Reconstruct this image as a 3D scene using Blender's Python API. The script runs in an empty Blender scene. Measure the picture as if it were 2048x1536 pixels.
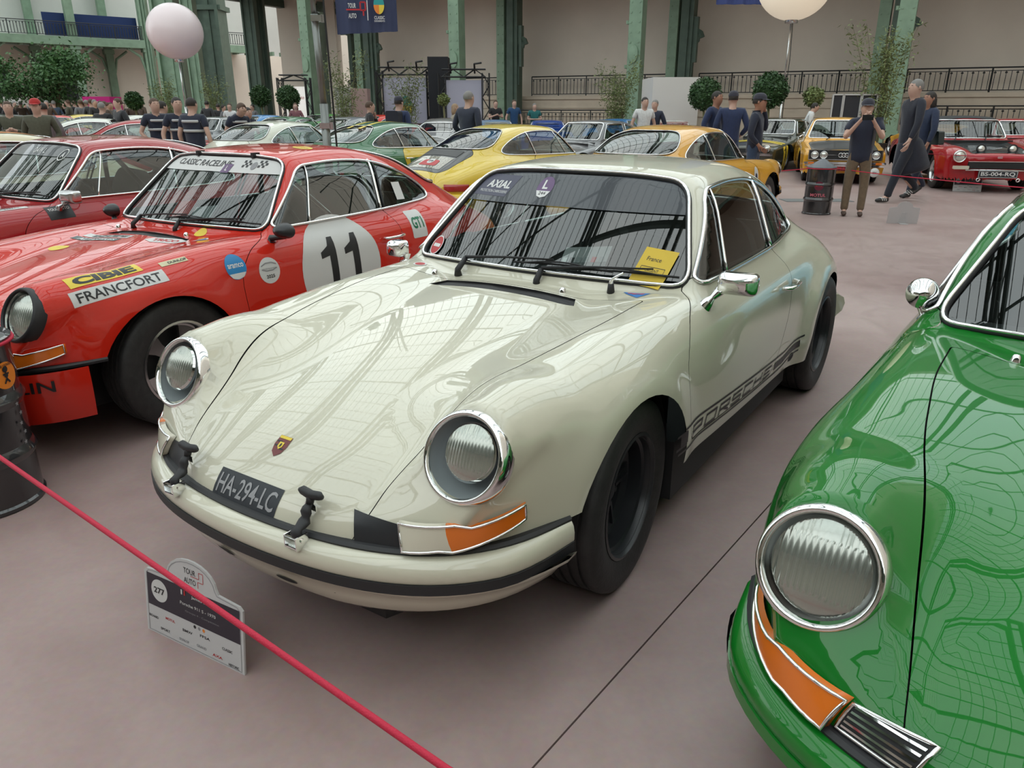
import bpy, bmesh, math, random
import numpy as np
from mathutils import Vector, Matrix
from mathutils.geometry import delaunay_2d_cdt
rnd = random.Random(7)
SC = bpy.context.scene
COL = SC.collection
PI = math.pi
# ------------------------------------------------------------------ camera
PITCH = 0.352; FPX = 1500.5; CAMZ = 1.493
cam_d = bpy.data.cameras.new('camera'); cam = bpy.data.objects.new('camera', cam_d); COL.objects.link(cam)
cam_d.sensor_fit = 'HORIZONTAL'; cam_d.sensor_width = 36.0; cam_d.lens = 36.0 * FPX / 2048
cam_d.clip_start = 0.05; cam_d.clip_end = 500
cam.location = (0, 0, CAMZ); cam.rotation_euler = (PI / 2 - PITCH, 0, 0)
SC.camera = cam
# ------------------------------------------------------------------ world, exposure
W = bpy.data.worlds.new('sky'); SC.world = W; W.use_nodes = True
nt = W.node_tree; bg = nt.nodes['Background']
tc = nt.nodes.new('ShaderNodeTexCoord'); nz = nt.nodes.new('ShaderNodeTexNoise'); nz.inputs['Scale'].default_value = 2.2
nz.inputs['Detail'].default_value = 3
cr = nt.nodes.new('ShaderNodeValToRGB')
cr.color_ramp.elements[0].position = 0.3; cr.color_ramp.elements[0].color = (0.70, 0.80, 0.84, 1)
cr.color_ramp.elements[1].position = 0.7; cr.color_ramp.elements[1].color = (0.98, 1.0, 0.98, 1)
nt.links.new(tc.outputs['Generated'], nz.inputs['Vector']); nt.links.new(nz.outputs['Fac'], cr.inputs['Fac'])
nt.links.new(cr.outputs['Color'], bg.inputs['Color'])
bg.inputs['Strength'].default_value = 2.3
SC.view_settings.view_transform = 'Standard'; SC.view_settings.look = 'None'
SC.view_settings.gamma = 1.0; SC.view_settings.use_curve_mapping = False
SC.view_settings.exposure = 0.0
SC.cycles.max_bounces = 7; SC.cycles.diffuse_bounces = 3; SC.cycles.glossy_bounces = 4
SC.cycles.transparent_max_bounces = 14; SC.cycles.transmission_bounces = 4
SC.cycles.caustics_reflective = False; SC.cycles.caustics_refractive = False
SC.cycles.use_denoising = True

cP, sP = math.cos(PITCH), math.sin(PITCH)
def ray(px, py):
    a = (px - 1024) / FPX; b = (768 - py) / FPX
    return Vector((a, cP + b * sP, -sP + b * cP))
def at(px, py, Y):          # point of the hall seen at a pixel, at depth Y
    d = ray(px, py); t = Y / d.y
    return Vector((0, 0, CAMZ)) + d * t
def gnd(px, py, z=0.0):
    d = ray(px, py); t = (z - CAMZ) / d.z
    return Vector((0, 0, CAMZ)) + d * t

# ------------------------------------------------------------------ materials
MATS = {}
def mat(name, col, rough=0.5, metal=0.0, coat=0.0, noise=0.0, nscale=20, bump=0.0, bscale=60, spec=0.5, alpha=1.0, emit=0.0, sheen=0.0, twosided=None):
    if name in MATS: return MATS[name]
    m = bpy.data.materials.new(name); m.use_nodes = True
    n = m.node_tree.nodes; l = m.node_tree.links; b = n['Principled BSDF']
    b.inputs['Base Color'].default_value = (*col, 1); b.inputs['Roughness'].default_value = rough
    b.inputs['Metallic'].default_value = metal; b.inputs['Coat Weight'].default_value = coat
    b.inputs['Coat Roughness'].default_value = 0.02
    b.inputs['Specular IOR Level'].default_value = spec
    b.inputs['Sheen Weight'].default_value = sheen
    if emit: b.inputs['Emission Color'].default_value = (*col, 1); b.inputs['Emission Strength'].default_value = emit
    if alpha < 1: b.inputs['Alpha'].default_value = alpha
    src = None
    if noise:
        t = n.new('ShaderNodeTexCoord'); z = n.new('ShaderNodeTexNoise'); z.inputs['Scale'].default_value = nscale; z.inputs['Detail'].default_value = 6
        l.new(t.outputs['Object'], z.inputs['Vector'])
        r = n.new('ShaderNodeValToRGB'); r.color_ramp.elements[0].position = .3; r.color_ramp.elements[1].position = .7
        r.color_ramp.elements[0].color = (*[c * (1 - noise) for c in col], 1); r.color_ramp.elements[1].color = (*[min(1, c * (1 + noise)) for c in col], 1)
        l.new(z.outputs['Fac'], r.inputs['Fac']); l.new(r.outputs['Color'], b.inputs['Base Color']); src = r
    if bump:
        t = n.new('ShaderNodeTexCoord'); z = n.new('ShaderNodeTexNoise'); z.inputs['Scale'].default_value = bscale; z.inputs['Detail'].default_value = 4
        l.new(t.outputs['Object'], z.inputs['Vector'])
        bu = n.new('ShaderNodeBump'); bu.inputs['Strength'].default_value = bump; bu.inputs['Distance'].default_value = .01
        l.new(z.outputs['Fac'], bu.inputs['Height']); l.new(bu.outputs['Normal'], b.inputs['Normal'])
    MATS[name] = m
    return m
def paint(name, col, rough=0.45):
    """glossy car paint with a faint orange-peel ripple; dark on its inner face"""
    if name in MATS: return MATS[name]
    m = mat(name, col, rough, coat=1.0, spec=0.4)
    n = m.node_tree.nodes; l = m.node_tree.links; b = n['Principled BSDF']
    b.inputs['Coat Roughness'].default_value = 0.015
    b.inputs['Coat IOR'].default_value = 1.62
    t = n.new('ShaderNodeTexCoord'); z = n.new('ShaderNodeTexNoise'); z.inputs['Scale'].default_value = 5; z.inputs['Detail'].default_value = 0
    l.new(t.outputs['Object'], z.inputs['Vector'])
    bu = n.new('ShaderNodeBump'); bu.inputs['Strength'].default_value = 0.05; bu.inputs['Distance'].default_value = .01
    l.new(z.outputs['Fac'], bu.inputs['Height']); l.new(bu.outputs['Normal'], b.inputs['Coat Normal'])
    g = n.new('ShaderNodeNewGeometry'); mx = n.new('ShaderNodeMixShader'); dk = n.new('ShaderNodeBsdfDiffuse'); dk.inputs['Color'].default_value = (.012, .012, .013, 1)
    o = n['Material Output']
    l.new(g.outputs['Backfacing'], mx.inputs['Fac']); l.new(b.outputs[0], mx.inputs[1]); l.new(dk.outputs[0], mx.inputs[2]); l.new(mx.outputs[0], o.inputs['Surface'])
    return m
def glass(name, tint=(.75, .8, .78), ior=1.5, rough=0.0):
    """thin pane: clear tinted transmission with fresnel reflection"""
    if name in MATS: return MATS[name]
    m = bpy.data.materials.new(name); m.use_nodes = True
    n = m.node_tree.nodes; l = m.node_tree.links; n.remove(n['Principled BSDF']); o = n['Material Output']
    tr = n.new('ShaderNodeBsdfTransparent'); tr.inputs['Color'].default_value = (*tint, 1)
    gl = n.new('ShaderNodeBsdfGlossy'); gl.inputs['Roughness'].default_value = rough
    lw = n.new('ShaderNodeFresnel'); lw.inputs['IOR'].default_value = ior
    geo = n.new('ShaderNodeNewGeometry'); mth = n.new('ShaderNodeMath'); mth.operation = 'MULTIPLY'; sub = n.new('ShaderNodeMath'); sub.operation = 'SUBTRACT'; sub.inputs[0].default_value = 1.0
    l.new(geo.outputs['Backfacing'], sub.inputs[1]); l.new(lw.outputs[0], mth.inputs[0]); l.new(sub.outputs[0], mth.inputs[1])
    mx = n.new('ShaderNodeMixShader'); l.new(mth.outputs[0], mx.inputs['Fac']); l.new(tr.outputs[0], mx.inputs[1]); l.new(gl.outputs[0], mx.inputs[2]); l.new(mx.outputs[0], o.inputs['Surface'])
    MATS[name] = m
    return m
CHROME = mat('chrome', (.86, .86, .86), .06, 1.0)
BRUSHED = mat('aluminium_trim', (.62, .62, .62), .22, 1.0)
RUBBER = mat('black_rubber', (.018, .018, .02), .55)
BLACK = mat('matt_black', (.012, .012, .013), .6)
SATIN = mat('satin_black', (.02, .021, .024), .35)
TYRE = mat('tyre_rubber', (.022, .021, .021), .6, noise=.25, nscale=30, bump=.15, bscale=80)
DARKIN = mat('cabin_black', (.018, .018, .02), .8)
WHITE = mat('white_vinyl', (.62, .62, .61), .35)
AMBER = mat('amber_plastic', (.75, .17, .01), .2, coat=.5)
LENSW = mat('clear_ribbed_plastic', (.62, .58, .47), .2, coat=.5)
GREYBK = mat('lamp_bucket_grey', (.42, .45, .48), .5)
WGLASS = glass('window_glass', (.55, .62, .60), 2.1)
HGLASS = glass('headlamp_glass', (.86, .88, .86), 1.5)

# ------------------------------------------------------------------ object helpers
def link(o, parent=None):
    COL.objects.link(o)
    if parent is not None: o.parent = parent
    return o
def empty(name, loc=(0, 0, 0), rz=0.0, label=None, cat=None, group=None):
    o = bpy.data.objects.new(name, None); o.location = loc; o.rotation_euler = (0, 0, rz); o.empty_display_size = .2
    COL.objects.link(o); tag(o, label, cat, group); return o
def tag(o, label=None, cat=None, group=None, kind=None):
    if label: o['label'] = label
    if cat: o['category'] = cat
    if group: o['group'] = group
    if kind: o['kind'] = kind
    return o
def me_from(verts, faces, normals=None, smooth=True, name='mesh'):
    me = bpy.data.meshes.new(name)
    me.from_pydata([tuple(v) for v in verts], [], [tuple(int(i) for i in f) for f in faces])
    if smooth and len(me.polygons): me.polygons.foreach_set('use_smooth', [True] * len(me.polygons))
    if normals is not None:
        me.normals_split_custom_set_from_vertices([tuple(n) for n in normals])
    me.update(); return me
def obj(name, me, m=None, parent=None, loc=None, rot=None):
    o = bpy.data.objects.new(name, me)
    if m is not None:
        for mm in (m if isinstance(m, (list, tuple)) else [m]): me.materials.append(mm)
    if loc is not None: o.location = loc
    if rot is not None: o.rotation_euler = rot
    return link(o, parent)
class MB:
    """small mesh builder"""
    def __init__(s): s.v = []; s.f = []; s.m = []
    def add(s, v, f, mi=0):
        b = len(s.v); s.v += [tuple(p) for p in v]; s.f += [tuple(i + b for i in q) for q in f]; s.m += [mi] * len(f)
    def box(s, c, d, M=None, mi=0):
        x, y, z = d[0] / 2, d[1] / 2, d[2] / 2
        p = [Vector((sx * x, sy * y, sz * z)) for sx in (-1, 1) for sy in (-1, 1) for sz in (-1, 1)]
        if M is not None: p = [M @ q for q in p]
        p = [q + Vector(c) for q in p]
        s.add(p, [(0, 1, 3, 2), (4, 6, 7, 5), (0, 4, 5, 1), (2, 3, 7, 6), (0, 2, 6, 4), (1, 5, 7, 3)], mi)
    def tube(s, pts, r, n=8, closed=False, cap=True, mi=0, flat=1.0):
        pts = [Vector(p) for p in pts]; N = len(pts); rs = r if isinstance(r, (list, tuple)) else [r] * N
        up = Vector((0, 0, 1)); v = []; prev = None
        for i, p in enumerate(pts):
            a = pts[(i - 1) % N] if (closed or i > 0) else p; b = pts[(i + 1) % N] if (closed or i < N - 1) else p
            t = (b - a).normalized()
            if prev is None:
                x = t.cross(up)
                if x.length < 1e-3: x = t.cross(Vector((1, 0, 0)))
                x.normalize()
            else:
                x = prev - t * prev.dot(t); x.normalize()
            prev = x; y = t.cross(x)
            for k in range(n):
                an = 2 * PI * k / n; v.append(p + (x * math.cos(an) + y * math.sin(an) * flat) * rs[i])
        f = []
        for i in range(N if closed else N - 1):
            for k in range(n):
                a = i * n + k; b = i * n + (k + 1) % n; c = ((i + 1) % N) * n + (k + 1) % n; d = ((i + 1) % N) * n + k
                f.append((a, b, c, d))
        if cap and not closed: f.append(tuple(reversed(range(n)))); f.append(tuple((N - 1) * n + k for k in range(n)))
        s.add(v, f, mi)
    def lathe(s, prof, n=32, M=None, mi=0, closed=False):
        """profile (radius, height) about local z"""
        v = []; f = []; N = len(prof)
        for (r, h) in prof:
            for k in range(n):
                an = 2 * PI * k / n; q = Vector((r * math.cos(an), r * math.sin(an), h)); v.append(M @ q if M is not None else q)
        for i in range(N if closed else N - 1):
            for k in range(n):
                j = (i + 1) % N; f.append((i * n + k, i * n + (k + 1) % n, j * n + (k + 1) % n, j * n + k))
        s.add(v, f, mi)
    def prism(s, poly, h0, h1, M=None, mi=0):
        n = len(poly); v = [Vector((p[0], p[1], h0)) for p in poly] + [Vector((p[0], p[1], h1)) for p in poly]
        if M is not None: v = [M @ q for q in v]
        s.add(v, [tuple(reversed(range(n))), tuple(range(n, 2 * n))] + [(i, (i + 1) % n, n + (i + 1) % n, n + i) for i in range(n)], mi)
    def mesh(s, smooth=False, name='mesh', auto=None):
        me = bpy.data.meshes.new(name); me.from_pydata(s.v, [], s.f)
        if s.m: me.polygons.foreach_set('material_index', s.m)
        if smooth:
            me.polygons.foreach_set('use_smooth', [True] * len(me.polygons))
            if auto: me.set_sharp_from_angle(angle=auto)
        me.update(); return me
    def build(s, name, m, parent=None, smooth=False, auto=None, loc=None, rot=None):
        return obj(name, s.mesh(smooth, name, auto), m, parent, loc, rot)
def frame(o, zdir, xhint=(1, 0, 0)):
    """matrix with local z along zdir at o"""
    z = Vector(zdir).normalized(); x = Vector(xhint); x = (x - z * x.dot(z)).normalized(); y = z.cross(x)
    M = Matrix((x, y, z)).transposed().to_4x4(); M.translation = Vector(o); return M
def copy_tree(o, parent=None):
    c = o.copy(); COL.objects.link(c); c.parent = parent
    for ch in list(o.children): copy_tree(ch, c)
    return c
def roofpos(px, Y, rz, back=1.35):
    p = at(px, 228, Y); return (p.x + math.sin(rz) * back, Y - math.cos(rz) * back)
def round_poly(pts, rad, n=6):
    """polygon with rounded corners; rad number or list"""
    out = []; N = len(pts)
    for i in range(N):
        p = Vector(pts[i]); a = Vector(pts[i - 1]); b = Vector(pts[(i + 1) % N]); r = rad[i] if isinstance(rad, (list, tuple)) else rad
        if r <= 0: out.append(tuple(p)); continue
        d1 = (a - p); d2 = (b - p); l1 = min(r, d1.length * .49); l2 = min(r, d2.length * .49)
        q0 = p + d1.normalized() * l1; q1 = p + d2.normalized() * l2
        for k in range(n + 1):
            t = k / n; out.append(tuple((1 - t) ** 2 * q0 + 2 * t * (1 - t) * p + t * t * q1))
    return out
def resample(pts, h, closed=True):
    P = [np.array(p, float) for p in pts]; out = []
    N = len(P)
    for i in range(N if closed else N - 1):
        a = P[i]; b = P[(i + 1) % N]; L = np.linalg.norm(b - a); k = max(1, int(round(L / h)))
        for j in range(k): out.append(a + (b - a) * j / k)
    if not closed: out.append(P[-1])
    return np.array(out)
# ================================================================== the exhibition hall
# wall frame: s runs along the row of columns, t away from the nave into the gallery
WD = Vector((.883, -.469, 0)); WN = Vector((.469, .883, 0)); WO = Vector((-11.9, 48, 0)); BAY = 10.2
def wp(s, t, z=0.0): return WO + WD * s + WN * t + Vector((0, 0, z))
WANG = math.atan2(WD.y, WD.x)
def WM(s, t, z=0.0): return Matrix.Translation(wp(s, t, z)) @ Matrix.Rotation(WANG, 4, 'Z')
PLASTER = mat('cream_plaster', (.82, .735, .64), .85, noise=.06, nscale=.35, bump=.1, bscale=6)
STONE = mat('pale_stone', (.66, .56, .45), .8, noise=.08, nscale=1.2)
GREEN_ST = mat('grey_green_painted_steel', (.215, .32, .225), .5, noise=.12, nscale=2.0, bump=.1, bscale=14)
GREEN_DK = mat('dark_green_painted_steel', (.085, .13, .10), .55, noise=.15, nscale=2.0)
IRON = mat('black_iron', (.02, .022, .024), .5)
ROOFST = mat('roof_steel', (.07, .095, .08), .6)
# ---- floor: pinkish screed cast in fields with open joints
def floor_mat():
    m = mat('pink_grey_screed', (.30, .215, .20), .5, spec=.35)
    n = m.node_tree.nodes; l = m.node_tree.links; b = n['Principled BSDF']
    t = n.new('ShaderNodeTexCoord'); z1 = n.new('ShaderNodeTexNoise'); z1.inputs['Scale'].default_value = .55; z1.inputs['Detail'].default_value = 5; z1.inputs['Distortion'].default_value = .8
    z2 = n.new('ShaderNodeTexNoise'); z2.inputs['Scale'].default_value = 45; z2.inputs['Detail'].default_value = 4
    z3 = n.new('ShaderNodeTexNoise'); z3.inputs['Scale'].default_value = 3.2; z3.inputs['Detail'].default_value = 7; z3.inputs['Distortion'].default_value = 1.5
    for z in (z1, z2, z3): l.new(t.outputs['Object'], z.inputs['Vector'])
    r = n.new('ShaderNodeValToRGB'); e = r.color_ramp.elements; e[0].position = .32; e[0].color = (.36, .25, .235, 1); e[1].position = .68; e[1].color = (.47, .36, .34, 1)
    l.new(z1.outputs['Fac'], r.inputs['Fac'])
    r2 = n.new('ShaderNodeValToRGB'); e = r2.color_ramp.elements; e[0].position = .25; e[0].color = (.82, .80, .80, 1); e[1].position = .6; e[1].color = (1, 1, 1, 1); l.new(z3.outputs['Fac'], r2.inputs['Fac'])
    mu = n.new('ShaderNodeMix'); mu.data_type = 'RGBA'; mu.blend_type = 'MULTIPLY'; mu.inputs['Factor'].default_value = .6
    l.new(r.outputs['Color'], mu.inputs['A']); l.new(r2.outputs['Color'], mu.inputs['B'])
    mu2 = n.new('ShaderNodeMix'); mu2.data_type = 'RGBA'; mu2.blend_type = 'MULTIPLY'; mu2.inputs['Factor'].default_value = .22
    l.new(mu.outputs['Result'], mu2.inputs['A']); l.new(z2.outputs['Color'], mu2.inputs['B']); l.new(mu2.outputs['Result'], b.inputs['Base Color'])
    rr = n.new('ShaderNodeMapRange'); rr.inputs['To Min'].default_value = .28; rr.inputs['To Max'].default_value = .5; l.new(z3.outputs['Fac'], rr.inputs['Value']); l.new(rr.outputs[0], b.inputs['Roughness'])
    bu = n.new('ShaderNodeBump'); bu.inputs['Strength'].default_value = .12; bu.inputs['Distance'].default_value = .004; l.new(z2.outputs['Fac'], bu.inputs['Height']); l.new(bu.outputs['Normal'], b.inputs['Normal'])
    return m
FLOORM = floor_mat()
jA = gnd(1065, 1536); jB = gnd(1530, 1020); jd = (jB - jA).normalized(); jn = Vector((-jd.y, jd.x, 0))
fl = bpy.data.objects.new('floor', None); COL.objects.link(fl); fl['kind'] = 'structure'
fl.location = (0, 0, 0)
bd = [-90, 0, 110]
for i in range(len(bd) - 1):
    a, b_ = bd[i] + .0026, bd[i + 1] - .0026
    q = MB(); P = []
    for (u, v) in ((-100, a), (120, a), (120, b_), (-100, b_)): P.append(jA + jd * u + jn * v)
    P = [Vector((p.x, p.y, 0)) for p in P]; q.add(P + [p - Vector((0, 0, .02)) for p in P], [(0, 1, 2, 3), (0, 4, 5, 1), (2, 6, 7, 3), (1, 5, 6, 2), (3, 7, 4, 0)])
    q.build('slab', FLOORM, fl)
q = MB(); q.box((0, 30, -.05), (260, 260, .05)); q.build('joint_filler', mat('joint_filler', (.09, .065, .06), .9), fl)

def struct(name, b, m, smooth=False): return tag(b.build(name, m, None, smooth, .6 if smooth else None), kind='structure')
# ---- long wall behind the gallery, stone base, upper balcony
q = MB(); q.box((0, 0, 0), (1, 1, 1))
def wbox(b, s0, s1, t0, t1, z0, z1, mi=0):
    b.box(wp((s0 + s1) / 2, (t0 + t1) / 2, (z0 + z1) / 2), (s1 - s0, t1 - t0, z1 - z0), Matrix.Rotation(WANG, 4, 'Z'), mi)
b = MB()
wbox(b, -3.2, 60, 8.0, 8.5, 2.2, 16); wbox(b, -9.9, -7.2, 8.0, 8.5, 2.2, 16); wbox(b, -7.2, -3.2, 8.0, 8.5, 8.2, 16); struct('wall_back', b, PLASTER)
b = MB()
wbox(b, -3.2, 60, 7.0, 8.5, 0, 2.0); wbox(b, -3.2, 60, 6.9, 8.5, 2.0, 2.2); wbox(b, -3.2, 60, 6.85, 7.0, 0, .35); wbox(b, -3.2, 60, 6.92, 7.0, 1.05, 1.18); wbox(b, -3.2, 60, 6.94, 7.0, 1.5, 1.56)
struct('baseboard_back', b, STONE)
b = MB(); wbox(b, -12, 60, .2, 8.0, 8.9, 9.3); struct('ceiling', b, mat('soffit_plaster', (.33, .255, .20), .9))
b = MB(); wbox(b, -12, 60, -.15, .2, 8.55, 9.35); wbox(b, -12, 60, -.25, .25, 9.3, 9.42); wbox(b, -12, 60, -.2, .25, 8.5, 8.58)
for i in range(72): wbox(b, -12 + i, -11.85 + i, .2, 1.2, 8.65, 8.9)
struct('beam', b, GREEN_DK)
# ---- columns: a pale front post and a dark double post behind, with riveted faces, cover strips and scroll brackets
def column(s, t, w, front=True, top=15):
    M = WM(s, t); b = MB(); R_ = Matrix.Rotation(WANG, 4, 'Z')
    def bx(x, y, z0, z1, dx, dy, mi=0): b.box(M @ Vector((x, y, (z0 + z1) / 2)), (dx, dy, z1 - z0), R_, mi)
    if front:
        bx(0, 0, 0, top, w * .8, w * .8); bx(-w * .45, 0, 0, top, w * .12, w); bx(w * .45, 0, 0, top, w * .12, w); bx(0, -w * .48, 0, top, w, .05)
        bx(0, 0, 0, .5, w * 1.35, w * 1.35); bx(0, 0, .5, .62, w * 1.2, w * 1.2)
        for z in np.arange(1.0, top, .42):
            for x in (-.32, .32): bx(w * x, -w * .52, z, z + .07, .07, .05)
        for z in (3.3, 5.2): b.tube([M @ Vector((-w * .5, -w * .45, z)), M @ Vector((-w * .62, -w * .5, z)), M @ Vector((-w * .62, -w * .5, z + .12))], .07, 6)
        for zc, r in ((3.9, .22), (8.2, .3)): b.lathe([(0, .12), (r, .10), (r, 0)], 14, M @ Matrix.Translation((0, -w * .5, zc)) @ Matrix.Rotation(PI / 2, 4, 'X') @ Matrix.Scale(1.8, 4, (0, 1, 0)))
        return tag(b.build('column', GREEN_ST), kind='structure')
    o = None
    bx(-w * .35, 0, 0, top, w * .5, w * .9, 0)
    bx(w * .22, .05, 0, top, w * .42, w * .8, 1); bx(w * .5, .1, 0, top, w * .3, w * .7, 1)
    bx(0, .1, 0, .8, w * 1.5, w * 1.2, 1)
    for z in np.arange(1.0, top, .5):
        for x in (-.5, -.2): bx(w * x, -w * .46, z, z + .07, .07, .05, 0)
    # scroll brackets
    for z0 in (5.0, 9.5):
        pts = []
        for k in range(14):
            a = k / 13 * 2.6 * PI; r = .42 * (1 - k / 18); pts.append(M @ Vector((w * .72 + r * math.cos(a), 0, z0 + r * math.sin(a))))
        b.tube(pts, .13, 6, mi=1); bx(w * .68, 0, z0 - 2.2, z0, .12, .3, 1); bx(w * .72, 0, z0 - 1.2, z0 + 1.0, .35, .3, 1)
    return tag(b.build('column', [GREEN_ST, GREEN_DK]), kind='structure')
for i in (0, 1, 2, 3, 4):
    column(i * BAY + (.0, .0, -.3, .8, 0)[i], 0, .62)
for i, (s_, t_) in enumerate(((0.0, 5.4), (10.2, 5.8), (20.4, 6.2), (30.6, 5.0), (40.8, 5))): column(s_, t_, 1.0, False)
# cross ties between front and rear posts at the balcony
for i in range(5):
    b = MB(); wbox(b, i * BAY - .2, i * BAY + .2, .3, 6, 8.3, 8.9)
    n = 12; V = []
    for k in range(n + 1):
        a = k / n * PI / 2; V.append((1.8 * (1 - math.cos(a)) + .3, 8.3 - 1.8 * (1 - math.sin(a))))
    b.tube([wp(i * BAY, x, z) for x, z in V], .14, 6); tag(b.build('beam', GREEN_DK), kind='structure')
# ---- railings
def railing(p0, p1, z0, h, name='railing', n=None, post=2.0, label=None, group=None, r=.017):
    L = (p1 - p0).length; d = (p1 - p0).normalized(); root = bpy.data.objects.new(name, None); COL.objects.link(root); root['kind'] = 'structure'; root.location = (p0.x, p0.y, z0)
    inv = Vector((p0.x, p0.y, z0)); q0 = Vector((0, 0, 0)); b = MB()
    for zz, rr in ((h, .035), (h - .14, .018), (.10, .022)): b.tube([q0 + Vector((0, 0, zz)), d * L + Vector((0, 0, zz))], rr, 6)
    b.build('rail', IRON, root)
    k = int(L / post) + 1
    for i in range(k + 1):
        b = MB(); p = d * (L * i / k); b.box(p + Vector((0, 0, h / 2)), (.06, .06, h)); b.build('post', IRON, root)
    b = MB(); m = int(L / .22)
    for i in range(m):
        p = d * (L * (i + .5) / m); b.tube([p + Vector((0, 0, .1)), p + Vector((0, 0, h - .14))], r, 4, cap=False)
        if i % 2 == 0: b.box(p + Vector((0, 0, h - .22)), (.09, .05, .07))
    o = b.build('balusters', IRON, root); o['kind'] = 'stuff'
    return root
for i in range(0, 5): railing(wp(i * BAY + .9, 7.05), wp((i + 1) * BAY - .4, 7.05), 2.2, 1.08)
railing(wp(-3.0, 7.05), wp(-.4, 7.05), 2.2, 1.08)
railing(wp(10.6, 4.6), wp(19.6, 4.6), .55, .85)
railing(wp(31.6, 6.2), wp(41, 6.2), .75, .85)
# ---- panels with stairwell arch at the left end of the wall
b = MB()
for k in range(13):
    a0, a1 = PI * k / 12, PI * (k + 1) / 12
    if k < 12: b.box(wp(-5.2 - 2.0 * math.cos((a0 + a1) / 2), 7.9, 6.2 + 2.0 * math.sin((a0 + a1) / 2)), (.62, .6, .35), Matrix.Rotation(WANG, 4, 'Z') @ Matrix.Rotation(-(a0 + a1) / 2 + PI / 2, 4, 'Y'))
wbox(b, -7.4, -7.1, 7.6, 8.2, 0, 6.2); wbox(b, -3.3, -3.0, 7.6, 8.2, 0, 6.2)
struct('trim_1', b, GREEN_DK)
b = MB(); wbox(b, -7.2, -5.6, 9.2, 9.4, 0, 8); wbox(b, -7.2, -3.2, 9.3, 9.5, 6.4, 8.2); struct('door_1', b, GREEN_DK)
b = MB(); wbox(b, -34, 60, 30.0, 30.4, 0, 22); struct('wall_stair', b, PLASTER)
b = MB()
for z in (2.0, 3.4, 4.8, 6.2): wbox(b, -3.0, -1.2, 7.85, 8.0, z, z + .07)
struct('trim_2', b, mat('panel_joint', (.12, .09, .07), .8))
# crossing piers where the galleries meet
def pier(px, Y, w, dark=False, z1=24, lean=0):
    p = at(px, 215, Y); b = MB()
    b.box((p.x, p.y, z1 / 2), (w, w * .8, z1)); b.box((p.x, p.y - w * .42, z1 / 2), (w * .25, .1, z1)); b.box((p.x - w * .46, p.y - w * .1, z1 / 2), (w * .12, w, z1)); b.box((p.x + w * .46, p.y - w * .1, z1 / 2), (w * .12, w, z1))
    b.box((p.x, p.y, .5), (w * 1.3, w * 1.2, 1.0)); b.box((p.x, p.y, 8.9), (w * 1.25, w * 1.1, .35))
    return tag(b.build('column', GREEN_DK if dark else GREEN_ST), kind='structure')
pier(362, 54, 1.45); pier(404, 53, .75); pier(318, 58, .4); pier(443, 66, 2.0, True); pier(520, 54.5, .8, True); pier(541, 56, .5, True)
b = MB(); wbox(b, -5.1, -4.2, 7.5, 8.0, 0, 8.5); struct('wall_stair_panel', b, PLASTER)
b = MB()
for s0 in (-9.6,): wbox(b, s0, s0 + .5, .2, 8, 8.2, 8.9)
struct('beam', b, GREEN_DK)
# ---- left wing far behind
L0 = at(-160, 215, 62); L1 = at(430, 215, 77)
LD = (L1 - L0); LD.z = 0; LL = LD.length; LD.normalize(); LN = Vector((-LD.y, LD.x, 0)); LA = math.atan2(LD.y, LD.x)
def lp(s, t, z=0.0): return Vector((L0.x, L0.y, 0)) + LD * s + LN * t + Vector((0, 0, z))
def lbox(b, s0, s1, t0, t1, z0, z1): b.box(lp((s0 + s1) / 2, (t0 + t1) / 2, (z0 + z1) / 2), (s1 - s0, t1 - t0, z1 - z0), Matrix.Rotation(LA, 4, 'Z'))
b = MB(); lbox(b, -30, LL + 14, 5.5, 6, 0, 26); struct('wall_left', b, mat('pale_plaster', (.62, .62, .59), .85, noise=.05, nscale=.4))
b = MB(); lbox(b, -30, LL + 14, 5.4, 5.5, 0, 6.7); struct('wall_left_lower', b, PLASTER)
b = MB(); lbox(b, -30, LL + 5, -.3, 5.4, 6.75, 7.05); lbox(b, -30, LL + 5, -.5, -.2, 6.5, 7.15)
for i in range(46): lbox(b, -20 + i * 1.2, -19.8 + i * 1.2, -.2, .9, 6.4, 6.75)
struct('beam', b, GREEN_ST)
railing(lp(-15, -.4), lp(LL + 4, -.4), 7.15, 1.1, r=.03)
def lsat(px):   # wing coordinate s at a pixel column
    u = (px - 1024) / FPX * cP; return (u * L0.y - L0.x) / (LD.x - u * LD.y)
for px, t_ in ((-10, 0), (172, 0), (312, 0), (118, 4.8), (266, 4.8)):
    s = lsat(px); b = MB(); lbox(b, s - .32, s + .32, t_ - .3, t_ + .3, 0, 25); lbox(b, s - .45, s + .45, t_ - .42, t_ + .42, 0, 1.2); lbox(b, s - .42, s + .42, t_ - .4, t_ + .4, 6.2, 6.6)
    for sg in (-1, 1): b.tube([lp(s + sg * .3, t_, 4.6), lp(s + sg * .6, t_, 5.8), lp(s + sg * 1.6, t_, 6.5)], .12, 6)
    tag(b.build('column', GREEN_ST), kind='structure')
for k, (p0, p1, z1) in enumerate(((2, 52, 4.9), (168, 208, 4.7))):
    s0, s1 = lsat(p0), lsat(p1); b = MB(); lbox(b, s0, s1, 5.3, 5.38, 0, z1); lbox(b, s0 - .15, s0, 5.25, 5.4, 0, z1 + .15); lbox(b, s1, s1 + .15, 5.25, 5.4, 0, z1 + .15); lbox(b, s0, s1, 5.25, 5.4, z1, z1 + .15)
    lbox(b, (s0 + s1) / 2 - .06, (s0 + s1) / 2 + .06, 5.22, 5.3, 0, z1); struct('door_%d' % (k + 2), b, mat('dark_door', (.03, .032, .042), .5))
s0, s1 = lsat(0), lsat(28); b = MB(); lbox(b, s0, s1, 5.3, 5.42, 7.4, 10.0); struct('window_1', b, mat('pale_window', (.5, .5, .46), .5))
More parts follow.
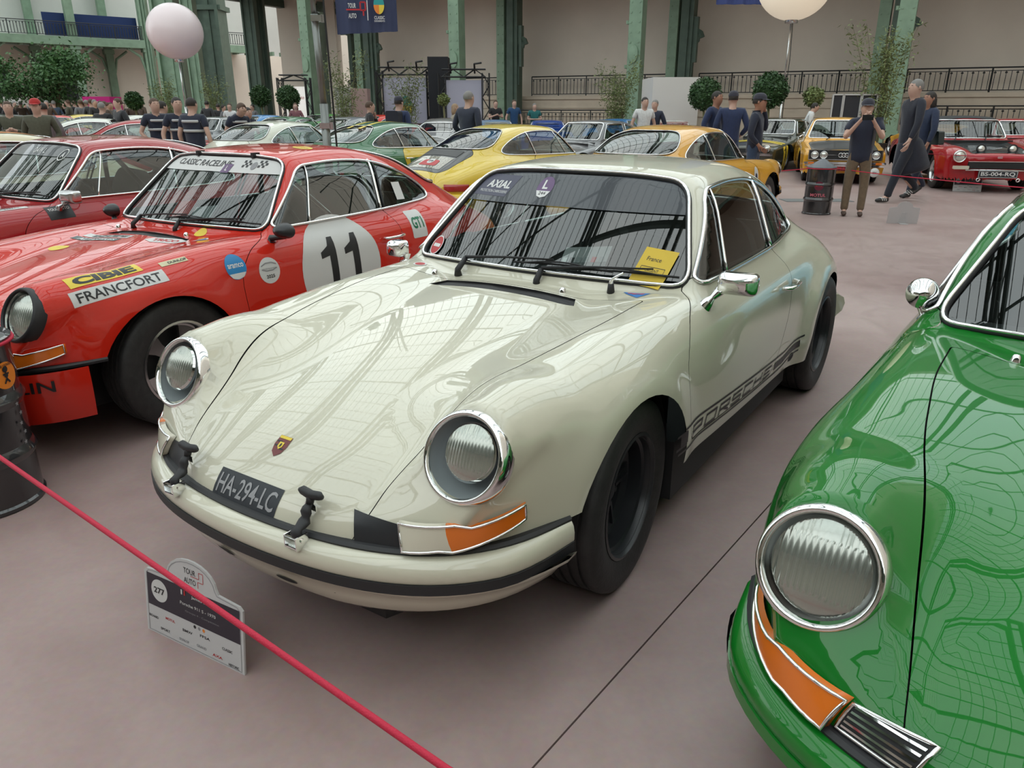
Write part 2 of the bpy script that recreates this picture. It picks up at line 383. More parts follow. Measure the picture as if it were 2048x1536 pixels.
b = MB(); lbox(b, lsat(122), lsat(303), .5, .58, 7.25, 9.0); o = b.build('banner', mat('dark_blue_cloth', (.012, .032, .12), .8)); tag(o, 'long plain dark blue banner hung behind the balcony railing', 'banner')
# ---- other sides of the hall, seen in reflections
b = MB(); wbox(b, -60, 60, -57, -56.5, 0, 14); struct('wall_front', b, PLASTER)
b = MB(); wbox(b, 60, 60.5, -57, 8.5, 0, 40); struct('wall_right', b, PLASTER)
for i in range(-2, 6):
    b = MB(); wbox(b, i * BAY - .4, i * BAY + .4, -48.6, -47.9, 0, 13); tag(b.build('column', GREEN_ST), kind='structure')
b = MB(); wbox(b, -60, 60, -57, -48, 8.8, 9.3); struct('beam', b, GREEN_DK)
# ---- glazed iron vault
SPAN = 48.0; ZS, ZH = 13.5, 21.0
def vp(s, k): # k 0..1 across
    a = PI * k; return wp(s, -SPAN / 2 + SPAN / 2 * math.cos(a), ZS + ZH * math.sin(a) ** .85)
rf = bpy.data.objects.new('ceiling', None); COL.objects.link(rf); rf['kind'] = 'structure'
def arcbar(b, s, r, n=26, drop=0, dp=3):
    P = [vp(s, k / n) - Vector((0, 0, drop)) for k in range(n + 1)]
    V = []
    for p in P: V += [p - WD * r, p + WD * r, p + WD * r - Vector((0, 0, r * dp)), p - WD * r - Vector((0, 0, r * dp))]
    F = []
    for i in range(n):
        a = 4 * i
        F += [(a, a + 1, a + 5, a + 4), (a + 1, a + 2, a + 6, a + 5), (a + 2, a + 3, a + 7, a + 6), (a + 3, a, a + 4, a + 7)]
    b.add(V, F)
for i in range(-5, 6):
    b = MB(); s = i * BAY + .2; arcbar(b, s - .5, .16); arcbar(b, s + .5, .16); arcbar(b, s - .5, .13, drop=1.6); arcbar(b, s + .5, .13, drop=1.6)
    for k in range(26):
        for o_ in (-.5, .5):
            p, q_ = vp(s + o_, k / 26), vp(s + o_, (k + 1) / 26) - Vector((0, 0, 1.6)); b.tube([p, q_] if k % 2 else [p - Vector((0, 0, 1.6)), q_ + Vector((0, 0, 1.6))], .07, 4, cap=False)
    b.build('arch_rib', ROOFST, rf)
b = MB(); n = 24
for k in range(n + 1):
    p0, p1 = vp(-56, k / n), vp(58, k / n); w = .20 if k % 4 == 0 else .09
    b.tube([p0 - Vector((0, 0, .15)), p1 - Vector((0, 0, .15))], w, 4, cap=False)
b.build('purlins', ROOFST, rf)['kind'] = 'stuff'
b = MB(); s = -55.5
while s < 57: arcbar(b, s, .026, 22, dp=2.2); s += 1.0
b.build('glazing_bars', ROOFST, rf)['kind'] = 'stuff'
PANE = bpy.data.materials.new('roof_glass'); PANE.use_nodes = True; n_ = PANE.node_tree.nodes; n_.remove(n_['Principled BSDF']); tr = n_.new('ShaderNodeBsdfTransparent'); tr.inputs['Color'].default_value = (.93, .96, .95, 1); PANE.node_tree.links.new(tr.outputs[0], n_['Material Output'].inputs['Surface'])
b = MB(); V = []; n = 22
for k in range(n + 1): V += [vp(-56, k / n), vp(58, k / n)]
b.add(V, [(2 * k, 2 * k + 1, 2 * k + 3, 2 * k + 2) for k in range(n)]); b.build('roof_glazing', PANE, rf)
# arcade and clerestory between spring of the vault and the balcony
b = MB()
for i in range(-1, 6):
    wbox(b, i * BAY, i * BAY + BAY, -.2, .2, 13.0, 13.6)
    for k in range(12):
        a = PI * k / 12; a2 = PI * (k + 1) / 12; b.tube([wp(i * BAY + BAY / 2 - 4.6 * math.cos(a), 0, 9.4 + 3.6 * math.sin(a)), wp(i * BAY + BAY / 2 - 4.6 * math.cos(a2), 0, 9.4 + 3.6 * math.sin(a2))], .16, 5)
struct('trim_3', b, GREEN_ST)
b = MB(); wbox(b, -56, 60, 7.9, 8.6, 15.8, 16.2); wbox(b, -12, 60, .0, 8.6, 15.9, 16.3); struct('roof', b, PLASTER)
# ================================================================== curved body shells
# a body is the zero surface of a smooth field; every panel is cut out of one triangulation of it
class Sp:
    """natural cubic spline"""
    def __init__(s, *xy):
        a = np.array(xy, float).reshape(-1, 2); s.x = a[:, 0]; s.y = a[:, 1]; n = len(a); h = np.diff(s.x)
        A = np.zeros((n, n)); b = np.zeros(n); A[0, 0] = A[-1, -1] = 1
        for i in range(1, n - 1):
            A[i, i - 1] = h[i - 1]; A[i, i] = 2 * (h[i - 1] + h[i]); A[i, i + 1] = h[i]
            b[i] = 6 * ((s.y[i + 1] - s.y[i]) / h[i] - (s.y[i] - s.y[i - 1]) / h[i - 1])
        s.m = np.linalg.solve(A, b)
    def __call__(s, t):
        t = np.clip(t, s.x[0], s.x[-1]); i = np.clip(np.searchsorted(s.x, t) - 1, 0, len(s.x) - 2)
        h = s.x[i + 1] - s.x[i]; a = (s.x[i + 1] - t) / h; b = (t - s.x[i]) / h
        return a * s.y[i] + b * s.y[i + 1] + ((a ** 3 - a) * s.m[i] + (b ** 3 - b) * s.m[i + 1]) * h * h / 6
def smax(a, b, k):
    h = np.maximum(k - np.abs(a - b), 0) / k; return np.maximum(a, b) + h * h * k * .25
def smin(a, b, k): return -smax(-a, -b, k)
def sstep(a, b, t):
    t = np.clip((t - a) / (b - a), 0, 1); return t * t * (3 - 2 * t)

class Shell:
    """ray-cast parametrisation (capsule axis) of a field, cut by constrained triangulation"""
    def __init__(s, F, yn, yr, z0, h, th0, ph_f=82, ph_r=82, rf=.7, rr=.6):
        s.F = F; s.yn = yn; s.yr = yr; s.z0 = z0; s.h = h; s.th0 = th0; s.rf = rf; s.rr = rr
        s.u0 = yn - math.radians(ph_f) * rf; s.u1 = yr + math.radians(ph_r) * rr; s.V = 1.25
        s.curves = []
    def dirs(s, u, th):
        ph = np.where(u < s.yn, -(s.yn - u) / s.rf, np.where(u > s.yr, (u - s.yr) / s.rr, 0))
        O = np.stack([np.zeros_like(u), np.clip(u, s.yn, s.yr), np.full_like(u, s.z0)], -1)
        D = np.stack([np.cos(ph) * np.cos(th), np.sin(ph), np.cos(ph) * np.sin(th)], -1); return O, D
    def solve(s, u, v):
        th = v / s.V; O, D = s.dirs(u, th); lo = np.full(len(u), .05); hi = np.full(len(u), 2.2)
        for _ in range(26):
            m = (lo + hi) / 2; f = s.F(O + D * m[:, None]); ins = f < 0
            lo = np.where(ins, m, lo); hi = np.where(ins, hi, m)
        return O + D * hi[:, None]
    def normal(s, P):
        e = .004; g = np.zeros_like(P)
        for i in range(3):
            d = np.zeros(3); d[i] = e; g[:, i] = s.F(P + d) - s.F(P - d)
        return g / np.maximum(np.linalg.norm(g, axis=1, keepdims=True), 1e-9)
    def inv(s, P):
        yc = np.clip(P[:, 1], s.yn, s.yr); dx = P[:, 0]; dy = P[:, 1] - yc; dz = P[:, 2] - s.z0
        ph = np.arcsin(np.clip(dy / np.sqrt(dx ** 2 + dy ** 2 + dz ** 2), -1, 1)); th = np.arctan2(dz, dx)
        u = np.where(dy < 0, s.yn + ph * s.rf, np.where(dy > 0, s.yr + ph * s.rr, P[:, 1])); return np.stack([u, th * s.V], -1)
    def on(s, a, b, axis, lo, hi):
        """surface points given two coordinates; third solved from outside (hi) to inside (lo)"""
        a = np.asarray(a, float); b = np.asarray(b, float); L = np.full(len(a), float(lo)); H = np.full(len(a), float(hi))
        def mk(t): return np.stack({0: [t, a, b], 1: [a, t, b], 2: [a, b, t]}[axis], -1)
        for _ in range(26):
            m = (L + H) / 2; ins = s.F(mk(m)) < 0; L = np.where(ins, m, L); H = np.where(ins, H, m)
        return mk(H)
    def level(s, ox, oy, z, dx, dy):
        """outline of the body at height z, along rays in plan"""
        lo = np.full(len(dx), .05); hi = np.full(len(dx), 1.5)
        mk = lambda t: np.stack([ox + dx * t, oy + dy * t, np.full_like(t, z)], -1)
        for _ in range(24):
            m = (lo + hi) / 2; ins = s.F(mk(m)) < 0; lo = np.where(ins, m, lo); hi = np.where(ins, hi, m)
        return mk(hi)
    def curve(s, P, closed=True, gap=0.0, name=None):
        """P: 3-D points on the surface -> param polyline"""
        c = s.inv(np.asarray(P)); s.curves.append((c, closed, gap, name)); return c
    def triangulate(s):
        h = s.h; nu = int((s.u1 - s.u0) / h) + 1; v0 = s.th0 * s.V; v1 = (PI - s.th0) * s.V; nv = int((v1 - v0) / h) + 1
        U, Vv = np.meshgrid(np.linspace(s.u0, s.u1, nu), np.linspace(v0, v1, nv), indexing='ij')
        G = np.stack([U.ravel(), Vv.ravel()], -1); CP = []; E = []; s.poly = {}
        for c, closed, gap, name in s.curves:
            cs = [c]
            if gap:
                t = np.roll(c, -1, 0) - np.roll(c, 1, 0); t /= np.maximum(np.linalg.norm(t, axis=1, keepdims=True), 1e-9)
                nn = np.stack([-t[:, 1], t[:, 0]], -1); ar = np.sum(c[:, 0] * np.roll(c[:, 1], -1) - np.roll(c[:, 0], -1) * c[:, 1])
                inn = c + nn * gap * (1 if ar > 0 else -1); cs.append(inn); s.poly[name + '_in'] = inn
            s.poly[name] = c
            for q in cs:
                b = len(CP); CP += [tuple(p) for p in q]; n = len(q); E += [(b + i, b + (i + 1) % n) for i in range(n if closed else n - 1)]
        CPa = np.array(CP) if CP else np.zeros((0, 2)); keep = np.ones(len(G), bool)
        for i in range(0, len(CPa), 200):
            blk = CPa[i:i + 200]; d2 = ((G[:, None, :] - blk[None]) ** 2).sum(-1).min(1); keep &= d2 > (h * .42) ** 2
        keep |= (np.abs(G[:, 0] - s.u0) < 1e-9) | (np.abs(G[:, 0] - s.u1) < 1e-9) | (np.abs(G[:, 1] - v0) < 1e-9) | (np.abs(G[:, 1] - v1) < 1e-9)
        G = G[keep]; A = np.vstack([CPa, G]) if len(CPa) else G
        r = delaunay_2d_cdt([Vector(p) for p in A], E, [], 0, 1e-5)
        s.uv = np.array([tuple(p) for p in r[0]]); s.tri = np.array([tuple(f) for f in r[2]])
        s.P = s.solve(s.uv[:, 0], s.uv[:, 1]); s.N = s.normal(s.P)
        s.cen = s.uv[s.tri].mean(1); s.C3 = s.P[s.tri].mean(1)
        fn = np.cross(s.P[s.tri[:, 1]] - s.P[s.tri[:, 0]], s.P[s.tri[:, 2]] - s.P[s.tri[:, 0]])
        flip = (fn * s.N[s.tri].mean(1)).sum(1) < 0; s.tri[flip] = s.tri[flip][:, ::-1]
    def inside(s, name, pts=None):
        poly = s.poly[name]; p = s.cen if pts is None else pts; x, y = p[:, 0], p[:, 1]; r = np.zeros(len(p), bool); n = len(poly)
        for i in range(n):
            x1, y1 = poly[i]; x2, y2 = poly[(i + 1) % n]
            if y1 == y2: continue
            c = ((y1 > y) != (y2 > y)) & (x < (x2 - x1) * (y - y1) / (y2 - y1) + x1); r ^= c
        return r
    def mesh(s, mask, off=0.0, name='panel'):
        t = s.tri[mask]; idx = np.unique(t); mp = np.full(len(s.P), -1); mp[idx] = np.arange(len(idx))
        P = s.P[idx] + s.N[idx] * off
        return me_from(P.tolist(), mp[t].tolist(), s.N[idx].tolist(), name=name)
# ================================================================== the rear-engined coupe body
HC = Sp(-.92, .40, -.90, .455, -.87, .505, -.82, .553, -.76, .60, -.68, .645, -.55, .695, -.4, .735, -.2, .775, 0, .806, .2, .830, .4, .847, .6, .858, .9, .88, 1.6, .86, 2.3, .80, 2.8, .70, 3.1, .58, 3.25, .45)
HF = Sp(-.92, .40, -.84, .475, -.76, .545, -.68, .62, -.58, .715, -.45, .782, -.3, .812, -.1, .828, .1, .842, .3, .85, .6, .855, .9, .858, 1.3, .865, 1.7, .875, 2.0, .876, 2.27, .855, 2.6, .79, 2.9, .70, 3.1, .61, 3.25, .5)
WP = Sp(-.95, .02, -.92, .14, -.90, .24, -.87, .36, -.82, .49, -.75, .59, -.65, .665, -.5, .725, -.3, .762, 0, .778, .3, .782, .6, .79, 1.2, .798, 1.6, .80, 2.0, .805, 2.3, .80, 2.6, .765, 2.85, .70, 3.05, .58, 3.15, .47, 3.22, .30, 3.25, .05)
HR = Sp(.5, 1.10, .75, 1.205, .9, 1.25, 1.1, 1.276, 1.35, 1.286, 1.6, 1.274, 1.8, 1.238, 2.0, 1.19, 2.2, 1.125, 2.4, 1.045, 2.6, .955, 2.8, .865, 3.0, .77, 3.1, .71, 3.2, .58, 3.26, .44)
XG = Sp(.4, .655, .7, .69, 1.0, .70, 1.4, .70, 1.7, .685, 2.0, .645, 2.3, .585, 2.6, .52, 2.9, .46, 3.2, .40)
def field911(ff=.012, fr=.02, ducktail=False, ay=-.10):
    hl = np.array([.577, -.668, .683]); ax = np.array([.02, .99, .085]); ax = ax / np.linalg.norm(ax); nn = np.array([.03, -.905, .42]); nn /= np.linalg.norm(nn)
    def F(P):
        x = np.abs(P[..., 0]); y = P[..., 1]; z = P[..., 2]
        # plan rounding of the nose
        sh = .62 * np.maximum(x, 0) ** 2.6 * sstep(.1, -.75, y)
        hood = HC(y - sh * .75) - .045 * (x / .5) ** 2 * sstep(-.9, -.3, y)
        xf = .60 + .03 * sstep(-.5, .4, y) + .03 * sstep(1.2, 2.2, y)
        fd = HF(y - .05 * sstep(-.3, -.8, y)) - 1.15 * (np.abs(x - xf)) ** 2.0
        top = smax(hood, fd - .006, .13)
        wp = WP(y)
        fl = np.zeros_like(y)
        for (yc, amp, ra) in ((ay, ff, .365), (2.268, fr, .37)):
            r = np.sqrt((y - yc) ** 2 + (z - .32) ** 2); fl = fl + amp * np.exp(-np.maximum(r - ra, 0) ** 2 / .10 ** 2)
        tum = .30 * np.maximum(z - .56, 0) ** 1.6 + .35 * np.maximum(.42 - z, 0) ** 1.5
        side = x - (wp - tum + fl)
        L = smax(z - top, side, .13); L = smax(L, -.925 - y, .03)
        # headlamp tunnel
        q = P * np.array([1, 1, 1.0]); q = np.stack([x, y, z], -1) - hl
        t = q @ ax; e = q - t[..., None] * ax; d = np.sqrt(e[..., 0] ** 2 + np.maximum(e[..., 2], 0) ** 2) - np.where(e[..., 0] < 0, np.minimum(.35 * np.maximum(-e[..., 2], 0), .04), -.55 * np.maximum(-e[..., 2], 0))
        cone = d - .1165; cone = smax(cone, t - .36, .2); cone = smax(cone, q @ nn - .001, .012)
        cone = smax(cone, -(t + .16), .1)
        L = smin(L, cone, .085)
        # cabin
        yws = .485 + 1.14 * (z - .861) + .31 * x ** 2 + .35 * np.maximum(z - .861, 0) * 0
        ws = (yws - y) * .66
        cr = .024 * (x / .5) ** 2 + .018 * (x / .5) ** 5 + .02 * (x / .5) ** 2 * sstep(1.5, 2.6, y)
        roof = (z - (HR(y) - cr)) * .97
        xs = XG(y) - .44 * np.maximum(z - .87, -.06) - .25 * np.maximum(z - 1.05, 0) ** 2
        sg = (x - xs) * .91
        G = smax(roof, sg, .09 + .05 * sstep(1.7, 2.4, y)); G = smax(G, ws, .035)
        kb = .022 + .16 * sstep(1.75, 2.35, y)
        R = smin(L, G, 1.0 * kb)
        if ducktail:
            dk = (z - (.83 + .35 * (y - 2.75))) ; dk = np.maximum(dk, np.maximum(2.62 - y, y - 3.12)); dk = smax(dk, x - .50, .05); R = smin(R, dk, .06)
        R = smax(R, y - 3.25, .03)
        return R
    return F
WS_OUT = [(-.645, .868), (-.3, .882), (.3, .882), (.645, .868), (.488, 1.212), (.25, 1.238), (-.25, 1.238), (-.488, 1.212)]
DLO = [(.64, .884), (.98, 1.185), (1.30, 1.205), (1.62, 1.185), (1.90, 1.10), (2.10, .99), (2.13, .925), (2.02, .905), (1.5, .894)]
DLO_R = [.05, .07, .3, .3, .3, .10, .08, .10, .3]
HOOD = [(-.33, -.884), (0, -.9025), (.33, -.884), (.375, -.83), (.42, -.62), (.51, -.2), (.555, .15), (.56, .42), (.3, .402), (-.3, .402), (-.56, .42), (-.555, .15), (-.51, -.2), (-.42, -.62), (-.375, -.83)]
DOOR = [(.66, .905), (.60, .86), (.42, .805), (.31, .70), (.33, .47), (.35, .39), (1.38, .335), (1.46, .42), (1.56, .56), (1.63, .74), (1.60, .84), (1.53, .905)]
LID = [(.47, 2.50), (.43, 2.95), (.36, 3.07), (-.36, 3.07), (-.43, 2.95), (-.47, 2.50), (-.3, 2.43), (.3, 2.43)]
SHELLS = {}
def shell911(key, h, **kw):
    if key in SHELLS: return SHELLS[key]
    F = field911(**kw); S = Shell(F, -.15, 2.62, -.5, h, math.radians(40.2), 48, 48, 1.25, 1.25); hc = h * .7
    R = {}
    ws = resample(round_poly(WS_OUT, [.075, .25, .25, .075, .08, .2, .2, .08], 7), hc); R['ws'] = S.on(ws[:, 0], ws[:, 1], 1, 1.35, .15)
    # rear window from behind (x,z)
    rw = resample(round_poly([(-.525, .985), (.525, .985), (.46, 1.155), (.32, 1.222), (-.32, 1.222), (-.46, 1.155)], [.09, .09, .1, .12, .12, .1], 6), hc)
    R['rw'] = S.on(rw[:, 0], rw[:, 1], 1, 1.35, 3.4)
    dl = resample(round_poly(DLO, DLO_R, 7), hc); sd = S.on(dl[:, 0], dl[:, 1], 0, .3, 1.1); R['dlo'] = sd
    hd = resample(round_poly(HOOD, [.05, .3, .05, .03, .1, .1, .1, .02, .1, .1, .02, .1, .1, .1, .03], 5), hc); hp = S.on(hd[:, 0], hd[:, 1], 2, .3, 1.2); R['hood'] = hp
    dr = resample(round_poly(DOOR, [.01, .04, .06, .12, .1, .06, .08, .1, .1, .1, .06, .01], 4), hc); R['door'] = S.on(dr[:, 0], dr[:, 1], 0, .3, 1.1)
    ld = resample(round_poly(LID, .06, 4), hc); R['lid'] = S.on(ld[:, 0], ld[:, 1], 2, .3, 1.4)
    g = .0032 if h < .04 else .006
    R['ca'] = S.curve(R['ws'], name='ws'); S.curve(R['rw'], name='rw')
    fl = lambda P: (P * np.array([-1, 1, 1]))[::-1]
    S.curve(R['dlo'], name='dlo'); S.curve(fl(R['dlo']), name='dlo2')
    S.curve(R['hood'], gap=g, name='hood'); S.curve(R['lid'], gap=g, name='lid')
    S.curve(R['door'], gap=g, name='door'); S.curve(fl(R['door']), gap=g, name='door2')
    # wheel openings
    an = np.linspace(math.radians(-38), math.radians(218), 34 if h < .04 else 20)
    for i, (yc, ra) in enumerate(((kw.get('ay', -.10), .36 if kw.get('ay', -.10) < -.08 else .368), (2.268, .355))):
        P = S.on(yc + ra * np.cos(an), .335 + ra * np.sin(an) * (.94 if i == 0 else .93), 0, .3, 1.1); R['arch%d' % i] = P
        S.curve(P, name='arch%d' % i); S.curve(fl(P), name='archm%d' % i)
    yy = np.linspace(-.10, 2.45, 60); P = S.on(yy, .335 - .035 * yy, 0, .3, 1.1); S.curve(P, closed=False, name='sill'); S.curve(fl(P), closed=False, name='sillm'); R['sill'] = P
    aa = np.linspace(0, 2 * PI, 40, endpoint=False); n0 = np.array([.03, -.905, .42]); n0 /= np.linalg.norm(n0); ux = np.cross([0, 0, 1], n0); ux /= np.linalg.norm(ux); uy = np.cross(n0, ux)
    cp = np.array([.577, -.668, .683]) + .107 * (np.cos(aa)[:, None] * ux + np.sin(aa)[:, None] * uy); S.curve(cp, name='lamp'); S.curve(fl(cp), name='lampm')
    # lower front and rear edge (bumper joint)
    al = np.radians(np.linspace(-93, 93, 60)); P = S.level(0, -.40, .462, np.sin(al), -np.cos(al)); S.curve(P, closed=False, name='nose'); R['nose'] = P
    al = np.radians(np.linspace(-92, 92, 50)); P = S.level(0, 2.66, .46, np.sin(al), np.cos(al)); S.curve(P, closed=False, name='tail'); R['tail'] = P
    if kw.get('slot', True):
        cs = resample([(-.335, .312), (.335, .312), (.30, .388), (-.30, .388)], .03); P = S.on(cs[:, 0], cs[:, 1], 2, .3, 1.2); S.curve(P, name='slot'); R['slot'] = P
    S.triangulate()
    I = S.inside; ws_, rw_ = I('ws'), I('rw'); d1, d2 = I('dlo'), I('dlo2'); ar = I('arch0') | I('archm0') | I('arch1') | I('archm1')
    hI, hO = I('hood_in'), I('hood'); lI, lO = I('lid_in'), I('lid'); aI, aO = I('door_in'), I('door'); bI, bO = I('door2_in'), I('door2')
    C = S.C3; low = ((C[:, 1] < -.20) & (C[:, 2] < .462)) | ((C[:, 1] > 2.55) & (C[:, 2] < .46)) | ((C[:, 2] < .335 - .035 * C[:, 1]) & (C[:, 1] > -.3) & (C[:, 1] < 2.62))
    low |= I('lamp') | I('lampm')
    sl = I('slot') if kw.get('slot', True) else np.zeros(len(C), bool)
    cut = ws_ | rw_ | d1 | d2 | ar | low
    R['m_body'] = S.mesh(~(cut | hO | lO | aO | bO), name='body')
    R['m_hood'] = S.mesh(hI & ~sl & ~low, name='hood'); R['m_lid'] = S.mesh(lI & ~cut, name='engine_lid')
    R['m_doorl'] = S.mesh(aI & ~cut, name='door'); R['m_doorr'] = S.mesh(bI & ~cut, name='door')
    R['m_ws'] = S.mesh(ws_, -.004, 'windscreen'); R['m_rw'] = S.mesh(rw_, -.004, 'rear_window')
    R['m_sl'] = S.mesh(d1, -.004, 'side_glass'); R['m_sr'] = S.mesh(d2, -.004, 'side_glass')
    R['S'] = S
    SHELLS[key] = R
    return R
# ================================================================== car parts shared by all
def pobj(name, me, m, parent=None, loc=None, rot=None):
    """object sharing mesh data, with its own material"""
    if not me.materials: me.materials.append(None)
    o = bpy.data.objects.new(name, me)
    if loc is not None: o.location = loc
    if rot is not None: o.rotation_euler = rot
    link(o, parent)
    o.material_slots[0].link = 'OBJECT'; o.material_slots[0].material = m
    return o
MC = {}
def cached(key, fn):
    if key not in MC: MC[key] = fn()
    return MC[key]
_TXT = {}
def text2d(body, w, h, bold=0.0, shear=0.0, cell=.03):
    """lettering as a flat mesh fitted into w x h, centred; long faces are cut so that it can follow a curve"""
    key = (body, round(w, 4), round(h, 4), bold, shear, cell)
    if key in _TXT: return _TXT[key]
    c = bpy.data.curves.new('lettering', 'FONT'); c.body = body; c.size = 1; c.offset = bold; c.shear = shear; c.resolution_u = 3; c.align_x = 'CENTER'
    o = bpy.data.objects.new('lettering', c); COL.objects.link(o); bpy.context.view_layer.update()
    dg = bpy.context.evaluated_depsgraph_get(); me = bpy.data.meshes.new_from_object(o.evaluated_get(dg)); bpy.data.objects.remove(o)
    bm = bmesh.new(); bm.from_mesh(me); bpy.data.meshes.remove(me); bpy.data.curves.remove(c)
    xs = [v.co.x for v in bm.verts]; ys = [v.co.y for v in bm.verts]
    if not xs: return ([], [])
    cx, cy = (min(xs) + max(xs)) / 2, (min(ys) + max(ys)) / 2; sx = w / max(1e-6, max(xs) - min(xs)); sy = h / max(1e-6, max(ys) - min(ys))
    for v in bm.verts: v.co = Vector(((v.co.x - cx) * sx, (v.co.y - cy) * sy, 0))
    cutgrid(bm, w, h, cell)
    r = ([v.co.copy() for v in bm.verts], [[v.index for v in f.verts] for f in bm.faces]); bm.free()
    _TXT[key] = r; return r
def cutgrid(bm, w, h, cell):
    for ax, L in ((0, w), (1, h)):
        n = int(L / cell)
        for i in range(1, n + 1):
            p = Vector((0, 0, 0)); p[ax] = -L / 2 + L * i / (n + 1); no = Vector((0, 0, 0)); no[ax] = 1
            bmesh.ops.bisect_plane(bm, geom=bm.verts[:] + bm.edges[:] + bm.faces[:], plane_co=p, plane_no=no, dist=1e-6)
    bm.verts.index_update(); bm.verts.ensure_lookup_table(); bm.faces.ensure_lookup_table()
def poly2d(pts, cell=.03):
    bm = bmesh.new(); bm.faces.new([bm.verts.new((p[0], p[1], 0)) for p in pts])
    w = 2 * max(abs(p[0]) for p in pts); h = 2 * max(abs(p[1]) for p in pts)
    cutgrid(bm, w, h, cell); fl_ = 1 if sum((f.normal_update() or f.normal.z) * f.calc_area() for f in bm.faces) >= 0 else -1; r = ([v.co.copy() for v in bm.verts], [[v.index for v in f.verts][::fl_] for f in bm.faces]); bm.free(); return r
def rect2d(w, h, cell=.03): return poly2d([(-w / 2, -h / 2), (w / 2, -h / 2), (w / 2, h / 2), (-w / 2, h / 2)], cell)
def disc2d(r, ry=None, n=32, cell=.03):
    ry = ry or r; return poly2d([(r * math.cos(2 * PI * k / n), ry * math.sin(2 * PI * k / n)) for k in range(n)], cell)
def strokes2d(segs, w, cell=.03):
    """flat bars along segments"""
    V = []; Fc = []
    for a, b in segs:
        a = Vector(a); b = Vector(b); d = (b - a); L = d.length; d.normalize(); n = Vector((-d.y, d.x)) * w / 2; k = max(1, int(L / cell))
        base = len(V)
        for i in range(k + 1):
            p = a + (b - a) * i / k; V += [Vector((*(p - n), 0)), Vector((*(p + n), 0))]
        for i in range(k): Fc.append((base + 2 * i, base + 2 * i + 2, base + 2 * i + 3, base + 2 * i + 1))
    return V, Fc
def shift(m2, dx=0, dy=0, rot=0, shear=0):
    c, s = math.cos(rot), math.sin(rot); return ([Vector(((v.x + shear * v.y) * c - v.y * s + dx, (v.x + shear * v.y) * s + v.y * c + dy, 0)) for v in m2[0]], m2[1])
def join2d(*ms):
    V = []; Fc = []
    for v, f in ms:
        b = len(V); V += list(v); Fc += [tuple(i + b for i in q) for q in f]
    return V, Fc
def decal(F, name, m2, O, X, Nn, m, off, parent, reach=.14, mate=None):
    """flat print laid on the curved surface F: O centre, X text direction, Nn outward normal"""
    O = np.array(O, float); Nn = np.array(Nn, float); Nn /= np.linalg.norm(Nn); X = np.array(X, float); X -= Nn * (X @ Nn); X /= np.linalg.norm(X); Y = np.cross(Nn, X)
    if not m2[0]: return None
    q = np.array([tuple(v) for v in m2[0]]); B = O + q[:, :1] * X + q[:, 1:2] * Y
    lo = np.full(len(q), -reach); hi = np.full(len(q), reach)
    for _ in range(18):
        mid = (lo + hi) / 2; ins = F(B + Nn * mid[:, None]) < 0; lo = np.where(ins, mid, lo); hi = np.where(ins, hi, mid)
    P = B + Nn * (hi[:, None])
    e = .004; g = np.stack([F(P + np.eye(3)[i] * e) - F(P - np.eye(3)[i] * e) for i in range(3)], -1); g /= np.maximum(np.linalg.norm(g, axis=1, keepdims=True), 1e-9)
    P = P + g * off
    me = me_from(P.tolist(), m2[1], g.tolist(), name=name); o = obj(name, me, m, parent); return o
def flatprint(name, m2, M, m, parent, off=.0008):
    """print on a flat face; M: local plane matrix"""
    if not m2[0]: return None
    return obj(name, me_from([M @ (v + Vector((0, 0, off))) for v in m2[0]], m2[1], smooth=False), m, parent)
def ink(name, c): return mat('ink_' + name, c, .4)
I_BLACK = ink('black', (.012, .012, .014)); I_WHITE = ink('white', (.68, .68, .67)); I_RED = ink('red', (.45, .015, .02)); I_BLUE = ink('blue', (.03, .18, .5))
I_YEL = ink('yellow', (.75, .56, .05)); I_GRN = ink('green', (.0, .16, .07)); I_GREY = ink('grey', (.25, .25, .26)); I_PUR = ink('purple', (.13, .07, .17)); I_NAVY = ink('navy', (.02, .025, .06)); I_ORG = ink('orange', (.75, .22, .02))

def smooth_plan(P, cy, deg=8):
    P = np.array(P); a = np.arctan2(P[:, 0], np.abs(P[:, 1] - cy)); r = np.hypot(P[:, 0], P[:, 1] - cy); sg = np.sign(P[len(P) // 2, 1] - cy)
    a = np.where((P[:, 1] - cy) * sg < 0, np.sign(P[:, 0]) * (PI - np.abs(a)), a); r = (r + r[::-1]) / 2
    r = np.polyval(np.polyfit(a, r, deg), a); return np.stack([r * np.sin(a), cy + sg * r * np.cos(a), P[:, 2]], -1)
def ring_sweep(curve, prof, closed=False, sc=None):
    """sweep a (outward, z) profile along a horizontal plan curve"""
    C = np.array(curve)[:, :2]; n = len(C); t = np.gradient(C, axis=0); t /= np.linalg.norm(t, axis=1, keepdims=True); nn = np.stack([t[:, 1], -t[:, 0]], -1)
    mid = C.mean(0)
    flip = False
    if ((C - mid) * nn).sum() < 0: nn = -nn; flip = True
    V = []; F = []; m = len(prof)
    for i in range(n):
        a = abs(2 * i / (n - 1) - 1)
        for (d, z) in prof:
            dd, zz = (sc(a, d, z) if sc else (d, z)); p = C[i] + nn[i] * dd; V.append((p[0], p[1], zz))
    for i in range(n - 1):
        for k in range(m - 1):
            q = (i * m + k, i * m + k + 1, (i + 1) * m + k + 1, (i + 1) * m + k); F.append(q[::-1] if flip else q)
    F.append(tuple(range(m))); F.append(tuple((n - 1) * m + k for k in reversed(range(m))))
    b = MB(); b.add(V, F); return b
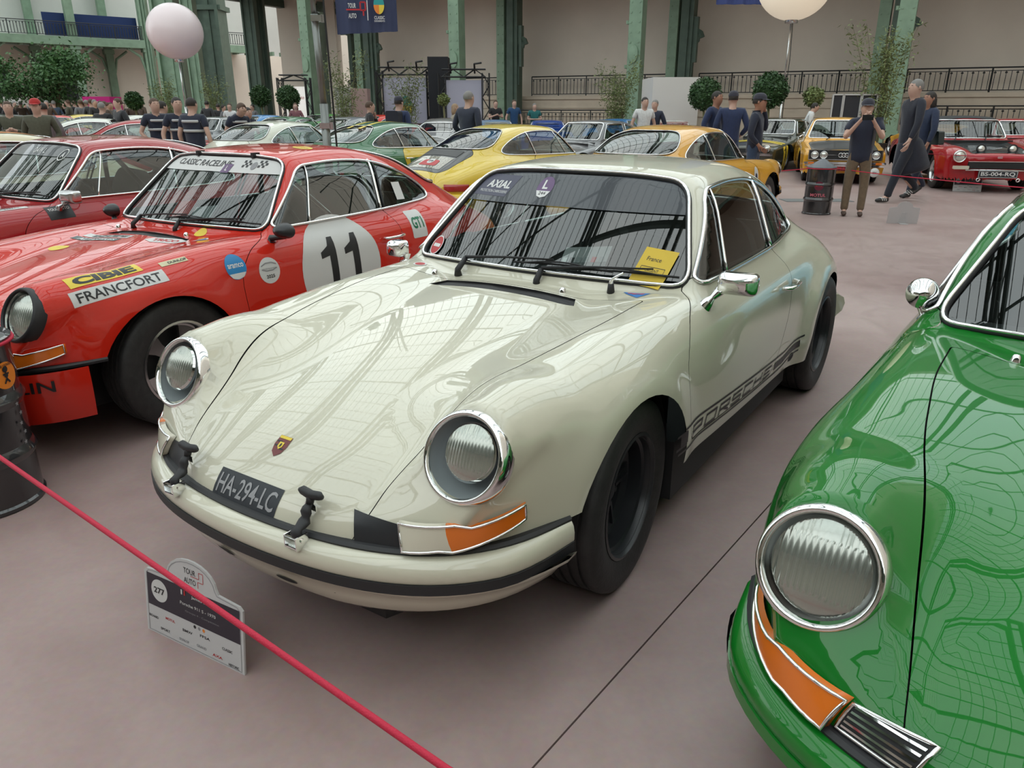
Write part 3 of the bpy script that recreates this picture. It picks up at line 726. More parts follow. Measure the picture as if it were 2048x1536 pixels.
def surf_patch(S, oy, z0f, z1f, a0, a1, off, nu=14, nv=4, rear=False, smooth=False):
    """patch of the nose or tail surface between plan angles a0..a1 (degrees), heights z0f(s)..z1f(s)"""
    P = []
    for i in range(nu + 1):
        s = i / nu; al = math.radians(a0 + (a1 - a0) * s)
        for j in range(nv + 1): P.append((math.sin(al), (1 if rear else -1) * math.cos(al), z0f(s) + (z1f(s) - z0f(s)) * j / nv))
    P = np.array(P); lo = np.full(len(P), .05); hi = np.full(len(P), 1.5)
    for _ in range(22):
        m = (lo + hi) / 2; q = np.stack([P[:, 0] * m, oy + P[:, 1] * m, P[:, 2]], -1); ins = S.F(q) < 0; lo = np.where(ins, m, lo); hi = np.where(ins, hi, m)
    if smooth:
        H = hi.reshape(nu + 1, nv + 1); tt = np.linspace(0, 1, nu + 1)
        for j in range(nv + 1): H[:, j] = np.polyval(np.polyfit(tt, H[:, j], 2), tt)
        hi = H.ravel()
    q = np.stack([P[:, 0] * hi, oy + P[:, 1] * hi, P[:, 2]], -1); N = S.normal(q); A = q + N * off
    V = A.tolist(); F = []; w = nv + 1
    for i in range(nu):
        for j in range(nv): F.append((i * w + j, (i + 1) * w + j, (i + 1) * w + j + 1, i * w + j + 1))
    edge = [i * w for i in range(nu + 1)] + [nu * w + j for j in range(1, nv + 1)] + [i * w + nv for i in range(nu - 1, -1, -1)] + [j for j in range(nv - 1, 0, -1)]
    b = len(V); B = (q - N * .006)
    V += [tuple(B[e]) for e in edge]; n = len(edge)
    for k in range(n): F.append((edge[k], b + k, b + (k + 1) % n, edge[(k + 1) % n]))
    mb = MB(); mb.add(V, F); return mb, [tuple(A[e]) for e in edge], A.reshape(nu + 1, nv + 1, 3)

# ---------------------------------------------------------------- wheels
def tyre_mesh(R=.315, w=.20, rim=.205, n=56):
    b = MB(); h = w / 2
    pr = [(rim - .012, -h * .82), (rim + .004, -h * .9), (rim + .03, -h * .97), (rim + (R - rim) * .5, -h * 1.04), (R - .022, -h * .98), (R - .006, -h * .88), (R, -h * .72)]
    g = []
    for k in range(4):
        x = -h * .72 + (k + .5) * h * 1.44 / 4; g += [(R, x - .006), (R - .007, x - .005), (R - .007, x + .005), (R, x + .006)]
    pr = pr + g + [(r, -x) for (r, x) in reversed(pr)]
    b.lathe(pr, n); return b.mesh(True, 'tyre', math.radians(40))
def rim_mesh(kind, rim=.205, w=.2, n=48):
    """local +z = outboard"""
    b = MB(); h = w / 2
    if kind == 'dish':      # wide deep-dished black five-spoke
        b.lathe([(rim + .004, h * .86), (rim + .006, h * .93), (rim - .004, h * .95), (rim - .010, h * .86), (rim - .014, h * .62), (rim - .024, h * .55), (rim - .026, h * .1), (rim - .05, -h * .05), (rim - .05, -h * .9)], n, mi=0)
        zc = -h * .05
        for k in range(5):
            a = 2 * PI * k / 5 + .3; M = Matrix.Rotation(a, 4, 'Z')
            pts = [(.035, -.026), (.10, -.016), (.168, -.034), (.172, 0), (.168, .034), (.10, .016), (.035, .026)]
            b.prism(pts, zc - .03, zc + .012, M)
            b.prism([(.05, -.006), (.15, -.004), (.15, .004), (.05, .006)], zc + .012, zc + .022, M)
        b.lathe([(0, zc + .03), (.028, zc + .028), (.034, zc + .012), (.058, zc + .012), (.062, zc - .03)], 24)
        for k in range(5):
            a = 2 * PI * k / 5; b.lathe([(0, .012), (.010, .012), (.010, 0)], 8, Matrix.Translation((.047 * math.cos(a), .047 * math.sin(a), zc + .012)))
        return b.mesh(True, 'rim', math.radians(35))
    # five-petal forged wheel: material 0 bright, 1 black
    b.lathe([(rim + .004, h * .86), (rim + .006, h * .93), (rim - .004, h * .95), (rim - .010, h * .88), (rim - .022, h * .60), (rim - .024, h * .3)], n, mi=0)
    b.lathe([(rim - .024, h * .3), (rim - .05, -h * .2), (rim - .05, -h * .9)], n, mi=1)
    for k in range(5):
        a = 2 * PI * k / 5 + .2; M = Matrix.Rotation(a, 4, 'Z')
        b.prism([(.05, -.028), (.09, -.024), (.13, -.030), (.182, -.052), (.184, -.02), (.184, .02), (.182, .052), (.13, .030), (.09, .024), (.05, .028)], h * .28, h * .50, M, 0)
    b.lathe([(0, h * .60), (.028, h * .60), (.034, h * .54), (.060, h * .52), (.066, h * .3)], 24, mi=1)
    for k in range(5):
        a = 2 * PI * (k + .5) / 5 + .2; b.lathe([(0, .014), (.011, .014), (.011, 0)], 8, Matrix.Translation((.048 * math.cos(a), .048 * math.sin(a), h * .52)), mi=0)
    b.lathe([(0, -h * .1), (rim - .04, -h * .1)], 24, mi=1)
    return b.mesh(True, 'rim', math.radians(35))
def add_wheels(root, kind, ys=(-.012, 2.268), xs=(.655, .70), ws=(.20, .25), R=.315, rim=.205, zc=.312, mats=None, steer=0, lo=False, label=None):
    n = 24 if lo else 56
    for i, y in enumerate(ys):
        tm = cached(('tyre', R, ws[i], rim, lo), lambda: tyre_mesh(R, ws[i], rim, n)); rm = cached(('rim', kind, ws[i], rim, lo), lambda: rim_mesh(kind, rim, ws[i], 20 if lo else 48))
        for s in (1, -1):
            o = pobj('tyre', tm, TYRE, root, (s * xs[i], y, zc)); M = Matrix(((0, 0, s), (0, 1, 0), (-s, 0, 0)))
            rot = M.to_euler(); rot.z += (steer if i == 0 else 0); o.rotation_euler = rot
            if rm.materials: r = bpy.data.objects.new('rim', rm); link(r, o)
            else:
                for mm in (mats or [SATIN]): rm.materials.append(None)
                r = bpy.data.objects.new('rim', rm); link(r, o)
            for k, mm in enumerate(mats or [SATIN]):
                if k < len(r.material_slots): r.material_slots[k].link = 'OBJECT'; r.material_slots[k].material = mm
def arch_liner(b, x0, x1, y, z, r, n=18):
    V = []; F = []
    for i in range(n + 1):
        a = math.radians(-2 + 184 * i / n); V += [(x0, y + r * math.cos(a), z + r * math.sin(a)), (x1, y + r * math.cos(a), z + r * math.sin(a))]
    for i in range(n): F.append((2 * i, 2 * i + 1, 2 * i + 3, 2 * i + 2))
    V.append((x0, y, z)); c = len(V) - 1
    for i in range(n): F.append((2 * i, 2 * i + 2, c))
    b.add(V, F)

# ---------------------------------------------------------------- head lamp: local z = forward
def lamp_meshes(lo=False):
    n = 20 if lo else 56
    ring = MB(); ring.lathe([(.101, .008), (.104, .018), (.110, .021), (.117, .014), (.1215, -.004), (.1225, -.020), (.1195, -.036)], n)
    dome = MB(); dome.lathe([(0.0001, .040), (.03, .0385), (.06, .034), (.085, .025), (.103, .012)], n)
    buck = MB(); buck.lathe([(.103, .006), (.100, -.02), (.085, -.045), (.05, -.058), (0.0001, -.06)], n)
    inner = MB(); inner.lathe([(.074, -.022), (.076, -.012), (.070, -.006), (.070, -.010), (0.0001, -.012)], n)
    # fluted lens
    V = []; F = []; k = 60
    for i in range(k + 1):
        for j in range(k + 1):
            x = -.07 + .14 * i / k; y = -.07 + .14 * j / k; r = math.hypot(x, y)
            if r > .07: x *= .07 / r; y *= .07 / r; r = .07
            V.append((x, y, .012 * (1 - (r / .07) ** 2) - .006 + (.0008 * math.sin(2 * PI * i / 4)) * (1 if abs(y) < .042 else .15)))
    for i in range(k):
        for j in range(k): F.append((i * (k + 1) + j, (i + 1) * (k + 1) + j, (i + 1) * (k + 1) + j + 1, i * (k + 1) + j + 1))
    lens = MB(); lens.add(V, F)
    return dict(ring=ring.mesh(True), dome=dome.mesh(True), bucket=buck.mesh(True), inner=inner.mesh(True, 'inner', .6), lens=lens.mesh(True))
LENSM = mat('fluted_lamp_glass', (.62, .62, .58), .16, coat=1.0, metal=.75)
REFL = mat('lamp_reflector', (.75, .75, .74), .18, 1.0)
def head_lamp(root, s, C=(.577, -.668, .683), n=(.03, -.905, .42), style='twin', ringm=None, lo=False):
    L = cached(('lamp', lo), lambda: lamp_meshes(lo)); M = frame((s * C[0], C[1], C[2]), (s * n[0], n[1], n[2]), (1, 0, 0)); 
    o = pobj('head_lamp', L['ring'], ringm or CHROME, root); o.matrix_basis = M
    d = pobj('glass', L['dome'], HGLASS, o); 
    if lo:
        pobj('reflector', L['bucket'], REFL, o); return o
    if style == 'twin':
        pobj('bucket', L['bucket'], GREYBK, o)
        # local y of frame points down-ish or up depending on handedness: find up
        yl = (M.to_3x3() @ Vector((0, 1, 0))).z; u = 1 if yl > 0 else -1
        q = pobj('inner_lamp', L['inner'], CHROME, o, (.012 * s, .016 * u, .012)); l2 = pobj('lens', L['lens'], LENSM, o, (.012 * s, .016 * u, .012))
    else:
        pobj('reflector', L['bucket'], REFL, o)
        l2 = pobj('lens', L['lens'], LENSM, o, (0, 0, .002)); l2.scale = (1.3, 1.3, 1)
    return o

def seat(root, x, y, z, m, back=.62, head=False):
    def mk():
        b = MB(); M = Matrix.Rotation(math.radians(-14), 4, 'X')
        b.prism(round_poly([(-.24, -.26), (.24, -.26), (.24, .25), (-.24, .25)], .07, 4), 0, .13)
        M2 = Matrix.Translation((0, .24, .06)) @ Matrix.Rotation(math.radians(76), 4, 'X')
        b.prism(round_poly([(-.25, 0), (.25, 0), (.24, .45), (.13, .66), (-.13, .66), (-.24, .45)], .09, 5), -.13, 0, M2)
        for s in (-1, 1): b.prism(round_poly([(-.27 if s < 0 else .20, 0), (-.20 if s < 0 else .27, 0), (-.20 if s < 0 else .26, .4), (-.26 if s < 0 else .20, .4)], .03, 3), 0, .07, M2)
        return b.mesh(False)
    return pobj('seat', cached('seat', mk), m, root, (x, y, z))
def bars(root, name, pts_list, r, m, n=8):
    for p in pts_list:
        b = MB(); b.tube(p, r, n); b.build(name, m, root, True)

SHADOW_STRIP = mat('panel_gap_seal', (.008, .008, .008), .9)  # flat near-black that stands in for shade down in the shut lines
def car911(label, loc, rz, z=0.0, col=None, key='wide', h=.024, ff=.02, fr=.045, wheel='dish', wmats=None, group='rear-engined coupes on show', lo=False,
           bumper_stripe=True, nose='black', ringm=None, lampstyle='twin', interior=DARKIN, chrome=True, cage=False, xs=(.648, .705), ws=(.20, .26), steer=0.0, hoodm=None, lidm=None, trim=None, roof_cage=None, full_front=True):
    ay = -.06 if key == 'wide' else -.115; R = shell911(key, h, ff=ff, fr=fr, ay=ay); S = R['S']; F = S.F
    root = empty('coupe', (loc[0], loc[1], z), rz, label, 'car', group); TR = trim or CHROME
    pobj('body_shell', R['m_body'], col, root); pobj('hood', R['m_hood'], hoodm or col, root); lid = pobj('engine_lid', R['m_lid'], lidm or col, root)
    doorL = pobj('door', R['m_doorl'], col, root); doorR = pobj('door', R['m_doorr'], col, root)
    wsc = pobj('windscreen', R['m_ws'], WGLASS, root); rw = pobj('rear_window', R['m_rw'], WGLASS, root)
    for k in ('m_sl', 'm_sr'): pobj('side_glass', R[k], WGLASS, root)
    def outl(name, P, r, m, off, parent, flat=1.0, mir=False, closed=True):
        P = np.array(P); N = S.normal(P)
        q = P + N * off
        if mir: q = q * np.array([-1, 1, 1])
        me = cached((key, name, r, off, mir, m.name), lambda: (lambda b: (b.tube([tuple(p) for p in q], r, 5 if lo else 8, closed=closed), b.mesh(True))[1])(MB()))
        return pobj(name, me, m, parent)
    outl('windscreen_seal', R['ws'], .012, RUBBER, .001, wsc); outl('windscreen_trim', R['ws'], .0065, TR, .011, wsc)
    outl('window_seal', R['rw'], .010, RUBBER, .001, rw); outl('window_trim', R['rw'], .006, TR, .009, rw)
    for mir in (False, True): outl('window_frame', R['dlo'], .0085, TR, .004, root, mir=mir)
    if not lo:
        # near-black tubes under the panel gaps, painting the shade inside them
        for nm, P in (('hood', R['hood']), ('engine_lid', R['lid']), ('door', R['door'])):
            for mir in ((False, True) if nm == 'door' else (False,)):
                outl(nm + '_gap_seal', P, .006, SHADOW_STRIP, -.014, root, mir=mir)
    # window posts
    def post(y0, z0, y1, z1, w, sgn, m):
        tt = np.linspace(0, 1, 8); P = S.on(y0 + (y1 - y0) * tt, z0 + (z1 - z0) * tt, 0, .3, 1.1); P = P + S.normal(P) * .003
        P = P * np.array([sgn, 1, 1]); b = MB(); b.tube([tuple(p) for p in P], w, 6); b.build('window_post', m, root, True)
    for s in (1, -1):
        post(.90, .89, 1.045, 1.185, .006, s, TR); post(1.53, .895, 1.60, 1.19, .009, s, TR)
        if not lo: post(1.565, .895, 1.635, 1.185, .007, s, RUBBER)
    # floor pan, wheel housings, cabin
    def pan(ay=ay):
        b = MB()
        b.prism([(-.34, -.74), (.34, -.74), (.46, -.45), (.50, .32), (.74, .34), (.74, 1.88), (.50, 1.90), (.50, 2.66), (.52, 3.0), (-.52, 3.0), (-.50, 2.66), (-.50, 1.90), (-.74, 1.88), (-.74, .34), (-.50, .32), (-.46, -.45)], .15, .38)
        b.box((0, .48, .58), (1.30, .02, .44)); b.box((0, 2.2, .70), (1.2, .02, .44)); b.box((0, 2.5, .50), (.9, .9, .3))
        for s in (1, -1):
            for (y, zz, r) in ((ay, .325, .395), (2.268, .33, .375)): arch_liner(b, s * .46, s * (.715 if y < 0 else .775), y, zz, r)
        return b.mesh(False)
    pobj('floor_pan', cached('pan911' + key, pan), BLACK, root)
    def dash():
        b = MB(); V = []
        for x in np.linspace(-.62, .62, 15):
            y0 = .50 + .31 * x * x + .03; V.append((x, y0))
        pl = [(p[0], p[1]) for p in V] + [(.62, .86), (-.62, .86)]
        b.prism(pl, .70, .835); b.box((.36, .84, .80), (.40, .05, .10)); return b.mesh(False)
    pobj('dashboard', cached('dash911', dash), interior, root)
    def wheel_():
        b = MB(); M = frame((0, 0, 0), (0, 1, .45)); b.tube([M @ Vector((.19 * math.cos(a), .19 * math.sin(a), 0)) for a in np.linspace(0, 2 * PI, 28, endpoint=False)], .013, 6, closed=True)
        for a in (0, 2.1, 4.2): b.tube([M @ Vector((0, 0, -.04)), M @ Vector((.18 * math.cos(a + .5), .18 * math.sin(a + .5), 0))], .010, 6)
        return b.mesh(True)
    pobj('steering_wheel', cached('sw911', wheel_), BLACK, root, (.35, .98, .84))
    for s in (1, -1): seat(root, s * .35, 1.32, .30, interior)
    if cage:
        bars(root, 'roll_bar', [[(-.50, 1.62, .40), (-.50, 1.62, 1.02), (-.42, 1.60, 1.19), (.42, 1.60, 1.19), (.50, 1.62, 1.02), (.50, 1.62, .40)], [(-.42, 1.60, 1.18), (.50, 1.62, .6)], [(.42, 1.60, 1.18), (.40, 2.15, .92)], [(-.42, 1.60, 1.18), (-.40, 2.15, .92)]], .02, cage if cage is not True else BLACK)
    # bumpers
    NOSE = smooth_plan(R['nose'], -.40); NOSE = NOSE[np.abs(np.degrees(np.arctan2(NOSE[:, 0], -(NOSE[:, 1] + .40)))) < 88.5]
    def fb():
        sc = lambda a, d, z: (d * (1 - .5 * max(0, a - .8) / .2), z if z > .34 else z + .03 * max(0, a - .3) / .7)
        pr = [(-.02, .452), (.010, .458), (.030, .455), (.046, .444), (.054, .426), (.054, .404), (.050, .398)]
        b = ring_sweep(NOSE, pr, sc=sc); return b.mesh(True, 'b', .9)
    def fv():
        sc = lambda a, d, z: (d - (.012 if a > .97 else 0), z if z > .35 else .352 + (z - .352) * (1 - .35 * max(0, a - .35) / .65))
        pr = [(.050, .372), (.046, .36), (.030, .345), (.016, .335), (.004, .30), (-.014, .262), (-.045, .232), (-.10, .215)]
        b = ring_sweep(NOSE, pr, sc=sc); return b.mesh(True, 'b', .9)
    def fs():
        b = ring_sweep(NOSE, [(.046, .400), (.057, .399), (.057, .371), (.046, .370)], sc=lambda a, d, z: (d * (1 - .5 * max(0, a - .8) / .2), z)); return b.mesh(True, 'b', .5)
    def fj():
        b = ring_sweep(NOSE, [(-.01, .470), (.008, .470), (.016, .463), (.014, .452), (-.01, .450)]); return b.mesh(True, 'b', .5)
    if not lo:
        aa = np.arctan2(NOSE[:, 0], -(NOSE[:, 1] + .40)); rr = np.hypot(NOSE[:, 0], NOSE[:, 1] + .40)
        for s in (-1, 1):
            V = []; n = 12
            for i in range(n + 1):
                t = i / n; a = s * math.radians(10 + 9 * t); hh = .009 * math.sin(PI * t) ** .5
                for zz in (.288 - hh, .288 + hh): r = np.interp(a, aa, rr) + np.interp(zz, [.262, .30, .335], [-.014, .004, .016]) + .0025; V.append((r * math.sin(a), -.40 - r * math.cos(a), zz))
            obj('valance_slot', me_from(V, [(2 * i, 2 * i + 2, 2 * i + 3, 2 * i + 1) for i in range(n)]), BLACK, root)
    bp = pobj('front_bumper', cached((key, 'fb'), fb), col, root); pobj('front_valance', cached((key, 'fv'), fv), col, root)
    pobj('bumper_strip', cached((key, 'fs'), fs), RUBBER if bumper_stripe else col, bp); pobj('joint_strip', cached((key, 'fj'), fj), RUBBER, bp)
    def rb():
        pr = [(-.02, .470), (.02, .472), (.055, .455), (.066, .42), (.055, .375), (.03, .35), (.0, .30), (-.03, .26), (-.10, .23)]
        b = ring_sweep(R['tail'], pr); return b.mesh(True, 'b', .9)
    pobj('rear_bumper', cached((key, 'rb'), rb), col, root)
    for s in (1, -1):
        head_lamp(root, s, style=lampstyle, ringm=ringm, lo=lo)
        # indicators
        def pats():
            sp, e1, A = surf_patch(S, -.40, lambda t: .466 + .050 * t ** 1.6, lambda t: .521 + .034 * t ** 1.1, 50, 75, .020, 14, 3, smooth=True)
            i = 5
            return sp, e1, A
        sp, e1, A = cached((key, 'ind'), pats) if (key, 'ind') in MC else MC.setdefault((key, 'ind'), pats())
        P = A * np.array([s, 1, 1]); amber0 = 5 if nose == 'black' else 0
        def grid(i0, i1, off=0.0):
            b = MB(); V = []; w = P.shape[1]
            for i in range(i0, i1 + 1):
                for j in range(w): V.append(tuple(P[i, j]))
            F_ = [(a * w + j, (a + 1) * w + j, (a + 1) * w + j + 1, a * w + j + 1) if s > 0 else (a * w + j, a * w + j + 1, (a + 1) * w + j + 1, (a + 1) * w + j) for a in range(i1 - i0) for j in range(w - 1)]
            b.add(V, F_)
            # skirt inwards
            ed = [i for i in range(0, (i1 - i0 + 1) * w, w)]; ctr = Vector((0, .3, .0))
            bot = [V[i * w] for i in range(i1 - i0 + 1)]; topv = [V[i * w + w - 1] for i in range(i1 - i0 + 1)]
            loop = bot + [V[(i1 - i0) * w + j] for j in range(1, w)] + topv[-2::-1] + [V[j] for j in range(w - 2, 0, -1)]
            inn = [Vector(p) + Vector((-s * .010, .016, 0)) for p in loop]; n = len(loop)
            b.add(loop + inn, [(k, (k + 1) % n, n + (k + 1) % n, n + k) for k in range(n)])
            return b
        if amber0: grid(0, amber0).build('indicator_lens', LENSW, root, True)
        am = grid(amber0, 14).build('indicator', AMBER, root, True)
        b = MB(); b.tube([(p[0] * s, p[1], p[2]) for p in e1], .004, 5, closed=True); b.build('indicator_frame', CHROME, am, True)
        # panel inboard of the indicator
        if nose == 'black':
            sp, e2, A2 = surf_patch(S, -.40, lambda t: .466, lambda t: .532 - .012 * t, 38.6, 49.4, .004, 10, 3)
            q = MB(); q.add([(p[0] * s, p[1], p[2]) for p in sp.v], sp.f); q.build('horn_panel', SATIN, root, True, .6)
        else:
            sp, e2, A2 = surf_patch(S, -.40, lambda t: .474, lambda t: .530 - .008 * t, 37.5, 49.2, .003, 10, 3)
            q = MB(); q.add([(p[0] * s, p[1], p[2]) for p in sp.v], sp.f); g = q.build('horn_grille', BLACK, root, True, .6)
            e2 = [(p[0] * s, p[1], p[2]) for p in e2]; b = MB(); b.tube(e2, .0045, 5, closed=True); b.build('grille_frame', CHROME, g, True)
            for k in range(5):
                zt = .482 + .009 * k; sp, e3, A3 = surf_patch(S, -.40, lambda t: zt, lambda t: zt + .0035, 38.2, 48.6, .009, 8, 1)
                q = MB(); q.add([(p[0] * s, p[1], p[2]) for p in sp.v], sp.f); q.build('slat', CHROME, g, True, .6)
        # door handle
        dr = doorL if s > 0 else doorR
        b = MB(); b.tube([(s * .790, 1.42, .733), (s * .822, 1.44, .735), (s * .832, 1.50, .737), (s * .826, 1.58, .737), (s * .796, 1.60, .737)], [.010, .009, .0085, .011, .014], 8); b.build('door_handle', CHROME, dr, True)
    # tail lamps
    for s in (1, -1):
        sp, e, A = surf_patch(S, 2.66, lambda t: .50, lambda t: .585, 50, 76, .014, 8, 3, rear=True)
        q = MB(); q.add([(p[0] * s, p[1], p[2]) for p in sp.v], sp.f); q.build('tail_lamp', mat('tail_lamp_red', (.35, .01, .01), .2, coat=.6), root, True)
    # cowl slot backing and wipers
    b = MB(); P = np.array(R['slot']); c = P.mean(0); b.add([tuple(c + (p - c) * 1.03 - np.array([0, 0, .008])) for p in P], [tuple(range(len(P)))]); n = len(P)
    b.add([tuple(p) for p in P] + [tuple(p - np.array([0, 0, .008])) for p in P], [(i, (i + 1) % n, n + (i + 1) % n, n + i) for i in range(n)]); b.build('cowl_grille', BLACK, root)
    if not lo:
        def sfp(x, z_, off): p = S.on([x], [z_], 1, 1.35, .15); nn_ = S.normal(p); return Vector(tuple((p + nn_ * off)[0]))
        for (px, bx0, bx1, zb) in ((-.30, -.06, .36, .90), (.085, .13, .60, .895)):
            top = sfp(px, .884, .030); base = Vector((px, .462, .838))
            b = MB(); b.tube([base, base + Vector((0, -.002, .025)), top + Vector((0, 0, -.006))], [.017, .013, .011], 10); w = b.build('wiper', BLACK, root, True)
            mid = sfp(px + .42, zb + .012, .034)
            b = MB(); b.tube([top, (top + mid) / 2 + Vector((0, -.008, .006)), mid], [.007, .005, .0035], 6); b.build('wiper_arm', BLACK, w, True)
            b = MB(); n = 10; pp = [sfp(bx0 + (bx1 - bx0) * k / n, zb + .008 * math.sin(PI * k / n), .014) for k in range(n + 1)]; b.tube(pp, .0045, 6)
            pp = [sfp(bx0 + .04 + (bx1 - bx0 - .08) * k / n, zb + .008 * math.sin(PI * k / n), .014 + .016 * math.sin(PI * k / n)) for k in range(n + 1)]; b.tube(pp, .0035, 6)
            b.build('wiper_blade', BLACK, w, True)
        for x in (-.40, .22):
            b = MB(); p = Vector((x, .43, .845)); b.lathe([(.014, -.01), (.012, .006), (.007, .012), (.0001, .013)], 10, Matrix.Translation(p)); b.build('washer_jet', CHROME, root, True)
    add_wheels(root, wheel, ys=(ay + .048, 2.268), xs=xs, ws=ws, mats=wmats or [SATIN], steer=steer, lo=lo, R=.322, zc=.322 - z)
    return root, R
# ================================================================== the coupes in the foreground
P_CREAM = paint('cream_paint', (.60, .575, .455)); P_RED = paint('orange_red_paint', (.60, .018, .006)); P_RED2 = paint('crimson_paint', (.36, .006, .010)); P_GREEN = paint('bright_green_paint', (.002, .16, .012))
for m_ in (P_RED, P_RED2, P_GREEN): m_.node_tree.nodes['Principled BSDF'].inputs['Coat IOR'].default_value = 1.48; m_.node_tree.nodes['Principled BSDF'].inputs['Specular IOR Level'].default_value = .15
def mirror_rect(door, s, foot, c, m, size=(.142, .078), glassm=None):
    b = MB(); w, h = size
    M = Matrix.Translation((s * c[0], c[1], c[2])) @ Matrix.Rotation(s * .12, 4, 'Z') @ Matrix.Rotation(PI / 2, 4, 'X')
    for (sc, z0) in ((1.0, -.012), (1.0, .018), (.94, .040), (.72, .056)):
        pass
    rp = round_poly([(-w / 2, -h / 2), (w / 2, -h / 2), (w / 2, h / 2), (-w / 2, h / 2)], .022, 5); n = len(rp); V = []; lay = ((.98, -.016), (1.0, -.010), (1.0, .012), (.96, .032), (.80, .048), (.45, .056))
    for sc, z in lay: V += [M @ Vector((p[0] * sc, p[1] * sc, z)) for p in rp]
    F = [tuple(reversed(range(n)))] + [(i * n + k, i * n + (k + 1) % n, (i + 1) * n + (k + 1) % n, (i + 1) * n + k) for i in range(len(lay) - 1) for k in range(n)] + [tuple((len(lay) - 1) * n + k for k in range(n))]
    b.add(V, F)
    f = Vector((s * foot[0], foot[1], foot[2])); e = Vector((s * (c[0] - w * .42), c[1], c[2] - h * .35))
    b.tube([f + Vector((0, 0, -.006)), f + Vector((s * .012, 0, .012)), f + (e - f) * .45, e], [.028, .022, .012, .022], 12)
    o = b.build('wing_mirror', m, door, True, .7); return o
def mirror_round(door, s, foot, c, m, r=.052, d=.06, back=(0, 1, 0), long=1.0):
    b = MB(); M = frame((s * c[0], c[1], c[2]), (0, -1, .05)) @ Matrix.Scale(long, 4, (1, 0, 0)); b.lathe([(0.0001, d * .8), (r * .35, d * .74), (r * .7, d * .5), (r * .95, d * .15), (r, -.005), (r * .98, -.014), (0.0001, -.014)], 28, M)
    f = Vector((s * foot[0], foot[1], foot[2])); e = Vector((s * c[0], c[1], c[2] - r * .8)); b.tube([f + Vector((0, 0, -.01)), f + Vector((0, 0, .012)), e], [.026, .018, .011], 10); return b.build('wing_mirror', m, door, True, .7)
def child(root, name): return [c for c in root.children if c.name.split('.')[0] == name]

# ------------------------------------------------ cream coupe
car, R = car911('cream white coupe with black script along the sill, bonnet straps and dark plate', (-.229, 2.553), -.5834, 0.0, P_CREAM, steer=.06)
F = R['S'].F; dL, dR = child(car, 'door'); hood = child(car, 'hood')[0]; ws = child(car, 'windscreen')[0]; bump = child(car, 'front_bumper')[0]
mirror_rect(dL, 1, (.712, .61, .818), (.815, .66, .903), CHROME); mirror_rect(dR, -1, (.712, .61, .818), (.76, .62, .885), CHROME, (.09, .075))
WNn = (0, -.72, .69)
# sill stripes and script in one-line block capitals
X = (0, 1, -.055); O = (.79, .87, .394)
lines = join2d(strokes2d([((-.60, .041), (.52, .041))], .009), strokes2d([((-.645, -.040), (.60, -.040))], .009), strokes2d([((-.635, .008), (-.57, .008))], .040), strokes2d([((-.67, .030), (-.575, .030))], .008), strokes2d([((-.67, -.018), (-.575, -.018))], .010),
               strokes2d([((.56, .0), (.70, .004)), ((.70, .004), (.93, .045))], .036), strokes2d([((.52, .041), (.70, .044)), ((.70, .044), (.96, .082))], .009), strokes2d([((.60, -.040), (.72, -.034)), ((.72, -.034), (.93, .010))], .009))
decal(F, 'sill_stripe', lines, O, X, (1, 0, 0), I_BLACK, .0015, car, .2)
LET = {'P': [((0, 0), (0, 1)), ((0, 1), (1, 1)), ((1, 1), (1, .45)), ((1, .45), (0, .45))], 'O': [((0, 0), (0, 1)), ((0, 1), (1, 1)), ((1, 1), (1, 0)), ((1, 0), (0, 0))], 'R': [((0, 0), (0, 1)), ((0, 1), (1, 1)), ((1, 1), (1, .45)), ((1, .45), (0, .45)), ((.35, .45), (1, 0))],
       'S': [((1, 1), (0, 1)), ((0, 1), (0, .5)), ((0, .5), (1, .5)), ((1, .5), (1, 0)), ((1, 0), (0, 0))], 'C': [((1, 1), (0, 1)), ((0, 1), (0, 0)), ((0, 0), (1, 0))], 'H': [((0, 0), (0, 1)), ((1, 0), (1, 1)), ((0, .5), (1, .5))], 'E': [((1, 1), (0, 1)), ((0, 1), (0, 0)), ((0, 0), (1, 0)), ((0, .5), (.85, .5))]}
seg = []; lw, lh, gap = .105, .040, .043
for i, ch in enumerate('PORSCHE'):
    x0 = -.50 + i * (lw + gap)
    for a, c in LET[ch]:
        pa = Vector((x0 + a[0] * lw, -.020 + a[1] * lh)); pb = Vector((x0 + c[0] * lw, -.020 + c[1] * lh)); d = (pb - pa).normalized() * .0045; seg.append((pa - d, pb + d))
sc = strokes2d(seg, .0095, .02); decal(F, 'sill_script', shift(sc, shear=.28), O, X, (1, 0, 0), I_BLACK, .0016, car, .2)
decal(F, 'filler_hole', disc2d(.030, .024), (.79, 1.73, .33), (0, 1, 0), (1, 0, 0), BLACK, .0015, car, .2)
# number sticker on the bonnet
pl = decal(F, 'number_plate', rect2d(.262, .082), (-.028, -.868, .497), (1, 0, 0), (0, -.80, .60), mat('plate_black', (.02, .024, .03), .5), .0015, hood)
decal(F, 'plate_lettering', text2d('HA-294-LC', .238, .056, .012), (-.028, -.868, .497), (1, 0, 0), (0, -.80, .60), mat('plate_grey_lettering', (.30, .30, .31), .5), .0024, pl)
sh = [(-.024, .032), (.024, .032), (.025, 0), (.018, -.022), (0, -.036), (-.018, -.022), (-.025, 0)]
cr = decal(F, 'crest', poly2d(sh), (-.005, -.757, .60), (1, 0, 0), (0, -.55, .83), ink('maroon', (.16, .03, .03)), .0018, hood)
decal(F, 'crest_field', join2d(strokes2d([((-.022, .012), (-.002, .012)), ((-.021, -.002), (-.002, -.002)), ((.002, -.010), (.018, -.010))], .005)), (-.005, -.757, .60), (1, 0, 0), (0, -.55, .83), I_BLACK, .0024, cr)
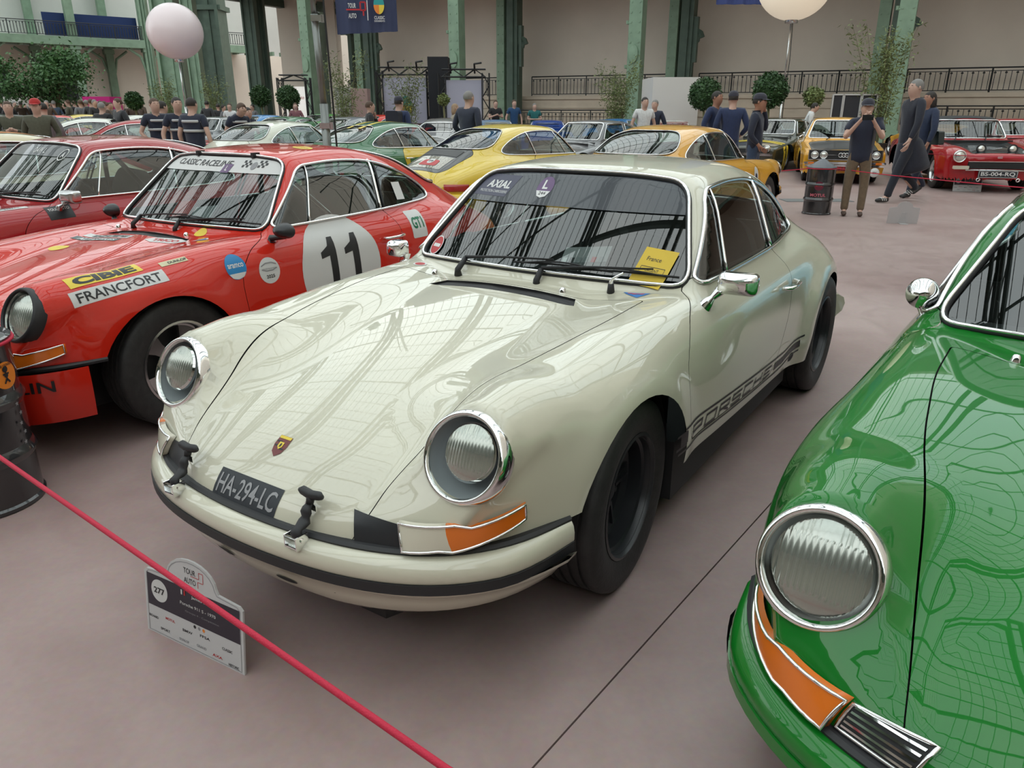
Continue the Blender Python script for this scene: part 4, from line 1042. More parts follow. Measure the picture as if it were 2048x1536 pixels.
decal(F, 'crest_field', poly2d([(-.022, .022), (.022, .022), (.023, .031), (-.023, .031)]), (-.005, -.757, .60), (1, 0, 0), (0, -.55, .83), I_YEL, .0025, cr)
decal(F, 'crest_shield', poly2d([(-.009, .011), (.009, .011), (.009, -.004), (0, -.013), (-.009, -.004)]), (-.005, -.757, .60), (1, 0, 0), (0, -.55, .83), I_YEL, .0029, cr)
decal(F, 'crest_horse', poly2d([(-.003, -.006), (.003, -.004), (.004, .004), (0, .008), (-.003, .003)]), (-.005, -.757, .60), (1, 0, 0), (0, -.55, .83), I_BLACK, .0033, cr)
# sun strip and stickers on the glass
def xz(poly): return poly2d(poly, .02)
def wsband(F, ws, zlo, m, name='sun_strip', ztop=1.236):
    hw = lambda z: .645 + (.488 - .645) * (z - .868) / (1.212 - .868) - .012
    top = [(hw(1.16), 1.16), (hw(1.19) - .004, 1.19), (.440, 1.215), (.25, ztop - .008), (-.25, ztop - .008), (-.440, 1.215), (-hw(1.19) + .004, 1.19), (-hw(1.16), 1.16)]
    pts = [(-hw(zlo), zlo), (0, zlo + .006), (hw(zlo), zlo)] + top
    return decal(F, name, poly2d([(x, z - 1.1) for x, z in pts], .025), (0, .83, 1.1), (1, 0, 0), (0, -1, 0), m, .0005, ws, .45)
SUNM = mat('dark_screen_film', (.022, .027, .036), .25, coat=.6)
sb = wsband(F, ws, 1.103, SUNM)
def wsd(name, m2, x, z, m, off=.0015, parent=None, rot=0): return decal(F, name, shift(m2, 0, 0, rot), (x, .83, z), (1, 0, 0), (0, -1, 0), m, off, parent or ws, .45)
wsd('maker_sticker', shift(rect2d(.20, .085), shear=.5), -.385, 1.168, mat('slate_violet_print', (.06, .06, .10), .4), .0012, sb); wsd('sticker_lettering', text2d('AXIAL', .145, .030, .03, .25), -.375, 1.172, I_WHITE, .002, sb); wsd('sticker_lettering', text2d('PROTECTION CARROSSERIE', .17, .010, .0), -.39, 1.143, I_WHITE, .002, sb)
wsd('round_sticker', disc2d(.040), -.112, 1.175, I_PUR, .0014, sb); wsd('sticker_lettering', text2d('L', .026, .034, .03), -.112, 1.184, I_WHITE, .0022, sb)
wsd('sticker_foot', poly2d([(-.036, .0), (.036, 0), (.022, -.020), (0, -.026), (-.022, -.020)]), -.112, 1.160, I_WHITE, .0021, sb); wsd('sticker_lettering', text2d('244', .034, .012, .0), -.112, 1.151, I_BLACK, .0028, sb)
wsd('round_sticker', disc2d(.034), -.552, .915, I_RED, .0014); wsd('sticker_rim', join2d(strokes2d([((.034 * math.cos(a), .034 * math.sin(a)), (.034 * math.cos(a + .26), .034 * math.sin(a + .26))) for a in np.arange(0, 6.28, .25)], .004)), -.552, .915, I_WHITE, .0018); wsd('sticker_bar', rect2d(.045, .012), -.552, .915, I_WHITE, .0020)
# papers: a grey card behind the glass, a yellow slip under the wiper
cd = wsd('entry_card', rect2d(.185, .078), .215, .948, mat('grey_card', (.33, .32, .33), .6), -.012, rot=.09)
wsd('card_foot', rect2d(.183, .026), .217, .922, mat('card_grey_dark', (.14, .14, .15), .6), -.0105, cd, .09)
for k in range(6): wsd('card_symbol', rect2d(.018, .018), .14 + k * .029, .935 + k * .0026, (I_WHITE, I_BLACK, I_GREY, I_GREY, I_RED, I_GREY)[k], -.009, cd)
yl = wsd('yellow_slip', rect2d(.125, .118), .495, .925, mat('yellow_paper', (.66, .46, .05), .7), .006, rot=-.12)
wsd('slip_print', join2d(strokes2d([((-.045, .0), (.045, .0)), ((-.045, -.020), (.045, -.020)), ((-.045, 0), (-.045, -.02)), ((.045, 0), (.045, -.02))], .0015)), .495, .925, I_BLACK, .007, yl, -.12)
wsd('slip_print', text2d('URGENT', .05, .009), .494, .915, I_BLACK, .007, yl, -.12); wsd('slip_print', text2d('France', .055, .013), .487, .951, I_BLACK, .007, yl, -.12)
decal(F, 'triangle_sticker', poly2d([(-.055, .018), (.05, .024), (.028, -.048)]), (.487, .50, .846), (1, 0, 0), (0, -.1, 1), I_BLUE, .0015, car); decal(F, 'triangle_print', strokes2d([((-.035, .012), (.03, .004)), ((-.01, .0), (.032, .014))], .008), (.487, .50, .846), (1, 0, 0), (0, -.1, 1), ink('rose', (.5, .1, .14)), .0022, car)
decal(F, 'round_sticker', disc2d(.030), (-.535, .497, .848), (1, 0, 0), (0, -.1, 1), I_WHITE, .0015, car); decal(F, 'sticker_lettering', disc2d(.022), (-.535, .497, .848), (1, 0, 0), (0, -.1, 1), I_RED, .0022, car)
# rubber bonnet straps
for x in (-.288, .226):
    foot = Vector((x, -.905, .452)); top = Vector((x, -.848, .522)); d = (top - foot); L = d.length; dn = d.normalized(); out = dn.cross(Vector((1, 0, 0))).normalized()
    if out.y > 0: out = -out
    b = MB(); pts = [foot + dn * (L * t) + out * (.026 + .006 * math.sin(t * 9)) for t in np.linspace(0, 1, 9)]; b.tube(pts, [.013, .019, .013, .017, .019, .013, .018, .014, .010], 12, flat=.62)
    tp = pts[-1] + dn * .022 + out * .008; b.tube([tp + Vector((-.042, 0, .004)), tp + Vector((-.030, 0, .006)), tp, tp + Vector((.030, 0, .006)), tp + Vector((.042, 0, .004))], [.006, .012, .013, .012, .006], 10); b.tube([pts[-1], tp], [.010, .012], 8)
    st = b.build('bonnet_strap', RUBBER, hood, True)
    b = MB()
    for sx in (-.021, .021): b.box(foot + Vector((sx, -.012, .004)) + out * .01, (.003, .040, .036))
    b.box(foot + Vector((0, -.02, -.008)), (.044, .03, .004)); b.tube([foot + Vector((-.026, -.012, .008)) + out * .01, foot + Vector((.026, -.012, .008)) + out * .01], .006, 8)
    b.build('strap_bracket', CHROME, st, False); b = MB(); b.box(foot + dn * .085 + out * .02, (.040, .004, .016)); b.build('strap_hook', CHROME, st, False)
b = MB(); b.tube([Vector((.385, .505, .843)), Vector((.387, .50, .885)), Vector((.395, .498, .900)), Vector((.435, .50, .925))], [.010, .009, .005, .004], 8); b.build('aerial_mount', CHROME, car, True)
b = MB(); b.tube([Vector((.385, .505, .843)), Vector((.387, .50, .880))], [.015, .011], 10); b.build('aerial_foot', RUBBER, car, True)
for x in (-.22, .20):
    decal(F, 'valance_slot', shift(poly2d([(-.065, .0), (.045, .012), (.065, .0), (.045, -.008)]), 0, 0), (x, -.90, .30), (1, 0, 0), (0, -1, 0), BLACK, .001, bump, .01) if False else None
b = MB(); b.box((.30, 1.22, .70), (.10, .06, .10)); b.build('red_belt_pad', I_RED, car)

# ------------------------------------------------ red coupe with number 11
car, R = car911('orange-red coupe wearing a white roundel with number 11 on the door', (-2.213, 3.927), -.539, -.007, P_RED, key='std', ff=.022, fr=.03, wheel='petal', wmats=[BRUSHED, BLACK], ringm=RUBBER, lampstyle='full', nose='amber', bumper_stripe=False, cage=BRUSHED, interior=DARKIN, ws=(.19, .22), xs=(.66, .69))
F = R['S'].F; dL, dR = child(car, 'door'); hood = child(car, 'hood')[0]; ws = child(car, 'windscreen')[0]; bump = child(car, 'front_bumper')[0]
mirror_round(dL, 1, (.70, .60, .83), (.79, .62, .885), SATIN, .042, .085, long=1.55); mirror_round(dR, -1, (.70, .60, .83), (.74, .62, .895), SATIN, .042, .07, long=1.4)
S_ = lambda name, m2, y, z, m, off=.0015, parent=None, rot=0, reach=.2: decal(F, name, shift(m2, 0, 0, rot), (.75, y, z), (0, 1, 0), (1, 0, 0), m, off, parent or car, reach)
r11 = S_('roundel', disc2d(.325, .300, 48), 1.045, .615, WHITE, .0015, dL)
def num11():
    out = []
    for x0 in (-.10, .09): out.append(poly2d([(x0 - .0, -.18), (x0 + .055, -.18), (x0 + .055, .20), (x0 + .015, .20), (x0 - .005, .155), (x0 - .065, .125), (x0 - .065, .09), (x0, .10)], .04))
    return join2d(*out)
S_('roundel_number', num11(), 1.045, .60, I_BLACK, .0026, r11)
fN = np.array([.62, .0, .78]); fN = (.72, -.05, .69)
# place fender stickers with the fender's own normal
def Fd(name, m2, p, m, off=.0015, parent=None, nrm=(.72, -.05, .69), tilt=0.0):
    return decal(F, name, shift(m2, 0, 0, tilt), p, (0, 1, 0.04), nrm, m, off, parent or car, .15)
q = Fd('sponsor_strip', rect2d(.34, .062), (.655, -.33, .800), I_YEL, tilt=.0); Fd('strip_lettering', text2d('CIBIE', .29, .046, .05), (.655, -.33, .800), I_BLACK, .0024, q)
q = Fd('place_name_strip', rect2d(.44, .066), (.712, -.30, .745), WHITE, nrm=(.85, -.05, .5)); Fd('strip_lettering', text2d('FRANCFORT', .39, .044, .012), (.712, -.30, .745), I_BLACK, .0024, q, nrm=(.85, -.05, .5))
q = Fd('tyre_maker_strip', rect2d(.145, .030), (.69, -.0, .812), ink('pale_yellow', (.6, .55, .35))); Fd('strip_lettering', text2d('DUNLOP', .10, .015, .03), (.69, .02, .812), I_BLACK, .0024, q)
q = S_('blue_round_sticker', disc2d(.062), .30, .74, ink('sky_blue', (.02, .22, .50))); S_('sticker_lettering', text2d('aramco', .095, .020, .02), .30, .747, I_WHITE, .0024, q); S_('sticker_foot', poly2d([(-.052, -.030), (.052, -.030), (.035, -.052), (0, -.061), (-.035, -.052)]), .30, .74, I_WHITE, .0022, q)
q = S_('event_sticker', disc2d(.068), .50, .69, WHITE); S_('sticker_lettering', text2d('2025', .055, .018, .02), .50, .660, I_BLACK, .0024, q); S_('sticker_lettering', join2d(strokes2d([((-.05, .018), (-.02, .030)), ((-.02, .030), (.02, .030)), ((.02, .030), (.05, .018)), ((-.05, .0), (-.02, -.010)), ((-.02, -.010), (.02, -.010)), ((.02, -.010), (.05, 0))], .006), text2d('GRAND PALAIS PARIS', .09, .008)), .50, .70, I_GREY, .0024, q)
q = S_('class_sticker', poly2d(round_poly([(-.075, -.085), (.075, -.085), (.075, .085), (-.075, .085)], .015, 3)), 1.80, .775, WHITE, .0015, car, 0, .3); S_('sticker_lettering', text2d('GT1', .11, .07, .03), 1.80, .785, I_GRN, .0026, q, 0, .3)
T_ = lambda name, m2, x, y, m, off=.0015, parent=None, rot=0, z=.85: decal(F, name, shift(m2, 0, 0, rot), (x, y, z), (1, 0, 0), (0, -.12, 1), m, off, parent or hood, .2)
q = T_('diamond_sticker', poly2d([(-.13, .0), (-.07, .042), (.07, .042), (.13, 0), (.07, -.042), (-.07, -.042)]), .225, .295, WHITE, rot=.35); T_('sticker_lettering', text2d('TRICO', .15, .045, .05), .225, .295, I_RED, .0024, q, .35)
q = T_('triangle_sticker', poly2d([(-.05, -.035), (.05, -.035), (0, .05)]), .40, .40, WHITE, parent=car, rot=.4); T_('sticker_print', poly2d([(-.03, -.025), (.03, -.025), (0, .03)]), .40, .40, I_BLUE, .0024, q, .4)
q = T_('team_strip', rect2d(.36, .055), -.20, .235, WHITE, rot=.1); T_('strip_lettering', text2d('EQUIPE', .28, .040, .04), -.18, .235, I_BLACK, .0024, q, .1)
q = T_('team_strip', rect2d(.36, .050), -.21, .165, ink('slate', (.07, .10, .10)), rot=.1); T_('strip_lettering', text2d('ALPASPIKES', .30, .034, .03), -.20, .165, I_WHITE, .0024, q, .1)
q = T_('shell_sticker', disc2d(.06, .045), -.26, -.02, I_YEL, rot=.2)
q = T_('catch_sticker', disc2d(.036), .27, .485, I_YEL, parent=car, z=.86)
decal(F, 'roof_sticker', disc2d(.07, .05), (.32, 1.26, 1.27), (1, 0, 0), (0, 0, 1), I_YEL, .0015, car, .2); decal(F, 'sticker_lettering', text2d('MARCHAL', .11, .02, .02), (.32, 1.26, 1.27), (1, 0, 0), (0, 0, 1), I_RED, .0024, car, .2)
def wsd(name, m2, x, z, m, off=.0015, parent=None, rot=0): return decal(F, name, shift(m2, 0, 0, rot), (x, .83, z), (1, 0, 0), (0, -1, 0), m, off, parent or ws, .45)
sb = wsband(F, ws, 1.145, WHITE); wsd('strip_lettering', text2d('CLASSIC RACELINE', .52, .032, .012, .2), -.12, 1.192, I_BLACK, .002, sb)
sq = []
for cx in (.25, .36):
    for i in range(4):
        for j in range(3):
            if (i + j) % 2 == 0: sq.append(shift(rect2d(.015, .012), cx - .022 + i * .015, -.012 + j * .012))
wsd('chequered_flags', join2d(*sq), 0, 1.195, I_BLACK, .002, sb); wsd('flag_badge', disc2d(.020), .305, 1.185, I_GREY, .0022, sb)
q = wsd('violet_sticker', poly2d([(-.035, -.02), (.03, -.02), (.035, .025), (-.03, .025)]), .12, 1.165, I_PUR, .0024, sb); wsd('sticker_lettering', text2d('L', .016, .026, .02), .12, 1.168, I_WHITE, .003, sb)
wsd('entry_card', rect2d(.15, .08), -.02, .96, I_RED, -.012, rot=.1); wsd('entry_card', rect2d(.15, .075), .16, .945, I_GREY, -.012, rot=.1)
decal(F, 'quarter_label', rect2d(.09, .12), (.66, 1.78, 1.0), (0, 1, 0), (1, 0, .4), I_WHITE, .002, car, .2)
# deep front apron with tyre lettering
def apron(Rk):
    N_ = smooth_plan(Rk['nose'], -.40); b = ring_sweep(N_[4:-4], [(.045, .452), (.050, .40), (.048, .33), (.030, .25), (.02, .22), (-.04, .215)], sc=lambda a, d, z: (d * (1 - .4 * max(0, a - .8) / .2), z)); return b.mesh(True, 'b', .9)
for o in child(car, 'front_valance') + child(car, 'front_bumper'):
    for c in list(o.children):
        if c.name.startswith('bumper_strip'): bpy.data.objects.remove(c)
for o in child(car, 'front_valance'): bpy.data.objects.remove(o)
bump = child(car, 'front_bumper')[0]; bump.data = apron(R); bump.data.materials.append(None); bump.material_slots[0].link = 'OBJECT'; bump.material_slots[0].material = P_RED; bump.name = 'front_apron'
def curve_print(pl, txt, w, h, cx, z, m, parent, cy=-.40, a_mid=60):
    """print bent round the nose: x runs along the plan angle"""
    N_ = smooth_plan(R['nose'], cy); aa = np.arctan2(N_[:, 0], -(N_[:, 1] - cy)); rr = np.hypot(N_[:, 0], N_[:, 1] - cy); V = []
    m2 = text2d(txt, w, h, .015)
    for v in m2[0]:
        a = math.radians(a_mid) + v.x / .66; r = np.interp(a, aa, rr) + .0545; V.append((r * math.sin(a), cy - r * math.cos(a), z + v.y))
    obj(pl, me_from(V, m2[1], smooth=False), m, parent)
curve_print('apron_lettering', 'MICHELIN', .37, .050, 0, .395, I_BLACK, bump, a_mid=53.5)
for s in (-.02, .46): 
    b = MB(); p = R['S'].on([s - .2], [1.232], 1, 1.35, .15)[0]; b.box((p[0], p[1] + .005, p[2] + .01), (.022, .05, .03)); b.build('screen_clip', RUBBER, ws)

# ------------------------------------------------ crimson coupe at the left edge
car, R = car911('crimson coupe at the left edge behind the number 11 coupe', (-4.063, 5.199), -.603, .01, P_RED2, key='std', ff=.022, fr=.03, wheel='petal', wmats=[BRUSHED, BLACK], nose='amber', cage=BLACK, ws=(.19, .22), xs=(.66, .69))
F = R['S'].F; dL, dR = child(car, 'door'); ws = child(car, 'windscreen')[0]; hood = child(car, 'hood')[0]
mirror_rect(dL, 1, (.70, .61, .83), (.80, .66, .912), BRUSHED, (.17, .085)); mirror_rect(dR, -1, (.70, .61, .83), (.78, .66, .905), BRUSHED)
q = Fd('event_sticker', rect2d(.17, .11), (.72, .60, .81), I_BLACK, nrm=(.85, -.05, .5)); Fd('sticker_lettering', text2d('TOUR AUTO', .14, .022, .02), (.725, .60, .84), I_WHITE, .0024, q, nrm=(.85, -.05, .5))
sb = wsband(F, ws, 1.15, SUNM); wsd('strip_lettering', text2d('OAW L', .17, .035, .01), .05, 1.19, I_WHITE, .002, sb); wsd('round_sticker', join2d(strokes2d([((.036 * math.cos(a), .036 * math.sin(a)), (.036 * math.cos(a + .26), .036 * math.sin(a + .26))) for a in np.arange(0, 6.28, .25)], .006), text2d('A', .03, .035, .02)), .36, 1.165, I_WHITE, .002, sb)
q = Fd('crew_name_strip', rect2d(.34, .055), (.62, .27, .845), WHITE, nrm=(.3, -.05, 1)); Fd('strip_lettering', text2d('Henri GAMMAL', .26, .020, .01), (.62, .27, .835), I_BLACK, .0024, q, nrm=(.3, -.05, 1)); Fd('strip_lettering', text2d('GAMMAL', .15, .018, .01), (.60, .27, .862), I_BLACK, .0024, q, nrm=(.3, -.05, 1))

# ------------------------------------------------ green coupe cut by the right edge
car, R = car911('bright green coupe in the right foreground, chrome grilles and round mirror', (1.444, 1.381), -.658, 0.0, P_GREEN, key='std', ff=.022, fr=.03, wheel='petal', wmats=[BRUSHED, BLACK], nose='amber', bumper_stripe=False, lampstyle='full', ws=(.19, .22), xs=(.66, .69))
dL, dR = child(car, 'door')
mirror_round(dR, -1, (.68, .70, .862), (.700, .70, .935), CHROME, .050, .060)
# ================================================================== coupes parked across the aisle, seen from behind
P_YEL = paint('yellow_paint', (.66, .47, .015)); P_ORG = paint('amber_yellow_paint', (.70, .33, .008)); P_WHT = paint('white_paint', (.66, .66, .60)); P_DKG = paint('leaf_green_paint', (.008, .12, .03)); P_SIL = paint('silver_grey_paint', (.18, .19, .20)); P_BLU = paint('sky_blue_paint', (.02, .20, .50)); P_LIME = paint('lime_green_paint', (.05, .30, .03)); P_GRY = paint('mid_grey_paint', (.13, .13, .135)); P_BLK = paint('black_paint', (.012, .012, .014)); P_OLV = paint('olive_black_paint', (.035, .037, .022)); P_GOLD = paint('cream_gold_paint', (.55, .47, .28)); P_IVO = paint('ivory_paint', (.60, .60, .50))
MID = dict(key='far', h=.045, ff=.022, fr=.035, lo=True, wheel='petal', wmats=[BRUSHED, BLACK], nose='amber', ws=(.19, .22), xs=(.66, .69))
def far911(label, loc, rz, z, col, group='coupes parked across the aisle', **k):
    a = dict(MID); a.update(k); return car911(label, loc, rz, z, col, group=group, **a)
CARB = mat('carbon_weave', (.20, .18, .13), .25, coat=1, noise=.6, nscale=60); LIDDK = mat('dark_engine_lid', (.05, .05, .052), .3, coat=.5)
c, R = far911('yellow coupe seen from behind with black engine lid grille', (.891, 12.38), 2.382, 0, P_YEL, lidm=LIDDK, fr=.035)
F = R['S'].F; lid = child(c, 'engine_lid')[0]
q = decal(F, 'lid_grille', rect2d(.66, .17), (0, 2.62, .93), (-1, 0, 0), (0, .4, .9), I_BLACK, .004, lid); decal(F, 'lid_panel', rect2d(.64, .30), (0, 2.87, .83), (-1, 0, 0), (0, .45, .85), CARB, .003, lid)
q = decal(F, 'event_plate', poly2d(round_poly([(-.17, -.08), (.17, -.08), (.15, .06), (-.15, .06)], .04, 4)), (-.02, 2.88, .83), (-1, 0, 0), (0, .45, .85), I_RED, .006, lid); q2 = decal(F, 'plate_roundel', disc2d(.06), (-.02, 2.86, .84), (-1, 0, 0), (0, .45, .85), WHITE, .008, q); decal(F, 'plate_lettering', text2d('278', .08, .04, .02), (-.02, 2.86, .84), (-1, 0, 0), (0, .45, .85), I_BLACK, .010, q2)
c, R = far911('amber yellow coupe seen from behind beyond the cream roof', (2.822, 10.84), 2.465, .02, P_ORG)
F = R['S'].F; q = decal(F, 'oval_sticker', disc2d(.07, .11), (-.80, .45, .66), (0, -1, 0), (-1, 0, 0), WHITE, .002, c, .3); decal(F, 'sticker_print', disc2d(.035, .05), (-.80, .45, .64), (0, -1, 0), (-1, 0, 0), I_NAVY, .004, q, .3)
c, R = far911('green coupe with yellow roof stripes and yellow doors', (-1.347, 14.42), 2.474, 0, P_DKG)
F = R['S'].F
for x in (-.16, .12): decal(F, 'roof_stripe', rect2d(.07, 1.0, .05), (x, 1.5, 1.28), (1, 0, 0), (0, 0, 1), I_YEL, .004, c, .3)
for o in child(c, 'door'): o.material_slots[0].material = P_YEL
q = decal(F, 'door_band', rect2d(1.0, .16, .05), (-.78, 1.0, .66), (0, -1, 0), (-1, 0, 0), P_DKG, .003, c, .3)
far911('cream coupe roof behind the light mast', (-3.72, 15.55), 2.707, 0, P_IVO)
far911('red coupe seen from behind, left of the light mast', (-6.25, 16.67), 1.75, 0, P_RED2)
far911('white coupe tucked behind the far red coupe', roofpos(185, 18.6, 1.9), 1.9, 0, P_WHT)
c, R = far911('cream gold striped coupe roof at the left edge', (-5.95, 6.55), -.62, 0.0, P_GOLD, group='coupes in the left row')
F = R['S'].F
for x in (-.28, .28): decal(F, 'roof_stripe', rect2d(.09, .9, .05), (x, 1.4, 1.28), (1, 0, 0), (0, 0, 1), I_ORG, .004, c, .3)
far911('pale yellow coupe windscreen behind the man in the red cap', roofpos(165, 31, 2.3), 2.3, 0, P_YEL, group='distant coupes')
far911('red and yellow coupe far left by the crowd', roofpos(108, 27, 2.3), 2.3, 0, P_RED, group='distant coupes')
far911('small white coupe beyond the marshals in navy', roofpos(272, 27, 2.5), 2.5, 0, P_WHT, group='distant coupes')
far911('sky blue coupe in the far row', roofpos(526, 28.4, 2.6), 2.6, 0, P_BLU, group='distant coupes')
far911('dark green coupe in the far row beside the blue one', roofpos(578, 22.5, 2.7), 2.7, 0, P_DKG, group='distant coupes')
far911('lime green coupe in the far row', roofpos(652, 34.5, 2.75), 2.7, 0, P_LIME, group='distant coupes')
far911('silver grey coupe behind the light mast', roofpos(702, 21.5, 2.6), 2.6, 0, P_SIL, group='distant coupes')
far911('bright red coupe behind the woman in black', roofpos(765, 29, 2.5), 2.5, 0, P_RED, group='distant coupes')
far911('light blue coupe mostly hidden behind the green coupe windscreen', (6.97, 6.6), 1.9, 0, paint('turquoise_paint', (.08, .42, .60)), group='coupes parked across the aisle')
# ================================================================== other cars: general three-box body
def field_gen(s):
    T = Sp(*s['top']); WPn = Sp(*s['plan']); RR_ = Sp(*s['roof']); GX = Sp(*s['gx']); zb = s['zb']; tb = s.get('tumble', .42)
    kt = s.get('kt', .07); cr = s.get('crown', .04); y0, sl, cv = s['ws']; yr0, slr = s['rear']; kr = s.get('kr', .06); y1, y2 = s['ends']; fe = s.get('fend')
    FE = Sp(*fe) if fe else None; xf = s.get('xf', .6)
    def F(P):
        x = np.abs(P[..., 0]); y = P[..., 1]; z = P[..., 2]
        top = T(y) - cr * (x / .7) ** 2
        if FE: top = smax(top, FE(y) - 1.6 * (x - xf) ** 2, .07)
        w = WPn(y); fl = np.zeros_like(y)
        for yc in s['wheels']:
            r = np.sqrt((y - yc) ** 2 + (z - .30) ** 2); fl = fl + s.get('flare', .012) * np.exp(-np.maximum(r - .34, 0) ** 2 / .08 ** 2)
        side = x - (w - .28 * np.maximum(z - .55, 0) ** 1.6 - .3 * np.maximum(.40 - z, 0) ** 1.5 + fl)
        L = smax(z - top, side, kt); L = smax(L, s.get('nose', lambda y, z, x: y1 - y + .10 * (x / .75) ** 2.5)(y, z, x), s.get('kn', .05)); L = smax(L, y - y2 + .06 * (x / .75) ** 2, .05)
        ws = (y0 + sl * (z - zb) + cv * x ** 2 - y) / math.hypot(1, sl); rw = (y - (yr0 - slr * (z - zb)) + .10 * x ** 2) / math.hypot(1, slr)
        roof = z - (RR_(y) - .025 * (x / .5) ** 2); sg = (x - (GX(y) - tb * np.maximum(z - zb, -.06))) * .91
        G = smax(roof, sg, kr); G = smax(G, ws, .035); G = smax(G, rw, .05)
        return smin(L, G, .02)
    return F
def shell_gen(key, s, h=.045):
    if key in SHELLS: return SHELLS[key]
    F = field_gen(s); y1, y2 = s['ends']; S = Shell(F, y1 + .75, y2 - .6, -.5, h, math.radians(38.5), 56, 52, 1.25, 1.25); R = {'S': S}; hc = h * .75
    fl = lambda P: (P * np.array([-1, 1, 1]))[::-1]
    yc = (y1 + y2) / 2
    p = resample(round_poly(s['ws_poly'], .06, 5), hc); R['ws'] = S.on(p[:, 0], p[:, 1], 1, yc, y1 - .1 if False else s['ws'][0] - .35); S.curve(R['ws'], name='ws')
    p = resample(round_poly(s['rw_poly'], .06, 5), hc); R['rw'] = S.on(p[:, 0], p[:, 1], 1, yc, y2 + .3); S.curve(R['rw'], name='rw')
    R['dlo'] = []
    for i, d in enumerate(s['dlo']):
        p = resample(round_poly(d, .03, 4), hc); q = S.on(p[:, 0], p[:, 1], 0, .3, 1.1); R['dlo'].append(q); S.curve(q, name='d%d' % i); S.curve(fl(q), name='e%d' % i)
    p = resample(round_poly(s['hood'], .05, 4), hc); R['hood'] = S.on(p[:, 0], p[:, 1], 2, .3, 1.4); S.curve(R['hood'], gap=.005, name='hood')
    p = resample(round_poly(s['door'], .05, 4), hc); R['door'] = S.on(p[:, 0], p[:, 1], 0, .3, 1.1); S.curve(R['door'], gap=.005, name='door'); S.curve(fl(R['door']), gap=.005, name='door2')
    an = np.linspace(math.radians(-30), math.radians(210), 24)
    for i, w in enumerate(s['wheels']):
        P = S.on(w + .345 * np.cos(an), .30 + .345 * np.sin(an), 0, .3, 1.15); S.curve(P, name='a%d' % i); S.curve(fl(P), name='b%d' % i)
    S.triangulate(); I = S.inside; C = S.C3; zl = s.get('zlow', .22)
    cut = I('ws') | I('rw') | (C[:, 2] < zl)
    gl = np.zeros(len(C), bool)
    for i in range(len(s['dlo'])): gl |= I('d%d' % i) | I('e%d' % i)
    for i in range(len(s['wheels'])): cut |= I('a%d' % i) | I('b%d' % i)
    cut |= gl
    R['m_body'] = S.mesh(~(cut | I('hood') | I('door') | I('door2')), name='body'); R['m_hood'] = S.mesh(I('hood_in') & ~cut, name='hood'); R['m_dl'] = S.mesh(I('door_in') & ~cut, name='door'); R['m_dr'] = S.mesh(I('door2_in') & ~cut, name='door')
    R['m_ws'] = S.mesh(I('ws'), -.003); R['m_rw'] = S.mesh(I('rw'), -.003)
    R['m_g'] = []
    for i in range(len(s['dlo'])):
        for k in 'de': R['m_g'].append(S.mesh(I('%s%d' % (k, i)), -.003))
    SHELLS[key] = R; return R
def car_gen(label, key, s, loc, rz, col, hoodm=None, group='classic cars on show', scale=1.0, trim=None, rimm=None, z=0.0, roofm=None):
    R = shell_gen(key, s); S = R['S']; root = empty('classic_car', (*loc, z), rz, label, 'car', group); root.scale = (scale,) * 3; TR = trim or CHROME
    pobj('body_shell', R['m_body'], col, root); pobj('hood', R['m_hood'], hoodm or col, root); pobj('door', R['m_dl'], col, root); pobj('door', R['m_dr'], col, root)
    w = pobj('windscreen', R['m_ws'], WGLASS, root); rwn = pobj('rear_window', R['m_rw'], WGLASS, root)
    for g in R['m_g']: pobj('side_glass', g, WGLASS, root)
    def outl(name, P, r, m, off, parent, mir=False):
        q = np.array(P) + S.normal(np.array(P)) * off
        if mir: q = q * np.array([-1, 1, 1])
        b = MB(); b.tube([tuple(p) for p in q], r, 5, closed=True); b.build(name, m, parent, True)
    outl('windscreen_trim', R['ws'], .013, TR, .004, w); outl('window_trim', R['rw'], .011, TR, .004, rwn)
    for d in R['dlo']:
        for m_ in (False, True): outl('window_frame', d, .009, TR, .004, root, m_)
    y1, y2 = s['ends']; wy = s['wheels']; b = MB()
    b.prism([(-.5, y1 + .25), (.5, y1 + .25), (.5, wy[0] + .38), (.70, wy[0] + .40), (.70, wy[1] - .40), (.5, wy[1] - .38), (.5, y2 - .2), (-.5, y2 - .2), (-.5, wy[1] - .38), (-.70, wy[1] - .40), (-.70, wy[0] + .40), (-.5, wy[0] + .38)], .2, .42)
    b.box((0, (wy[0] + .42), .6), (1.2, .02, .4)); b.box((0, s['ws'][0] + .22, s['zb'] - .09), (1.2, .4, .12))
    for sg in (1, -1):
        for y in wy: arch_liner(b, sg * .46, sg * .74, y, .30, .36)
    b.build('floor_pan', BLACK, root)
    for sg in (1, -1): seat(root, sg * .34, s['ws'][0] + .85, .28, DARKIN)
    add_wheels(root, 'petal', ys=wy, xs=(s['track'],) * 2, ws=(.17, .18), R=.30, rim=.19, zc=.30, mats=[rimm or BRUSHED, BLACK], lo=True)
    return root, R
def front_lamp(root, x, y, z, r, s=1, bez=None, tilt=.05, name='head_lamp', lens=None, cover=None):
    b = MB(); M = frame((x, y, z), (0, -1, tilt)); b.lathe([(r * .82, .006), (r * .90, .016), (r, .010), (r * 1.02, -.02)], 24, M); o = b.build(name, bez or CHROME, root, True)
    b = MB(); b.lathe([(0.0001, .022), (r * .5, .018), (r * .85, .004), (r * .85, -.01)], 24, M); b.build('lens', cover or lens or LENSM, o, True); return o
